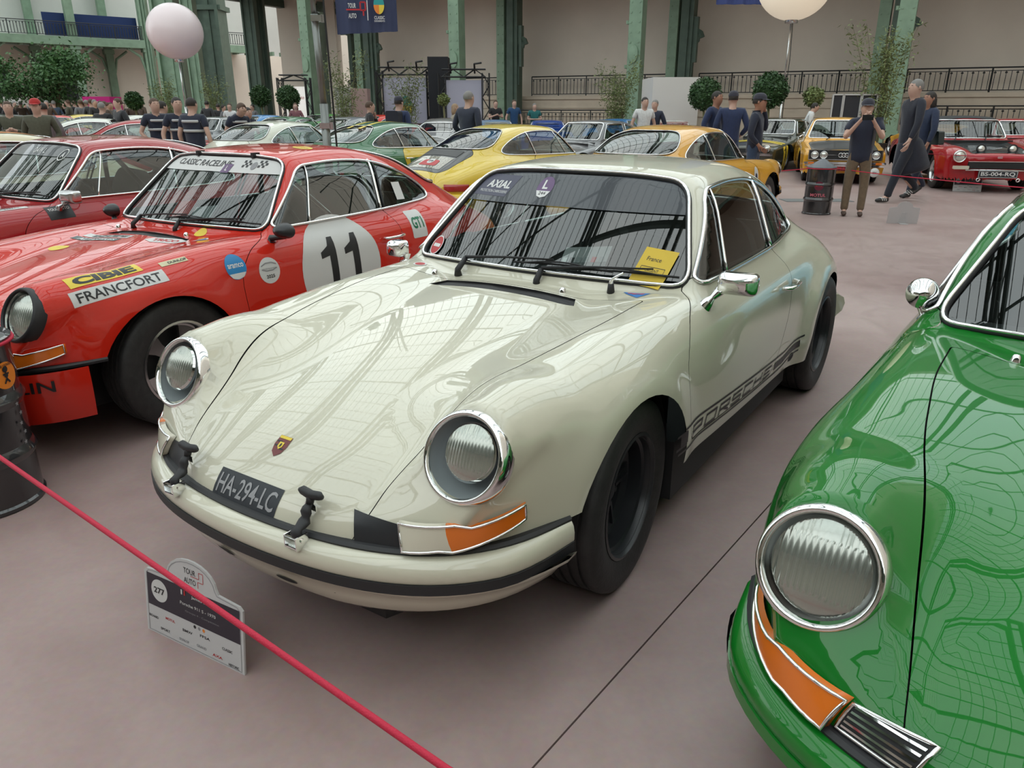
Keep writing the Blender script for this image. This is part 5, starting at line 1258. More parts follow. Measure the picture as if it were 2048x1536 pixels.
def rbox(name, c, d, m, parent, r=.015, rot=0.0):
    """bar with rounded ends lying across the car"""
    b = MB(); rp = round_poly([(-d[0] / 2, -d[2] / 2), (d[0] / 2, -d[2] / 2), (d[0] / 2, d[2] / 2), (-d[0] / 2, d[2] / 2)], r, 4); b.prism(rp, -d[1] / 2, d[1] / 2, Matrix.Translation(c) @ Matrix.Rotation(rot, 4, 'Z') @ Matrix.Rotation(PI / 2, 4, 'X')); return b.build(name, m, parent, False)
def plate(root, txt, c, w, h, m, ink_, ny=-1, border=True):
    o = rbox('number_plate', c, (w, .012, h), m, root, .008); M = Matrix.Translation((c[0], c[1] + ny * .007, c[2])) @ (Matrix.Rotation(PI / 2, 4, 'X') if ny < 0 else Matrix.Rotation(PI, 4, 'Z') @ Matrix.Rotation(PI / 2, 4, 'X'))
    flatprint('plate_lettering', text2d(txt, w * .86, h * .62, .02, 0, 1), M, ink_, o, .001)
    if border: flatprint('plate_border', join2d(strokes2d([((-w * .48, -h * .44), (w * .48, -h * .44)), ((-w * .48, h * .44), (w * .48, h * .44)), ((-w * .48, -h * .44), (-w * .48, h * .44)), ((w * .48, -h * .44), (w * .48, h * .44))], .006, 1)), M, ink_, o, .001)
    return o
# ---- saloon coupe, twin round lamps in a black grille
A = dict(top=[-.85, .70, -.6, .735, -.2, .78, .3, .83, .55, .855, 1.2, .87, 2.2, .87, 2.7, .86, 3.2, .82, 3.5, .78], plan=[-.85, .80, -.4, .83, .5, .86, 1.6, .865, 2.6, .85, 3.2, .81, 3.5, .78], roof=[.6, 1.18, 1.2, 1.31, 1.6, 1.335, 2.0, 1.32, 2.5, 1.24, 3.0, 1.08], gx=[.5, .74, 1.5, .745, 2.5, .70, 3.1, .64], zb=.87, ws=(.62, 1.25, .22), rear=(3.05, 1.6), ends=(-.88, 3.5), wheels=(0.0, 2.56), track=.68, kt=.05, kn=.04, crown=.05,
         ws_poly=[(-.68, .885), (.68, .885), (.54, 1.26), (-.54, 1.26)], rw_poly=[(-.56, .92), (.56, .92), (.46, 1.22), (-.46, 1.22)], dlo=[[(.93, .90), (1.22, 1.25), (1.85, 1.26), (1.85, .90)], [(1.95, .90), (1.95, 1.25), (2.45, 1.15), (2.75, .92)]], hood=[(-.66, -.80), (.66, -.80), (.68, .30), (.64, .50), (-.64, .50), (-.68, .30)], door=[(.55, .38), (1.90, .38), (1.90, .90), (.93, .90), (.56, .84)])
c, R = car_gen('yellow and black saloon coupe with twin round lamps behind the photographer', 'saloon', A, (gnd(1674, 362).x, gnd(1674, 362).y), -.30, P_ORG, hoodm=mat('matt_black_bonnet', (.02, .02, .021), .45, coat=.3), scale=.98)
gr = rbox('grille', (0, -.885, .60), (1.42, .03, .20), BLACK, c, .03)
for zz in (.505, .695): rbox('grille_trim', (0, -.90, zz), (1.44, .02, .014), CHROME, gr, .006)
for x in (-.72, .72): rbox('grille_trim', (x, -.90, .60), (.014, .02, .20), CHROME, gr, .006)
rbox('grille_bar', (0, -.905, .60), (.80, .012, .012), CHROME, gr, .005)
for x in (-.60, -.42, .42, .60): front_lamp(c, x, -.905, .60, .078)
for k in range(4):
    b = MB(); b.tube([(-.09 + k * .06 + .042 * math.cos(a), -.915, .60 + .042 * math.sin(a)) for a in np.linspace(0, 6.283, 20, endpoint=False)], .006, 6, closed=True); b.build('grille_ring', CHROME, gr, True)
bp = rbox('front_bumper', (0, -.93, .44), (1.60, .09, .05), CHROME, c, .02); rbox('front_bumper_bar', (0, -.935, .385), (1.56, .07, .035), CHROME, bp, .015)
for x in (-.66, .66): rbox('indicator', (x, -.985, .44), (.12, .015, .035), AMBER, bp, .008)
for x, t_ in ((-.60, 'E?'), (.60, 'fe')):
    b = MB(); M = frame((x, -1.0, .265), (0, -1, .05)); b.lathe([(0.0001, .02), (.08, .015), (.095, 0), (.09, -.04), (0.0001, -.05)], 24, M); o = b.build('lamp_cover', WHITE, c, True)
    flatprint('cover_mark', text2d('EV', .07, .04, .02, 0, 1), Matrix.Translation((x, -1.023, .265)) @ Matrix.Rotation(PI / 2, 4, 'X'), I_BLACK, o)
plate(c, '9957 YA', (0, -.98, .33), .44, .09, mat('plate_red_black', (.03, .02, .02), .5), I_RED)
for x in (-.3, .25):
    b = MB(); b.tube([(x, .52, .86), (x + .1, .66, .92), (x + .45, .68, .93)], .010, 5); b.build('wiper', BLACK, child(c, 'windscreen')[0], True)
# ---- open two-seater, red with black bonnet
B = dict(top=[-.78, .62, -.5, .67, 0, .72, .4, .755, .7, .78, 1.2, .79, 2.2, .79, 2.8, .76, 3.2, .70], fend=[-.80, .60, -.6, .70, -.2, .745, .3, .77, .7, .79, 1.4, .79, 2.2, .80, 2.7, .77, 3.2, .68], xf=.60, plan=[-.78, .76, -.4, .80, .5, .80, 1.4, .795, 2.3, .81, 2.9, .77, 3.2, .70], roof=[.6, 1.06, 1.0, 1.17, 1.3, 1.20, 1.7, 1.19, 2.1, 1.12, 2.4, .98], gx=[.5, .66, 1.3, .66, 2.2, .60, 2.6, .55], zb=.80, ws=(.66, .9, .25), rear=(2.30, 1.1), ends=(-.80, 3.15), wheels=(0.0, 2.28), track=.66, kt=.07, kn=.07, crown=.05, flare=.03,
         ws_poly=[(-.62, .82), (.62, .82), (.53, 1.13), (-.53, 1.13)], rw_poly=[(-.44, .86), (.44, .86), (.38, 1.06), (-.38, 1.06)], dlo=[[(.93, .82), (1.12, 1.11), (1.72, 1.11), (1.80, .82)]], hood=[(-.42, -.70), (.42, -.70), (.50, .2), (.52, .55), (-.52, .55), (-.50, .2)], door=[(.66, .34), (1.76, .34), (1.80, .82), (.93, .82), (.66, .76)])
c, R = car_gen('red open two-seater with black bonnet and black hardtop, plate BS-004-RQ', 'spider', B, (gnd(1950, 377).x, gnd(1950, 377).y), -.20, P_RED2, hoodm=paint('black_bonnet', (.015, .022, .026)), scale=1.12)
F = R['S'].F
for s_ in (-1, 1): front_lamp(c, s_ * .615, -.815, .585, .098)
for s_ in (-1, 1): front_lamp(c, s_ * .24, -.60, .70, .075, bez=BLACK, tilt=.25, name='spot_lamp')
g = rbox('grille', (0, -.80, .45), (.92, .06, .11), BLACK, c, .03); rbox('grille_trim', (0, -.83, .505), (.96, .012, .010), CHROME, g, .004)
b = MB(); b.tube([(-.50, -.84, .37), (.50, -.84, .37)], .012, 6); b.build('grille_bar', CHROME, g, True)
for s_ in (-1, 1): rbox('indicator', (s_ * .58, -.84, .41), (.24, .05, .055), LENSW, c, .015); 
for s_ in (-1, 1): b = MB(); b.lathe([(.02, 0), (.032, 0), (.032, .03), (.02, .03)], 14, frame((s_ * .30, -.87, .22), (0, -1, 0))); b.build('tow_ring', CHROME, c, True)
plate(c, 'BS-004-RQ', (-.02, -.90, .31), .60, .115, mat('plate_black', (.02, .024, .03), .5), I_WHITE)
rt = decal(F, 'hardtop_skin', rect2d(1.02, 1.05, .06), (0, 1.52, 1.18), (1, 0, 0), (0, 0, 1), mat('black_fabric', (.02, .02, .022), .7), .006, c, .3)
b = MB(); b.box((0, -.80, .575), (.07, .012, .03)); b.build('badge', WHITE, c)
for x in (-.3, .2):
    b = MB(); b.tube([(x, .57, .775), (x + .08, .74, .88), (x + .3, .72, .84)], .009, 5); b.tube([(x - .1, .72, .845), (x + .32, .73, .86)], .010, 5); b.build('wiper', BLACK, child(c, 'windscreen')[0], True)
# ---- fastback coupes (grey; olive with yellow bands)
G_ = dict(top=[-.85, .60, -.5, .68, 0, .74, .5, .80, .9, .83, 1.6, .84, 2.4, .85, 3.0, .82, 3.3, .76], plan=[-.85, .72, -.4, .79, .5, .81, 1.4, .81, 2.4, .82, 3.0, .78, 3.3, .72], roof=[.6, 1.12, 1.1, 1.23, 1.5, 1.255, 1.9, 1.23, 2.4, 1.12, 3.0, .93], gx=[.5, .68, 1.4, .68, 2.2, .64, 3.0, .58], zb=.84, ws=(.62, 1.2, .25), rear=(3.0, 2.4), ends=(-.87, 3.3), wheels=(0.0, 2.42), track=.67, kt=.09, kn=.06, crown=.06, flare=.015,
          ws_poly=[(-.63, .86), (.63, .86), (.50, 1.19), (-.50, 1.19)], rw_poly=[(-.52, .92), (.52, .92), (.42, 1.13), (-.42, 1.13)], dlo=[[(.88, .87), (1.12, 1.17), (1.70, 1.18), (1.72, .87)], [(1.80, .87), (1.80, 1.17), (2.2, 1.09), (2.42, .90)]], hood=[(-.50, -.70), (.50, -.70), (.60, .3), (.60, .55), (-.60, .55), (-.60, .3)], door=[(.55, .36), (1.74, .36), (1.74, .87), (.88, .87), (.56, .80)])
def fastback(label, loc, rz, col, **k):
    c, R = car_gen(label, 'fastback', G_, loc, rz, col, **k)
    for s_ in (-1, 1): front_lamp(c, s_ * .56, -.84, .56, .08); front_lamp(c, s_ * .38, -.86, .56, .065)
    rbox('front_bumper', (0, -.90, .42), (1.45, .06, .06), CHROME, c, .02); rbox('grille', (0, -.865, .50), (1.2, .03, .10), BLACK, c, .02); rbox('rear_bumper', (0, 3.32, .46), (1.40, .06, .06), CHROME, c, .02)
    return c, R
fastback('dark grey fastback between the yellow coupes', roofpos(1186, 17.6, -.75), -.75, P_GRY, group='far row of classics')
c, R = fastback('olive black coupe with two yellow wing bands', roofpos(1556, 21.5, -.62), -.68, P_OLV, group='far row of classics', rimm=P_GRY); F = R['S'].F
for yb in (-.30, -.16):
    for sg in (1, -1):
        decal(F, 'wing_band', rect2d(.09, 1.3, .05), (sg * .40, yb, .70), (0, 1, 0), (sg * .55, 0, .83), I_YEL, .004, c, .7) if False else None
    an_ = np.linspace(28, 152, 30); hw_ = .045; V = []; Fc = []
    Sg = R['S']; us = np.full(30, yb); vs = np.radians(an_) * Sg.V
    for du in (-hw_, hw_): V += (lambda P: (P + Sg.normal(P) * .005).tolist())(Sg.solve(us + du, vs))
    V = [p for p in V]; Fc = [(i, i + 1, 30 + i + 1, 30 + i) for i in range(29)]; obj('wing_band', me_from(V, Fc), I_YEL, c)
mirror_rect(child(c, 'door')[0], 1, (.72, .95, .80), (.84, 1.0, .88), CHROME)
# ---- low wedges seen from behind with louvred backs
def wedge(label, loc, rz, col, txt=None, wing=True, group='wedge-shaped sports cars in the far row', stripe=None):
    Wd = dict(top=[-.9, .48, -.4, .58, .2, .68, .7, .76, 1.4, .80, 2.4, .84, 3.0, .84, 3.3, .82], plan=[-.9, .70, -.3, .78, .6, .80, 1.6, .81, 2.6, .84, 3.0, .83, 3.3, .80], roof=[.5, 1.0, 1.1, 1.12, 1.4, 1.13, 1.8, 1.10, 2.5, .98, 3.2, .86], gx=[.5, .66, 1.4, .64, 2.4, .58, 3.2, .54], zb=.78, ws=(.45, 1.6, .25), rear=(3.25, 4.5), ends=(-.92, 3.32), wheels=(0.0, 2.3), track=.67, kt=.05, kn=.04, crown=.03, flare=.03,
              ws_poly=[(-.60, .80), (.60, .80), (.48, 1.07), (-.48, 1.07)], rw_poly=[(-.42, .92), (.42, .92), (.36, 1.04), (-.36, 1.04)], dlo=[[(.80, .81), (1.15, 1.05), (1.75, 1.05), (1.9, .82)]], hood=[(-.5, -.75), (.5, -.75), (.55, .2), (.55, .38), (-.55, .38), (-.55, .2)], door=[(.6, .34), (1.8, .34), (1.85, .80), (.80, .80), (.62, .74)])
    c, R = car_gen(label, 'wedge', Wd, loc, rz, col, group=group)
    for k in range(6): rbox('louvre', (0, 2.05 + k * .17, 1.09 - k * .032), (.95, .10, .014), stripe or col, c, .005)
    rbox('tail_panel', (0, 3.30, .62), (1.42, .04, .26), stripe or BLACK, c, .03)
    for s_ in (-1, 1): rbox('tail_lamp', (s_ * .52, 3.325, .62), (.26, .03, .10), mat('tail_lamp_red', (.35, .01, .01), .2, coat=.6), c, .02)
    if wing:
        o = rbox('rear_wing', (0, 3.22, .98), (1.50, .24, .03), col, c, .01)
        for s_ in (-1, 1): rbox('wing_strut', (s_ * .6, 3.2, .90), (.03, .16, .14), col, o, .005)
    if txt: flatprint('tail_lettering', text2d(txt, 1.2, .10, .04, 0, 1), Matrix.Translation((0, 3.335, .80)) @ Matrix.Rotation(PI, 4, 'Z') @ Matrix.Rotation(PI / 2, 4, 'X'), I_BLACK, c)
    return c
c = wedge('white wedge-shaped car with a broad rear spoiler, seen from behind', roofpos(1648, 27, 2.95, 2.2), 2.95, P_WHT, 'MATRA   MATRA', True, stripe=P_WHT); plate(c, 'WK-356-MA', (0, 3.35, .55), .52, .10, WHITE, I_BLACK, ny=1)
wedge('sky blue wedge with louvred back beside the man in the navy blazer', roofpos(992, 27, 3.2, 2.0), 3.2, P_BLU, stripe=P_WHT)
wedge('mid blue wedge behind the man in the teal shirt', roofpos(1095, 26, 3.1, 2.0), 3.1, paint('mid_blue_paint', (.01, .08, .40)))
wedge('light blue winged car behind the grey fastback', roofpos(1225, 30, 2.7, 2.0), 2.7, P_BLU)
wedge('white and red winged car behind the amber coupe', roofpos(1345, 25, 3.0, 2.0), 3.0, P_WHT, stripe=P_RED2)
c = wedge('yellow wedge with round red tail lamps behind the walking pair', roofpos(1872, 25, 3.0, 1.5), 3.0, P_ORG, wing=False)
fastback('silver coupe behind the marshals in navy', roofpos(430, 24.5, -.5), -.5, P_SIL, group='far row of classics')
fastback('crimson coupe behind the open two-seater', roofpos(2035, 20.5, -.2), -.2, P_RED2, group='far row of classics')
fastback('black coupe at the far left among the crowd', roofpos(10, 34, -.5), -.5, P_BLK, group='far row of classics')
fastback('grey estate-shaped coupe beyond the amber coupe bonnet', roofpos(900, 22, 2.9), 2.9, P_GRY, group='far row of classics')
# ================================================================== drums, ropes, signs
DRUM = paint('black_drum_paint', (.013, .013, .015)); ROPE = mat('red_rope', (.50, .012, .045), .7, bump=.3, bscale=300)
def drum_mesh(R=.205, H=.68):
    b = MB(); pr = [(.0001, .012), (R - .015, .012), (R - .004, 0), (R + .004, .004), (R + .004, .018), (R - .004, .026)]
    for z in (.29, .58): pr += [(R - .004, z * .755 - .03), (R + .006, z * .755 - .012), (R + .010, z * .755), (R + .006, z * .755 + .012), (R - .004, z * .755 + .03)]
    pr += [(R - .004, H - .03), (R + .004, H - .02), (R + .005, H - .004), (R - .006, H), (R - .014, H - .016), (.0001, H - .016)]
    b.lathe(pr, 48); return b.mesh(True, 'drum', .5)
def drum(label, p, s=1.0, cone=False, rz=0.0):
    r = empty('oil_drum', (p.x, p.y, 0), rz, label, 'barrel', 'black rope drums'); r.scale = (s,) * 3
    pobj('drum_body', cached('drum', drum_mesh), DRUM, r)
    b = MB(); b.tube([(.212 * math.cos(a), .212 * math.sin(a), .662) for a in np.linspace(0, 2 * PI, 40, endpoint=False)], .007, 6, closed=True); b.build('rope_loop', ROPE, r, True)
    if cone: b = MB(); b.lathe([(.208, .672), (.20, .684), (.016, .80), (.0001, .80)], 40); b.build('cone_lid', mat('grey_cone_plastic', (.14, .15, .165), .45), r, True, .5)
    return r
def drum_print(r, m2, ang, z, m, off=.002, name='print', R=.203):
    V = [((R + off) * math.sin(v.x / R + ang), -(R + off) * math.cos(v.x / R + ang), z + v.y) for v in m2[0]]
    return obj(name, me_from(V, m2[1], smooth=True), m, r)
p = gnd(-24, 1000); dl = drum('black oil drum cut by the left edge, orange round sticker near its top', p)
an = math.atan2(-p.x, p.y) + .80
q = drum_print(dl, disc2d(.052), an, .545, I_ORG, .012, 'round_sticker'); drum_print(dl, join2d(strokes2d([((0, -.022), (0, .022)), ((-.014, .006), (.014, .006)), ((-.012, -.03), (0, -.012)), ((0, -.012), (.012, -.03))], .007, .01), disc2d(.009), shift(disc2d(.012), 0, .024)), an, .545, I_BLACK, .0135, 'sticker_figure')
drum_print(dl, shift(text2d('THE GOOD', .07, .010, .02, 0, .01), 0, .039), an, .545, I_BLACK, .0136, 'sticker_lettering')
for k in range(5): drum_print(dl, shift(poly2d([(.011 * (1 if i % 2 == 0 else .4) * math.sin(2 * PI * i / 10), .011 * (1 if i % 2 == 0 else .4) * math.cos(2 * PI * i / 10)) for i in range(10)], .05), 0, 0), an + .12 + .05 * (k % 2), .42 - k * .040, I_GREY, .008, 'star_print')
p = gnd(1632, 427); d2 = drum('black oil drum with grey cone lid standing beside the photographer', p, 1.0, True)
an2 = math.atan2(-p.x, p.y); 
drum_print(d2, disc2d(.065), an2 - .05, .42, mat('drum_badge', (.12, .01, .03), .5), .004, 'badge'); drum_print(d2, text2d('MOTUL', .09, .028, .02, 0, .02), an2 - .05, .425, I_RED, .007, 'badge_lettering'); drum_print(d2, text2d('MOTUL', .21, .045, .03, 0, .02), an2 - .05, .29, mat('drum_lettering', (.50, .12, .16), .5), .012, 'drum_lettering')
drum('black oil drum standing out of sight left of the rope', gnd(-560, 640)); 
ropeA = gnd(0, 915, .52); ropeB = gnd(890, 1536, .52); rd = (ropeB - ropeA).normalized()
pe = ropeB + rd * 1.6; drum('black oil drum at the near end of the rope', Vector((pe.x + .2 * rd.x, pe.y + .2 * rd.y, 0)))
ps = ropeA - rd * 2.0
def rope(label, pts, sag=.03, r=.0062):
    b = MB(); out = []
    for i in range(len(pts) - 1):
        for k in range(14):
            t = k / 14; q = pts[i].lerp(pts[i + 1], t); q.z -= sag * 4 * t * (1 - t); out.append(q)
    out.append(pts[-1]); b.tube(out, r, 8); o = b.build('barrier_rope', ROPE, None, True); tag(o, label, 'rope', 'red barrier ropes'); return o
rope('thick red rope crossing the foreground in front of the cream coupe', [Vector((ps.x, ps.y, .66)), ropeA, ropeB, Vector((pe.x, pe.y, .62))], .0, .0066)
t2 = Vector((d2.location.x, d2.location.y, .662)); rope('thin red rope running from the drum past the open two-seater', [t2 + Vector((.205, -.05, 0)), gnd(1850, 357, .62), gnd(2300, 395, .62)], .01, .006)
rope('thin red rope running left from the cone-topped drum', [t2 + Vector((-.205, -.05, 0)), gnd(1300, 352, .62)], .03, .006)
rope('thin red rope hanging before the red two-seater bumper', [gnd(1790, 304, .75), gnd(2200, 322, .75)], .01, .006)
# entry boards
BOARDW = mat('white_board', (.55, .54, .54), .5); BOARDD = mat('plum_black_print', (.028, .022, .034), .5)
def board(label, c, rz, w=.36, h=.235, txt=None, detail=True, m=BOARDW, lean=.12):
    r = empty('entry_board', (c.x, c.y, 0), rz, label, 'sign', 'small entry boards on the floor'); M = Matrix.Rotation(-lean, 4, 'X') @ Matrix.Rotation(PI / 2, 4, 'X')
    pts = [(-w / 2, 0), (w / 2, 0), (w / 2, h * .80)] + [(w / 2 - .012, h * .84), (w * .27, h * .87)] + [(w * .25 * math.cos(a), h * .90 + h * .26 * math.sin(a)) for a in np.linspace(.1, PI - .1, 12)] + [(-w * .27, h * .87), (-w / 2 + .012, h * .84), (-w / 2, h * .80)]
    b = MB(); b.prism(pts, -.003, .003, M); o = b.build('board', m, r)
    b = MB(); b.prism([(-.05, 0), (.05, 0), (.03, h * .6), (-.03, h * .6)], -.006, -.003, M); b.box((0, .06, .004), (.10, .12, .006)); b.build('prop', m, r)
    if not detail: return r
    P = lambda name, m2, x, y, mm, off=.0036, par=None: flatprint(name, shift(m2, x, y), M, mm, par or o, off)
    e = [Vector(p) for p in pts]; cen = Vector((0, h * .5)); e = [cen + (q - cen) * .95 for q in e]
    P('border', strokes2d([(e[i], e[(i + 1) % len(e)]) for i in range(len(e))], .002, 1), 0, 0, I_GREY)
    bd_ = P('print_band', rect2d(w * .94, h * .42, 1), 0, h * .58, BOARDD)
    P('roundel', disc2d(h * .145, None, 32, 1), -w * .34, h * .60, WHITE, .0042, bd_)
    if txt: P('roundel_number', text2d(txt, h * .19, h * .08, .03, 0, 1), -w * .34, h * .60, I_BLACK, .0048, bd_)
    P('heading', text2d('TOUR', h * .20, h * .07, .01, 0, 1), -.004, h * 1.02, I_BLACK); P('heading', text2d('AUTO', h * .20, h * .07, .01, 0, 1), -.004, h * .90, I_BLACK)
    P('route_mark', strokes2d([((.0, .01), (.035, .01)), ((.035, .01), (.035, .03)), ((.035, .03), (.052, .03)), ((.052, .03), (.052, .0)), ((.052, 0), (.03, 0)), ((.03, 0), (.03, -.02))], .002, 1), 0, h * .93, I_RED)
    P('flag', rect2d(.006, .016, 1), -w * .10, h * .72, WHITE, .0045, bd_); P('flag', rect2d(.006, .016, 1), -w * .07, h * .72, I_RED, .0045, bd_)
    P('text_line', text2d('James BACON', w * .28, h * .045, .01, 0, 1), w * .14, h * .70, WHITE, .0045, bd_); P('text_line', text2d('Porsche 911 S - 1970', w * .36, h * .04, .01, 0, 1), w * .06, h * .58, WHITE, .0045, bd_)
    P('text_line', text2d('Groupe 4 - Compétition', w * .34, h * .03, 0, 0, 1), w * .10, h * .49, I_GREY, .0045, bd_)
    for i, (x, y, t_, mm) in enumerate(((-.42, .22, 'RICHARD', I_BLACK), (-.24, .27, 'MOTUL', I_RED), (-.06, .22, 'BMW', I_BLACK), (.12, .25, 'FFSA', I_BLACK), (.34, .22, 'CLASSIC', I_BLACK), (-.3, .10, 'SPORT', I_BLACK), (-.1, .08, 'DUNLOP', I_GREY), (.08, .10, 'GRAND', I_GREY), (.24, .08, 'AXA', I_RED), (.40, .05, 'HISTORIC', I_BLACK))): P('sponsor_mark', text2d(t_, w * .10, h * .035, .02, 0, 1), x * w, y * h, mm)
    for i, mm in enumerate((I_BLACK, I_GREY, I_ORG)): P('sponsor_dot', disc2d(.0055, None, 14, 1), w * (.02 + .045 * i), h * .33, mm)
    return r
bl, br = gnd(298, 1256), gnd(491, 1350); cc = (bl + br) / 2; wv = (br - bl)
board('small white and plum entry board number 277 on the floor before the cream coupe', cc, math.atan2(wv.y, wv.x), wv.length, wv.length * .60, '277')
p = gnd(1933, 383); board('entry board standing in front of the red open two-seater', p, -.2, .50, .33, '235')
p = gnd(1803, 447); board('translucent grey board seen from behind on the empty floor', p, PI - .15, .40, .26, None, False, mat('translucent_grey_board', (.52, .50, .50), .6, alpha=.75))
b = MB(); q0 = gnd(1632, 401); b.box((q0.x, q0.y, .004), (1.15, .42, .008)); tag(b.build('floor_plate', mat('grey_floor_plate', (.16, .17, .17), .5)), 'dull grey metal plate set flat on the floor behind the drum', 'plate')

# ================================================================== balloon lamps, mast, banners, stands
BALL = mat('balloon_fabric', (.80, .68, .70), .35, coat=.4); BALLW = mat('balloon_fabric_lit', (.85, .74, .58), .4, emit=.45)
def balloon(label, p, r, m, foot_z=0.0):
    o = empty('balloon_lamp', (p.x, p.y, 0), 0, label, 'lamp', 'balloon lamps on thin masts'); b = MB(); M = Matrix.Translation((0, 0, p.z)); n = 32
    pr = [(max(.0001, r * math.sin(PI * k / 20)), -r * .97 * math.cos(PI * k / 20)) for k in range(21)]; b.lathe(pr, n, M); b.build('balloon', m, o, True)
    b = MB(); b.lathe([(.0001, -r * .97 - .10), (r * .17, -r * .97 - .08), (r * .17, -r * .97 + .05)], 16, M); b.build('collar', BRUSHED, o, True)
    z0 = p.z - r - .05; b = MB(); b.tube([(0, 0, 0), (0, 0, z0 * .5)], .05, 8); b.tube([(0, 0, z0 * .5), (0, 0, z0)], .032, 8)
    for a in (0, 2.1, 4.2): b.tube([(0, 0, 1.0), (.7 * math.cos(a), .7 * math.sin(a), .03)], .02, 6)
    b.build('mast', BRUSHED, o, True)
    b = MB(); b.tube([(.06, 0, z0), (.10, -.02, z0 - 1.2), (.07, 0, z0 * .45), (.09, 0, .1)], .014, 5); b.build('cable', BLACK, o, True); return o
p = at(350, 63, 30); balloon('pinkish white balloon lamp before the green piers at left', p, 50 / 1500 * 30 * .97, BALL)
p = at(1592, -38, 30); balloon('large warm white balloon lamp cut by the top edge', p, 66 / 1500 * 30, BALLW)
p = at(655, 300, 10.4); p.z = 0
o = empty('light_mast', (p.x, p.y, 0), 0, 'tall grey telescopic light mast with black cable between the red and green coupes', 'mast')
b = MB(); b.tube([(0, 0, 0), (0, 0, 1.55)], .055, 10); b.tube([(0, 0, 1.5), (-.03, 0, 2.6)], .045, 10); b.tube([(-.03, 0, 2.5), (-.10, 0, 6.5)], .032, 10); b.build('mast_tube', mat('grey_mast_steel', (.20, .21, .20), .35, .7), o, True)
b = MB()
for z in (.9, 1.28, 2.55): b.box((0, 0, z), (.13, .12, .07)); b.box((.08, 0, z), (.05, .05, .09))
b.build('clamps', BRUSHED, o)['kind'] = 'stuff'
for a in (.4, 2.5, 4.6):
    b = MB(); b.tube([(0, 0, .75), (.75 * math.cos(a), .75 * math.sin(a), .03)], .022, 6); b.build('leg', BRUSHED, o, True)
b = MB(); b.tube([(-.25, 0, 6.4), (-.12, 0, 4.5), (.10, -.02, 2.9), (.13, -.05, 1.6), (.14, -.05, .9), (.13, -.03, .1)], .013, 6); b.build('cable', BLACK, o, True)
def hang(label, px0, py1, px1, Y, m, z1=11.0, skew=0.0):
    a = at(px0, py1, Y); c_ = at(px1, py1, Y); w = c_.x - a.x; h = z1 - a.z; V = []; F = []; n = 24
    for j in range(9):
        for i in range(n + 1): V.append((w * i / n - w / 2, .06 * math.sin(i * .9 + j * .15) + .03 * math.sin(i * 2.3), h * j / 8 + (skew * i / n if j == 0 else skew * i / n)))
    for j in range(8):
        for i in range(n): F.append((j * (n + 1) + i, j * (n + 1) + i + 1, (j + 1) * (n + 1) + i + 1, (j + 1) * (n + 1) + i))
    o = empty('banner', ((a.x + c_.x) / 2, Y, a.z), 0, label, 'banner', 'event banners hung high'); q = obj('cloth', me_from(V, F), m, o); return o, w, h
o, w, h = hang('navy event banner with white lettering hung in front of the green columns', 675, 69, 796, 30, mat('navy_banner_cloth', (.035, .045, .10), .75), skew=.10)
Mb = Matrix.Translation((0, -.14, 0)) @ Matrix.Rotation(PI / 2, 4, 'X')
for t_, x, z, ww, hh, mm in (('TOUR', -.22, .93, .13, .16, WHITE), ('AUTO', -.22, .60, .13, .16, WHITE), ('CLASSIC', .22, .54, .17, .11, WHITE), ('EVENEMENTS', .22, .43, .17, .06, WHITE)): flatprint('banner_lettering', shift(text2d(t_, ww * w, hh, .02, 0, 9), x * w, z), Mb, mm, o)
flatprint('banner_mark', shift(strokes2d([((-.45, .0), (.06, .0)), ((.06, -.0), (.06, .24)), ((.06, .24), (.24, .24)), ((.24, .24), (.24, -.02)), ((.24, -.02), (.06, -.02)), ((.16, -.02), (.16, -.2))], .05, 9), -.11 * w, .80), Mb, I_RED, o)
flatprint('banner_rule', strokes2d([((.03 * w, .45), (.03 * w, 1.1))], .03, 9), Mb, WHITE, o)
for k, mm in enumerate((mat('banner_teal', (.02, .30, .30), .6), I_ORG, I_YEL)):
    a0, a1 = ((0, PI), (PI, 1.5 * PI), (1.5 * PI, 2 * PI))[k]; pts = [(0, 0)] + [(.19 * math.cos(a), .30 * math.sin(a)) for a in np.linspace(a0, a1, 14)]; flatprint('banner_emblem', shift(poly2d(pts, 9), .22 * w, .95), Mb, mm, o)
hang('blue banner whose lower edge shows at the top centre-right', 1432, 9, 1530, 34, mat('blue_banner_cloth', (.04, .06, .20), .75))
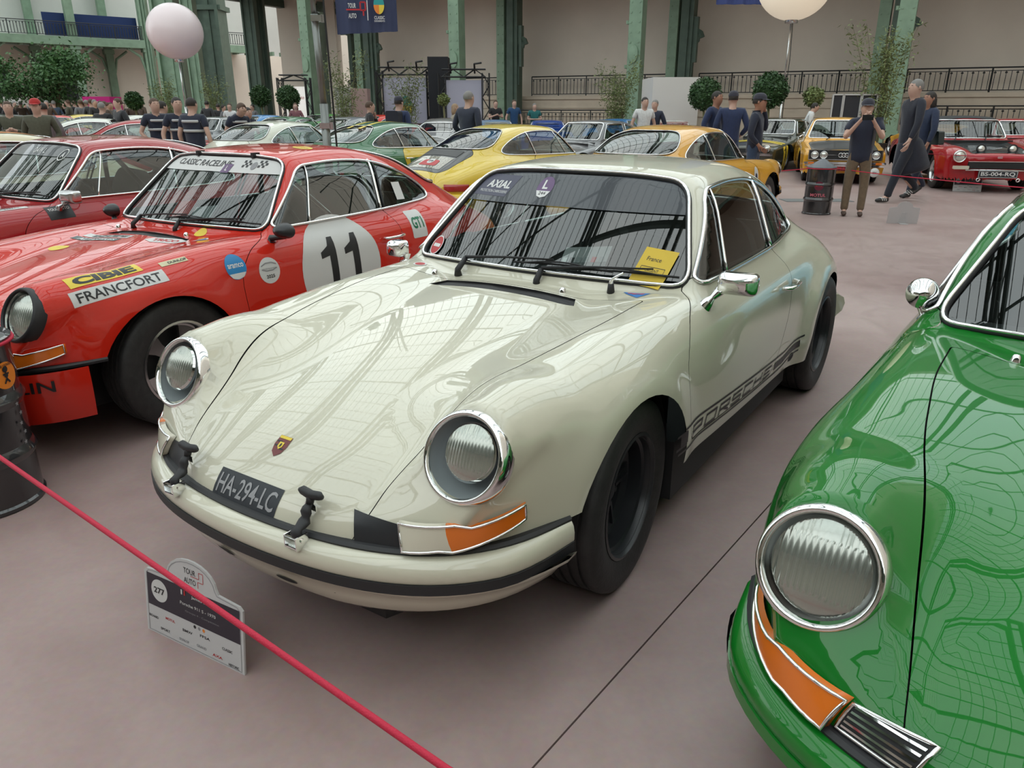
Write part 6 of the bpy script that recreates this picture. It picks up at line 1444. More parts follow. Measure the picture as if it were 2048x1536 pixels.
# stands by the wall
TR = mat('black_truss', (.015, .015, .016), .5)
def truss(name, a, c_, s=.32, parent=None):
    b = MB(); d = (c_ - a); L = d.length; d.normalize(); u = Vector((0, 0, 1)) if abs(d.z) < .5 else Vector((1, 0, 0)); v = Vector((0, 1, 0)); k = max(2, int(L / .45))
    for su in (-.5, .5):
        for sv in (-.5, .5): b.tube([a + u * s * su + v * s * sv, c_ + u * s * su + v * s * sv], .03, 5)
    for i in range(k):
        p0 = a + d * L * i / k; p1 = a + d * L * (i + 1) / k; g = .5 if i % 2 else -.5
        for sv in (-.5, .5): b.tube([p0 + u * s * g + v * s * sv, p1 - u * s * g + v * s * sv], .018, 4)
    return b.build(name, TR, parent)
def stand(label, px0, px1, Y, ztop, panel, pz=(.3, 0), logo=None):
    a, c_ = at(px0, 215, Y), at(px1, 215, Y); o = empty('display_stand', ((a.x + c_.x) / 2, Y, 0), 0, label, 'stand', 'truss stands along the wall'); w = c_.x - a.x
    truss('truss_post', Vector((-w / 2, 0, 0)), Vector((-w / 2, 0, ztop)), .3, o); truss('truss_post', Vector((w / 2, 0, 0)), Vector((w / 2, 0, ztop)), .3, o); truss('truss_beam', Vector((-w / 2, 0, ztop)), Vector((w / 2, 0, ztop)), .3, o)
    b = MB(); b.box((0, -.05, (ztop - .35) / 2 + .15), (w * .88, .06, ztop - .5)); b.build('panel', panel, o)
    for x in (-.3, .25): b = MB(); b.tube([(w * x, 0, ztop), (w * x, -.3, ztop + .35), (w * x + .3, -.5, ztop + .38)], .04, 6); b.build('spot_lamp', TR, o, True)
    return o, w
PANL = mat('pale_lilac_panel', (.42, .42, .52), .6)
o, w = stand('truss stand with a pale lilac panel behind the bamboo', 762, 862, 36, 3.05, PANL)
Ms = Matrix.Translation((0, -.09, 1.6)) @ Matrix.Rotation(PI / 2, 4, 'X')
for k, mm in enumerate((mat('banner_teal', (.02, .30, .30), .6), I_ORG, I_YEL)):
    a0, a1 = ((0, PI), (PI, 1.5 * PI), (1.5 * PI, 2 * PI))[k]; flatprint('panel_emblem', poly2d([(0, 0)] + [(.3 * math.cos(a), .42 * math.sin(a)) for a in np.linspace(a0, a1, 12)], 9), Ms, mm, o)
stand('truss stand with lilac panel right of the black doorway', 886, 972, 34.5, 2.9, PANL)
def boxthing(name, label, cat, px0, px1, Y, z0, z1, m, d=.8, group=None):
    a, c_ = at(px0, 215, Y), at(px1, 215, Y); b = MB(); w = c_.x - a.x
    b.box((0, d / 2, (z0 + z1) / 2), (w, d, z1 - z0)); o = b.build(name, m); o.location = ((a.x + c_.x) / 2, Y, 0); tag(o, label, cat, group); return o
boxthing('black_doorway_box', 'tall black doorway box between two truss stands', 'booth', 858, 898, 35.4, 0, 3.6, mat('booth_black', (.008, .009, .014), .6), 1.2)
boxthing('grey_partition', 'pale grey partition box behind the first bamboo', 'partition', 672, 704, 35, 0, 2.35, mat('pale_grey_partition', (.40, .38, .36), .7), 1.0)
boxthing('pink_partition', 'dusty pink partition beside the grey one', 'partition', 703, 736, 34.8, 0, 2.3, mat('dusty_pink_partition', (.42, .29, .27), .7), .8)
boxthing('white_booth', 'large plain white booth left of the round topiary', 'booth', 1303, 1396, 30.5, 0, 2.6, mat('white_booth_panel', (.66, .63, .60), .6), 2.5)
for k, (a_, c__) in enumerate(((1663, 1683), (1685, 1719), (1721, 1751))):
    o = boxthing('display_board', ('leftmost', 'middle', 'rightmost')[k] + ' of the three dark display panels behind the saloon coupe', 'board', a_, c__, 24, 0, 1.86, mat('slate_display_panel', (.025, .028, .036), .5), .06, 'dark display panels')
    w = at(c__, 215, 24).x - at(a_, 215, 24).x; b = MB()
    for x in (-w / 2, w / 2): b.box((x, -.02, .93), (.04, .04, 1.9))
    b.box((0, -.02, 1.88), (w, .04, .04)); b.build('frame', WHITE, o)
o = boxthing('lit_sign', 'lit white sign board with red lettering behind the small topiary', 'sign', 572, 614, 35.6, 1.0, 2.4, mat('lit_sign_face', (.85, .82, .78), .5, emit=.5), .12); flatprint('sign_lettering', text2d('la vie auto', .75, .14, .01, .2, 9), Matrix.Translation((0, -.005, 1.95)) @ Matrix.Rotation(PI / 2, 4, 'X'), I_RED, o)
a = at(565, 215, 35.4); c_ = at(620, 215, 35.4); o = empty('display_stand', ((a.x + c_.x) / 2, 35.4, 0), 0, 'small truss frame around the lit sign board', 'stand', 'truss stands along the wall'); w = c_.x - a.x
for x in (-.5, .5): truss('truss_post', Vector((w * x, 0, 0)), Vector((w * x, 0, 2.75)), .22, o)
truss('truss_beam', Vector((-w / 2, 0, 2.75)), Vector((w / 2, 0, 2.75)), .22, o)
o = boxthing('magenta_booth', 'magenta booth front among the crowd at left', 'booth', 168, 222, 33, 0, 1.95, mat('magenta_panel', (.55, .01, .20), .5), 1.0); flatprint('booth_lettering', text2d('L aventure', .6, .12, .01, 0, 9), Matrix.Translation((0, -.01, 1.75)) @ Matrix.Rotation(PI / 2, 4, 'X'), WHITE, o)
boxthing('low_barrier', 'low dark barrier wall in front of the truss stands', 'barrier', 820, 895, 31, 0, .95, mat('barrier_grey', (.06, .055, .05), .6), .1)
boxthing('white_counter', 'white counter box at the far left behind the tree', 'counter', 10, 44, 52, 0, 2.2, mat('counter_white', (.5, .5, .48), .6), .8)

# ================================================================== plants
LEAF1 = mat('bamboo_leaf', (.16, .20, .07), .6, noise=.4, nscale=3); LEAF2 = mat('topiary_leaf', (.035, .085, .025), .55, noise=.4, nscale=6); LEAF3 = mat('tree_leaf', (.05, .13, .035), .6, noise=.4, nscale=2); STEM = mat('plant_stem', (.16, .15, .07), .7); POT = mat('black_planter', (.02, .02, .022), .5)
def leaves(b, pts, L, Wd, r):
    for p in pts:
        d = Vector((r.uniform(-1, 1), r.uniform(-1, 1), r.uniform(-.9, .5))).normalized(); s = d.cross(Vector((r.uniform(-1, 1), r.uniform(-1, 1), r.uniform(-1, 1)))).normalized(); l = L * r.uniform(.6, 1.2); w = Wd * r.uniform(.7, 1.2)
        b.add([p, p + d * l * .5 + s * w, p + d * l, p + d * l * .5 - s * w], [(0, 1, 2, 3)])
def pot(o, r=.28, h=.45): b = MB(); b.lathe([(.0001, 0), (r * .8, 0), (r, h), (r * .92, h), (r * .9, h - .05), (.0001, h - .05)], 20); b.build('planter', POT, o, True, .5)
def bamboo(label, px, ytop, Y, sp=.75, n=1500, seed=1, dens=1.0):
    q = at(px, ytop, Y); H = q.z; r = random.Random(seed); o = empty('potted_bamboo', (q.x, Y, 0), 0, label, 'bamboo', 'potted bamboo screens'); pot(o, .4, .5); b = MB(); cul = []
    for i in range(11):
        a = r.uniform(0, 6.28); bx, by = .22 * r.uniform(-1, 1), .2 * r.uniform(-1, 1); tx, ty = bx + sp * r.uniform(-1, 1), by + .5 * r.uniform(-1, 1); hh = H * r.uniform(.72, 1.0)
        P = [Vector((bx + (tx - bx) * t ** 1.8, by + (ty - by) * t ** 1.8, .4 + (hh - .4) * t)) for t in np.linspace(0, 1, 8)]; b.tube(P, [.016 * (1 - .7 * t) for t in np.linspace(0, 1, 8)], 4, cap=False); cul.append(P)
    b.build('canes', STEM, o)['kind'] = 'stuff'; b = MB(); pts = []
    for i in range(n):
        P = r.choice(cul); t = r.uniform(.22, 1) * 7; k = min(6, int(t)); q_ = P[k].lerp(P[k + 1], t - k); s = .30 * (1.1 - abs(t / 7 - .5)); pts.append(q_ + Vector((r.gauss(0, s * .6), r.gauss(0, s * .6), r.gauss(0, .12))))
    leaves(b, pts, .17, .018, r); b.build('foliage', LEAF1, o)['kind'] = 'stuff'; return o
bamboo('sparse potted bamboo left of the banner column', 682, 98, 33, .9, 1500, 3); bamboo('potted bamboo in front of the truss stand', 812, 118, 33, .9, 1500, 4); bamboo('dense potted bamboo against the railing at centre-right', 1238, 108, 34.5, .8, 2600, 5); bamboo('tall thin potted bamboo behind the walking man', 1785, 38, 24, 1.0, 2200, 6)
bamboo('green potted bamboo left of the balloon mast', 330, 150, 40, .7, 1500, 7); bamboo('green potted bamboo by the dark stair arch', 420, 145, 42, .6, 1300, 8)
def topiary(label, px, py, rpx, Y, seed=1, n=2600, m=LEAF2):
    q = at(px, py, Y); R = rpx / 1500 * Y; r = random.Random(seed); o = empty('ball_topiary', (q.x, Y, 0), 0, label, 'topiary', 'ball-shaped topiary trees'); pot(o, .30, .5)
    b = MB(); b.tube([(0, 0, .4), (.03, .02, (q.z - R) * .6), (0, 0, q.z - R * .5)], .035, 6); b.tube([(.05, 0, .4), (-.03, 0, q.z - R * .6)], .02, 6); b.build('trunk', STEM, o, True)
    b = MB(); M = Matrix.Translation((0, 0, q.z)); b.lathe([(max(.0001, R * .86 * math.sin(PI * k / 12)), -R * .86 * math.cos(PI * k / 12)) for k in range(13)], 20, M); pts = []
    for i in range(n):
        d = Vector((r.gauss(0, 1), r.gauss(0, 1), r.gauss(0, 1))).normalized(); pts.append(Vector((0, 0, q.z)) + d * R * r.uniform(.82, 1.02))
    leaves(b, pts, .10, .03, r); b.build('foliage', m, o)['kind'] = 'stuff'; return o
topiary('round topiary ball right of the white booth', 1410, 188, 29, 29, 1); topiary('round topiary ball behind the man in the cap', 1541, 180, 31, 24, 2); topiary('small dark topiary in front of the lit sign', 576, 194, 20, 33, 3); topiary('dim topiary ball by the dark pier', 521, 192, 18, 34, 4); topiary('low topiary ball among the crowd at left', 268, 201, 15, 33, 5)
topiary('yellowish olive bush beside the man in white', 1627, 193, 17, 24, 6, 900, LEAF1); topiary('thin young bush before the right truss stand', 887, 199, 10, 32, 7, 700, LEAF1)
q = at(100, 165, 38); r_ = random.Random(9); o = empty('leafy_tree', (q.x, 38, 0), 0, 'broad leafy tree spreading above the crowd at left', 'tree'); pot(o, .7, .8)
b = MB(); b.tube([(0, 0, .6), (.2, 0, 1.5), (.1, 0, 2.3)], [.16, .13, .10], 8); ends = []
for i in range(12):
    e = Vector((r_.uniform(-2.2, 1.9), r_.uniform(-1.2, 1.2), r_.uniform(2.0, 3.9))); ends.append(e); b.tube([(.15, 0, 1.7), Vector((.15, 0, 2.2)).lerp(e, .5), e], [.07, .045, .02], 6)
b.build('trunk', STEM, o, True); b = MB(); pts = []
for i in range(6500):
    e = r_.choice(ends); pts.append(e + Vector((r_.gauss(0, .50), r_.gauss(0, .45), r_.gauss(0, .26))))
leaves(b, pts, .17, .055, r_); b.build('crown', LEAF3, o)['kind'] = 'stuff'
# ================================================================== people
SKIN_ = mat('skin', (.52, .33, .26), .55); SKIN2 = mat('skin_tan', (.36, .18, .12), .55)
def skin_mesh(V, E, Rd, root=0, lev=1):
    me = bpy.data.meshes.new('b'); me.from_pydata([tuple(v) for v in V], E, []); o = bpy.data.objects.new('b', me); COL.objects.link(o)
    m = o.modifiers.new('s', 'SKIN'); m.use_smooth_shade = True; m.branch_smoothing = .3
    if not me.skin_vertices: 
        bpy.context.view_layer.objects.active = o
    sv = me.skin_vertices[0].data
    for i, r in enumerate(Rd): sv[i].radius = r if isinstance(r, tuple) else (r, r); sv[i].use_root = (i == root)
    s = o.modifiers.new('d', 'SUBSURF'); s.levels = lev; s.render_levels = lev
    dg = bpy.context.evaluated_depsgraph_get(); dg.update(); out = bpy.data.meshes.new_from_object(o.evaluated_get(dg)); bpy.data.objects.remove(o); bpy.data.meshes.remove(me)
    out.polygons.foreach_set('use_smooth', [True] * len(out.polygons)); return out
class G_:
    def __init__(s): s.V = []; s.E = []; s.R = []
    def v(s, p, r, par=None):
        s.V.append(Vector(p)); s.R.append(r); i = len(s.V) - 1
        if par is not None: s.E.append((par, i))
        return i
    def mesh(s, lev=1): return skin_mesh(s.V, s.E, s.R, 0, lev)
CL = {}
def cloth(name, c, rough=.85): return mat('cloth_' + name, c, rough, noise=.12, nscale=25, sheen=.15)
NAVY = cloth('navy', (.014, .018, .038)); BLK = cloth('black', (.010, .010, .012)); KHAKI = cloth('khaki', (.15, .105, .065)); OLIVE = cloth('olive', (.075, .075, .05)); WHT_ = cloth('white', (.60, .60, .60)); TEAL = cloth('teal', (.01, .11, .11)); BEIGE = cloth('beige', (.30, .26, .20)); DENIM = cloth('denim', (.03, .05, .10)); GREY_ = cloth('grey', (.14, .14, .15)); HAIRD = mat('dark_hair', (.018, .012, .009), .6); HAIRG = mat('grey_hair', (.20, .19, .18), .6); HAIRB = mat('brown_hair', (.07, .035, .018), .6); SHOE = mat('dark_shoes', (.02, .018, .018), .5)
POSE = {
 'stand': dict(), 'pockets': dict(el=(.30, .06, 1.14), ha=(.20, -.10, .98)), 'fold': dict(el=(.28, -.04, 1.14), ha=(.02, -.24, 1.14)), 'clap': dict(el=(.27, -.06, 1.13), ha=(.05, -.30, 1.22)),
 'photo': dict(el=(.27, -.22, 1.20), ha=(.085, -.36, 1.47)), 'phone': dict(el=(.30, -.12, 1.20), ha=(.12, -.08, 1.55)), 'walk': dict(), 'hip': dict(el=(.34, .12, 1.16), ha=(.18, .02, 1.05)), 'chin': dict(el=(.22, -.20, 1.18), ha=(.08, -.14, 1.42)),
}
def nose_mesh():
    bb = MB(); bb.lathe([(.0001, .020), (.008, .015), (.012, .004), (.013, -.004)], 8, Matrix.Translation((0, -.096, -.012)) @ Matrix.Rotation(PI * .62, 4, 'X') @ Matrix.Scale(1.6, 4, (0, 1, 0))); return bb.mesh(True)
def ear_mesh():
    bb = MB(); bb.lathe([(.0001, .012), (.014, .008), (.017, 0), (.010, -.008)], 10, Matrix.Scale(1.7, 4, (1, 0, 0))); return bb.mesh(True)
def person(label, p, rz, H=1.75, top=NAVY, bot=DENIM, hair=HAIRD, cap=None, pose='stand', skin=SKIN_, build=1.0, detail=False, coat=False, sleeve=True, stripes=False, group=None, head=(0, 0), lean=0.0, extra=None, stride=0.0, longhair=False, shoes=SHOE, key=None):
    o = empty('person', (p[0], p[1], 0), rz, label, 'person', group); s = H / 1.75; o.scale = (s, s, s)
    ps = POSE[pose]; hx = .095
    Lk = [(.10 + .02, 0 - stride * .25, .50), (.10 + .02, -stride * .42, .09)]; Rk = [(-.12, stride * .10 - (.06 if stride else 0), .51), (-.12, stride * .52, .16 if stride > .3 else .09)]
    def arm(sd):
        el = ps.get('el', (.30, .03, 1.13)); ha = ps.get('ha', (.30, -.05, .88))
        if stride: el = (.29, .10 * sd * -1 + .02, 1.14); ha = (.30, -.18 if sd > 0 else .10, .90)
        if isinstance(pose, str) and pose in ('phone', 'chin') and sd < 0: el, ha = (.30, .03, 1.13), (.24, -.12, .98)
        return Vector((sd * el[0], el[1], el[2])), Vector((sd * ha[0], ha[1], ha[2]))
    b = build
    def torso_lean(v): return Vector((v[0], v[1] - lean * max(0, v[2] - .9) * 1.2, v[2] - abs(lean) * .35 * max(0, v[2] - .9)))
    tl = torso_lean
    def build_body():
        g = G_(); pel = g.v(tl((0, .005, .95)), (.120, .095)); ab = g.v(tl((0, .005, 1.12)), (.110, .090), pel); ch = g.v(tl((0, .008, 1.33)), (.120, .095), ab); nb = g.v(tl((0, .005, 1.46)), (.074, .068), ch); nk = g.v(tl((0, -.01, 1.52)), (.070, .070), nb)
        hy = -.02; jaw = g.v(tl((0, hy - .018, 1.565)), (.080, .098), nk); hd = g.v(tl((0, hy, 1.64)), (.102, .124), jaw); tp = g.v(tl((0, hy + .01, 1.73)), (.078, .098), hd)
        for sd in (1, -1):
            el, ha = arm(sd); sh = g.v(tl((sd * .175 * b, 0, 1.42)), .054, ch); e = g.v(tl(el), .044, sh); w = g.v(tl(ha), .028, e)
            d = (tl(ha) - tl(el)).normalized(); up = Vector((0, 0, 1)); side = d.cross(Vector((sd, 0, 0))); side = side.normalized() if side.length > .1 else Vector((0, -1, 0))
            pm = g.v(tl(ha) + d * .055, (.036, .020), w)
            if detail:
                for k in range(4):
                    off = side * (.027 - .018 * k); L = (.060, .070, .066, .050)[k]; c = Vector((-sd * .015, -.005, 0)); f1 = g.v(tl(ha) + d * .095 + off, .0095, pm); f2 = g.v(tl(ha) + d * (.095 + L * .6) + off + c, .0085, f1); g.v(tl(ha) + d * (.095 + L) + off + c * 2.4, .0075, f2)
                t1 = g.v(tl(ha) + d * .045 + side * .040, .011, w); g.v(tl(ha) + d * .085 + side * .055 + Vector((-sd * .012, 0, 0)), .0095, t1)
            else: g.v(tl(ha) + d * .12 + Vector((-sd * .01, 0, 0)), (.026, .014), pm)
        for L in (Lk, Rk):
            sg = 1 if L[0][0] > 0 else -1; h = g.v((sg * hx, 0, .88), .075, pel); k = g.v(L[0], .058, h); a = g.v(L[1], .038, k); g.v((L[1][0], L[1][1] - .10, max(.035, L[1][2] - .05)), (.036, .030), a)
        return g.mesh(1)
    ck = (key or (pose, round(b, 2), detail, round(lean, 2), round(stride, 2)))
    pobj('body', cached(('pb',) + (ck if isinstance(ck, tuple) else (ck,)), build_body), skin, o)
    def build_top():
        g = G_(); bt = g.v(tl((0, 0, .80)), (.175 * b, .135 * b)); pel = g.v(tl((0, 0, .93)), (.176 * b, .134 * b), bt); ab = g.v(tl((0, -.005, 1.14)), (.170 * b, .135 * b), pel); ch = g.v(tl((0, 0, 1.345)), (.188 * b, .146 * b), ab); nb = g.v(tl((0, .010, 1.515)), (.098, .098), ch)
        if coat:
            lo_ = g.v((0, .02, .80), (.19 * b, .16 * b), pel); lw = g.v((0, .03, .52), (.25 * b, .24 * b), lo_); g.v((0, .03, .40), (.27 * b, .26 * b), lw)
        for sd in (1, -1):
            el, ha = arm(sd); sh = g.v(tl((sd * .18 * b, 0, 1.435)), .080, ch)
            if sleeve: e = g.v(tl(el), .058, sh); g.v(tl(el).lerp(tl(ha), .9), .042, e)
            else: g.v(tl((sd * .18 * b, 0, 1.415)).lerp(tl(el), .62), .066, sh)
        return g.mesh(1)
    t = pobj('jacket' if sleeve else 'shirt', cached(('pt', coat, sleeve) + (ck if isinstance(ck, tuple) else (ck,)), build_top), top, o)
    def build_bot():
        g = G_(); wa = g.v((0, 0, 1.10), (.150 * b, .118 * b)); pel = g.v((0, 0, .96), (.165 * b, .125 * b), wa)
        for L in (Lk, Rk):
            sg = 1 if L[0][0] > 0 else -1; h = g.v((sg * hx, 0, .86), .098 * b, pel); k = g.v(L[0], .075, h); a = g.v((L[1][0], L[1][1], L[1][2] + .05), .062, k); g.v((L[1][0], L[1][1], L[1][2] - .02), .064, a)
        return g.mesh(1)
    pobj('trousers', cached(('pl',) + (ck if isinstance(ck, tuple) else (ck,)), build_bot), bot, o)
    def build_shoe():
        g = G_(); a = g.v((0, .05, .05), (.042, .045)); m_ = g.v((0, -.06, .045), (.045, .040), a); g.v((0, -.17, .032), (.038, .028), m_); return g.mesh(1)
    for L in (Lk, Rk):
        q = pobj('shoe', cached('shoe', build_shoe), shoes, o, (L[1][0], L[1][1] - .02, max(0, L[1][2] - .09)))
        if stride > .3 and L is Rk: q.rotation_euler = (.55, 0, 0); q.location.z += .03
        if shoes.name == 'white_striped_shoes':
            q.material_slots[0].material = SHOE; bb = MB()
            for k in range(3): bb.box((.0, -.02 - k * .03, .055), (.092, .010, .045), Matrix.Rotation(.4, 4, 'X'))
            bb.build('shoe_stripes', WHITE, q)
    # head: hair or cap, face
    hc = tl((0, -.02, 1.65)); hr = head[0]
    def hair_mesh():
        bb = MB(); V = []; F = []; n, mm = 20, 9
        for i in range(mm + 1):
            th = PI * .60 * i / mm
            for k in range(n):
                a = 2 * PI * k / n; fr = max(0, -math.sin(a)); t2 = th * (1 - .42 * fr); V.append((.090 * math.sin(t2) * math.cos(a), .108 * math.sin(t2) * math.sin(a) + .012, .112 * math.cos(t2) + .002))
        for i in range(mm):
            for k in range(n): F.append((i * n + k, i * n + (k + 1) % n, (i + 1) * n + (k + 1) % n, (i + 1) * n + k))
        bb.add(V, F); return bb.mesh(True)
    if cap is None or hair is not HAIRD or True:
        h = pobj('hair', cached('hair', hair_mesh), hair, o, tuple(hc))
        if longhair:
            g = MB(); g.lathe([(.0001, .09), (.07, .06), (.10, -.02), (.11, -.12), (.08, -.20), (.0001, -.22)], 14, Matrix.Translation((0, .045, 0)) @ Matrix.Scale(.7, 4, (0, 1, 0))); g.build('long_hair', hair, h, True)
    if cap is not None:
        def cap_mesh():
            bb = MB(); M = Matrix.Translation((0, .005, .035)) @ Matrix.Scale(1.16, 4, (0, 1, 0)); bb.lathe([(.0001, .094), (.038, .090), (.070, .074), (.090, .040), (.096, -.004)], 22, M)
            V = []; F = []
            for i in range(9):
                a = PI + PI * (.16 + .68 * i / 8); V += [(.094 * math.cos(a), .106 * math.sin(a) + .005, .033), (.096 * math.cos(a), .106 * math.sin(a) - .075 * math.sin(PI * i / 8) ** .6, .018)]
            for i in range(8): F.append((2 * i, 2 * i + 2, 2 * i + 3, 2 * i + 1))
            bb.add(V, F); return bb.mesh(True, 'cap', .7)
        pobj('cap', cached('cap', cap_mesh), cap, o, tuple(hc + Vector((0, 0, .008))))
    if p[1] > 27: return o
    fc = pobj('nose', cached('nose', lambda: nose_mesh()), skin, o, tuple(hc))
    for sd in (1, -1): pobj('ear', cached('ear', lambda: ear_mesh()), skin, o, tuple(hc + Vector((sd * .084, .005, -.012))), (0, sd * PI / 2, 0))
    def eyes_mesh():
        bb = MB()
        for sd in (1, -1): bb.lathe([(.0001, .006), (.008, .003), (.010, -.002)], 8, Matrix.Translation((sd * .030, -.084, .004)) @ Matrix.Rotation(PI / 2, 4, 'X')); bb.box((sd * .031, -.085, .022), (.030, .012, .006))
        bb.box((0, -.088, -.048), (.040, .010, .007)); return bb.mesh(False)
    pobj('features', cached('eyes', eyes_mesh), mat('face_features', (.06, .03, .025), .6), fc)
    if stripes:
        bb = MB()
        for z in (1.36, 1.20): bb.tube([tl(((.176 if z > 1.3 else .165) * b * math.cos(a), (.150 if z > 1.3 else .146) * b * math.sin(a), z)) for a in np.linspace(0, 2 * PI, 24, endpoint=False)], .012, 5, closed=True, flat=2)
        bb.build('reflective_bands', mat('reflective_grey', (.45, .45, .46), .4), t, True)
    if extra: extra(o, tl)
    return o
def pp(px, ytop, Y, H=None):
    """ground point under a head seen at a pixel, and the height that reaches it"""
    q = at(px, ytop, Y); return (q.x, Y), min(1.98, max(1.5, q.z))
CAPN = cloth('cap_navy', (.03, .03, .045)); CAPR = cloth('cap_red', (.40, .02, .02)); 
# the photographer, holding a phone up in both hands
def ph(o, tl):
    b = MB(); b.box(tl((0, -.475, 1.505)), (.155, .010, .078)); q = b.build('phone', mat('phone_black', (.01, .01, .012), .2), None); q.parent = o; b = MB()
    for s in (.0,): b.box(tl((.055, -.481, 1.525)), (.022, .003, .022))
    b.build('phone_camera', mat('lens_glass', (.03, .03, .04), .05), q)
    v = G_(); a = v.v((0, .02, .92), (.20, .150)); c = v.v((0, .02, 1.12), (.198, .155), a); d_ = v.v((0, .015, 1.33), (.205, .150), c); v.v((.0, .03, 1.44), (.14, .085), d_)
    me = v.mesh(1); bm = bmesh.new(); bm.from_mesh(me); bmesh.ops.delete(bm, geom=[f for f in bm.faces if f.calc_center_median().y < -.08 and abs(f.calc_center_median().x) < .085], context='FACES'); bm.to_mesh(me); bm.free(); obj('vest', me, cloth('vest', (.012, .014, .022)), o)
p = gnd(1702, 431); person('man in khaki trousers and dark cap photographing with a raised phone', (p.x, p.y), -.36, 1.60, NAVY, KHAKI, HAIRG, CAPN, 'photo', SKIN_, 1.12, True, sleeve=False, extra=ph, shoes=mat('brown_shoes', (.06, .035, .025), .6))
def coat_x(o, tl):
    b = MB(); b.tube([tl((.17, -.02, 1.30)), tl((.24, .04, 1.15)), tl((.30, .06, 1.0))], .02, 6); b.build('camera_strap', BLK, o, True)
p = gnd(1795, 403); person('tall grey-haired man in a long dark coat striding left', (p.x, p.y), -1.45, 1.93, cloth('ink', (.012, .014, .026)), cloth('inky', (.012, .014, .024)), HAIRG, None, 'walk', SKIN_, .98, True, coat=False, stride=.62, shoes=mat('white_striped_shoes', (.3, .3, .3), .6), extra=lambda o, tl: (lambda g: (g.v(tl((0, 0, .98)), (.19, .16)), g.v((0, .06, .78), (.21, .22), 0), g.v((0, .12, .50), (.22, .34), 1), g.v((0, .14, .42), (.22, .35), 2), obj('coat_skirt', g.mesh(1), cloth('ink', (.012, .014, .026)), o)))(G_()))
def bag(o, tl):
    b = MB(); b.prism(round_poly([(-.17, -.12), (.17, -.12), (.14, .10), (-.14, .10)], .03, 4), -.06, .06, Matrix.Translation((.22, .02, 1.02)) @ Matrix.Rotation(PI / 2, 4, 'X')); b.tube([(.12, .02, 1.12), (.10, .0, 1.42), (.02, 0, 1.5)], .008, 5); b.build('handbag', mat('bag_leather', (.012, .02, .02), .4), o, False)
p = gnd(1846, 398); person('dark-haired woman with a black handbag half hidden by the striding man', (p.x, p.y + .35), -1.3, 1.76, cloth('night_blue', (.015, .025, .06)), NAVY, HAIRD, None, 'hip', SKIN2, .95, True, stride=.5, longhair=True, extra=bag)
q, H = pp(1519, 190, 12.6); person('man in navy marshal jacket and cap holding a phone to his ear', q, 1.1, H, NAVY, DENIM, HAIRD, CAPN, 'phone', SKIN2, 1.05, True, stripes=False)
q, H = pp(1434, 183, 15.5); person('man in navy hooded jacket looking down beside the topiary', q, .8, H, cloth('navy_blue', (.014, .025, .075)), DENIM, HAIRD, None, 'pockets', SKIN2, 1.0)
q, H = pp(1468, 185, 15.2); person('man in navy jacket and dark cap seen from behind', q, 3.0, H, cloth('navy_blue', (.014, .025, .075)), DENIM, HAIRD, CAPN, 'pockets', SKIN_, 1.1)
q, H = pp(1614, 201, 22); person('person in white shirt bending over the white car', q, 1.3, H, WHT_, GREY_, HAIRD, None, 'clap', SKIN_, 1.0, lean=.25)
q, H = pp(1290, 195, 20); person('man in a white polo shirt before the green column', q, .2, H, WHT_, BLK, HAIRD, None, 'stand', SKIN_, 1.08, sleeve=False)
q, H = pp(1311, 200, 20.6); person('man in a dark sweater beside the one in white polo', q, -.5, H, NAVY, GREY_, HAIRG, None, 'stand', SKIN_, 1.0)
q, H = pp(1069, 207, 31.5); person('man in a teal shirt resting hands together by the railing', q, .1, H, TEAL, GREY_, HAIRG, None, 'fold', SKIN_, 1.1, sleeve=False)
q, H = pp(1028, 200, 31); person('man in a black and blue event shirt beside the dark column', q, .3, H, cloth('event_blue', (.01, .05, .13)), NAVY, HAIRB, None, 'stand', SKIN_, 1.0, sleeve=False)
q, H = pp(991, 201, 31.5); person('man in a black shirt clapping left of the dark column', q, .2, H, BLK, BLK, HAIRB, None, 'clap', SKIN_, 1.0, sleeve=False)
q, H = pp(936, 183, 15); person('curly grey-haired man in a navy blazer seen from behind', q, 2.5, H, cloth('blazer', (.02, .024, .045)), DENIM, HAIRG, None, 'pockets', SKIN_, 1.12)
q, H = pp(909, 208, 21.5); person('fair woman in beige with a bright blue bag', q, 1.9, H, BEIGE, BEIGE, mat('fair_hair', (.30, .20, .12), .6), None, 'stand', SKIN_, .9, longhair=True, extra=lambda o, tl: (lambda b: (b.box((.3, -.02, .88), (.12, .30, .34)), b.build('blue_bag', mat('blue_bag', (.01, .18, .35), .6), o)))(MB()))
def pack(o, tl):
    b = MB(); b.prism(round_poly([(-.17, -.24), (.17, -.24), (.15, .22), (-.15, .22)], .06, 4), -.02, .15, Matrix.Translation((0, .13, 1.24)) @ Matrix.Rotation(-PI / 2, 4, 'X') @ Matrix.Scale(1, 4, (0, 0, 1))); b.build('backpack', cloth('pack', (.008, .01, .022)), o, False)
q, H = pp(796, 195, 17); person('man in a cap with a navy backpack seen from behind', q, 2.7, H, cloth('navy_blue', (.014, .025, .075)), DENIM, HAIRD, CAPN, 'pockets', SKIN_, 1.15, extra=pack)
q, H = pp(738, 203, 17.5); person('woman in black with pinned-up hair', q, 1.9, H, BLK, BLK, HAIRB, None, 'chin', SKIN_, .9)
MG = 'marshals in navy with grey bands'
q, H = pp(380, 196, 13.5); person('marshal seen from behind, the tallest of the banded navy group', q, 2.9, H, NAVY, NAVY, HAIRD, None, 'stand', SKIN_, 1.12, sleeve=False, stripes=True, group=MG)
q, H = pp(351, 195, 13.8); person('bearded marshal facing right in banded navy shirt', q, .7, H, NAVY, NAVY, HAIRD, None, 'stand', SKIN_, 1.0, sleeve=False, stripes=True, group=MG)
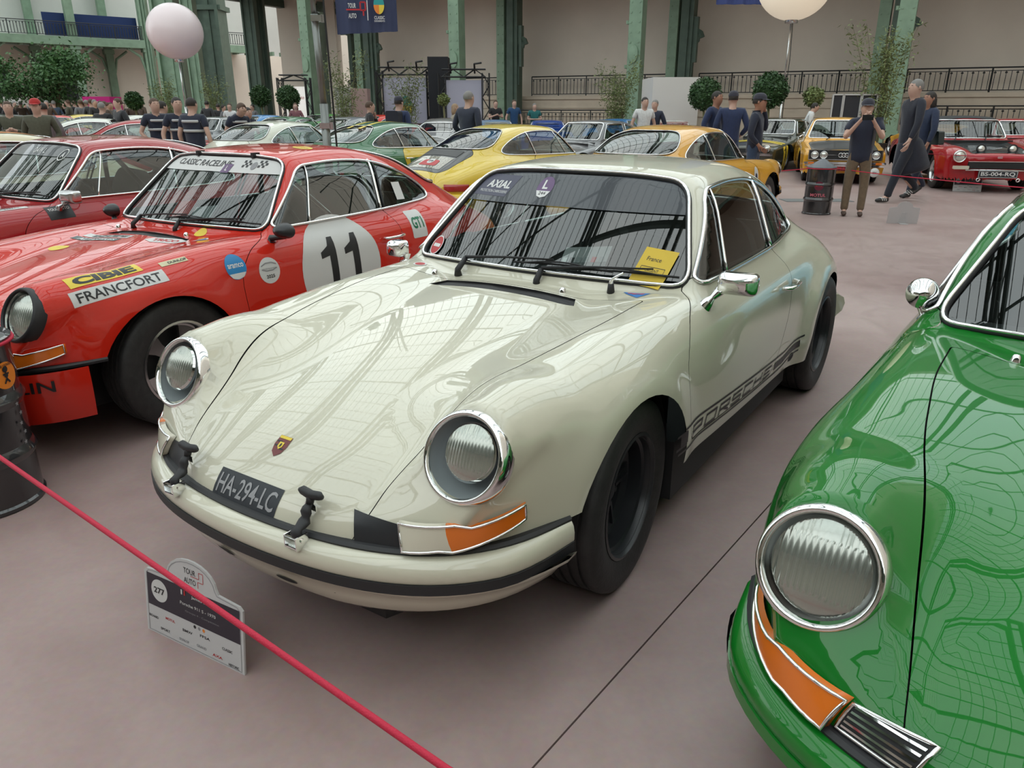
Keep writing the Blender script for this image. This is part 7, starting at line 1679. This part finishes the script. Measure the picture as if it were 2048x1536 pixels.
q, H = pp(306, 197, 14.3); person('marshal at the left of the banded navy group', q, .8, H, NAVY, NAVY, HAIRB, None, 'pockets', SKIN_, 1.0, sleeve=False, stripes=True, group=MG)
q, H = pp(321, 203, 15.2); person('marshal half hidden behind two banded colleagues', q, 2.5, H, NAVY, NAVY, HAIRD, None, 'fold', SKIN_, 1.0, sleeve=False, stripes=True, group=MG)
q, H = pp(459, 219, 15.5); person('marshal bending over the silver coupe', q, .9, 1.70, NAVY, NAVY, HAIRB, None, 'clap', SKIN_, 1.0, sleeve=False, stripes=True, group=MG, lean=.45)
q, H = pp(487, 212, 17); person('marshal with short sleeves right of the bending one', q, .9, H, NAVY, NAVY, HAIRD, None, 'clap', SKIN_, 1.0, sleeve=False, stripes=True, group=MG, lean=.15)
q, H = pp(235, 197, 19.3); person('man in a dark quilted jacket under the magenta booth corner', q, -.7, H, cloth('quilt', (.03, .03, .035)), BLK, HAIRB, None, 'pockets', SKIN_, 1.08)
q, H = pp(201, 205, 19.6); person('balding man in a black jacket seen from behind', q, 2.9, H, BLK, BLK, HAIRG, None, 'pockets', SKIN_, 1.25)
q, H = pp(69, 200, 14); person('bearded man in a red cap and olive jacket', q, .3, H, OLIVE, OLIVE, HAIRD, CAPR, 'pockets', SKIN_, 1.15)
q, H = pp(13, 203, 14.5); person('man in a khaki field jacket at the left edge', q, .5, H, OLIVE, BLK, HAIRB, None, 'clap', SKIN_, 1.05)
q, H = pp(84, 206, 16.5); person('person in grey sweater behind the red cap', q, -2.6, H, GREY_, BLK, HAIRD, None, 'stand', SKIN_, 1.0)
q, H = pp(590, 206, 30); person('woman in a patterned scarf beside the lit sign', q, .3, H, cloth('rose', (.20, .08, .09)), BLK, HAIRB, None, 'fold', SKIN_, .95, longhair=True)
q, H = pp(458, 207, 30); person('man in white shirt by the dark stair arch', q, .2, H, WHT_, GREY_, HAIRB, None, 'fold', SKIN_, 1.0, sleeve=False)
# the crowd under the tree
rc = random.Random(5); cols = [BLK, NAVY, GREY_, cloth('charcoal', (.03, .03, .034)), cloth('brown', (.07, .045, .03)), cloth('dusty_blue', (.06, .09, .14)), WHT_, OLIVE]
ORD = 'first second third fourth fifth sixth seventh eighth ninth tenth eleventh twelfth thirteenth fourteenth fifteenth sixteenth seventeenth eighteenth nineteenth twentieth'.split()
ORD += ['twenty-' + x for x in ORD[:9]] + ['thirtieth'] + ['thirty-' + x for x in ORD[:9]]
CN = dict(cloth_black='black', cloth_navy='navy', cloth_grey='grey', cloth_charcoal='charcoal', cloth_brown='brown', cloth_dusty_blue='dusty blue', cloth_white='white', cloth_olive='olive'); HN = dict(dark_hair='dark', brown_hair='brown', grey_hair='grey'); PN = dict(stand='arms down', pockets='hands in pockets', fold='arms folded')
for i in range(34):
    px = 4 + i * 6.6 + rc.uniform(-2.5, 2.5); Y = rc.uniform(34, 46)
    if 160 < px < 226: Y = rc.uniform(31.6, 32.6)
    q = at(px, 215, Y); tcol = rc.choice(cols[:6] if i % 5 else cols)
    hr_, ps_ = rc.choice([HAIRD, HAIRB, HAIRG]), rc.choice(['stand', 'pockets', 'fold'])
    person('%s-haired crowd visitor in %s, %s, %s from the left edge' % (HN[hr_.name], CN[tcol.name], PN[ps_], ORD[i]), (q.x, Y), rc.uniform(0, 6.28), rc.uniform(1.62, 1.88), tcol, rc.choice([BLK, DENIM, GREY_]), hr_, None, ps_, SKIN_, 1.0, group='crowd beneath the leafy tree')
for i, (px, Y) in enumerate(((228, 36), (246, 38), (262, 35), (283, 37), (414, 34), (436, 36), (446, 33), (505, 35))):
    q = at(px, 215, Y); tcol = rc.choice(cols[:5]); ps_ = rc.choice(['stand', 'pockets', 'fold']); person('far visitor in %s, %s, %s left to right by the bamboo and piers' % (CN[tcol.name], PN[ps_], ORD[i]), (q.x, Y), rc.uniform(0, 6.28), rc.uniform(1.62, 1.85), tcol, BLK, HAIRD, None, ps_, SKIN_, 1.0, group='visitors among the far stands')
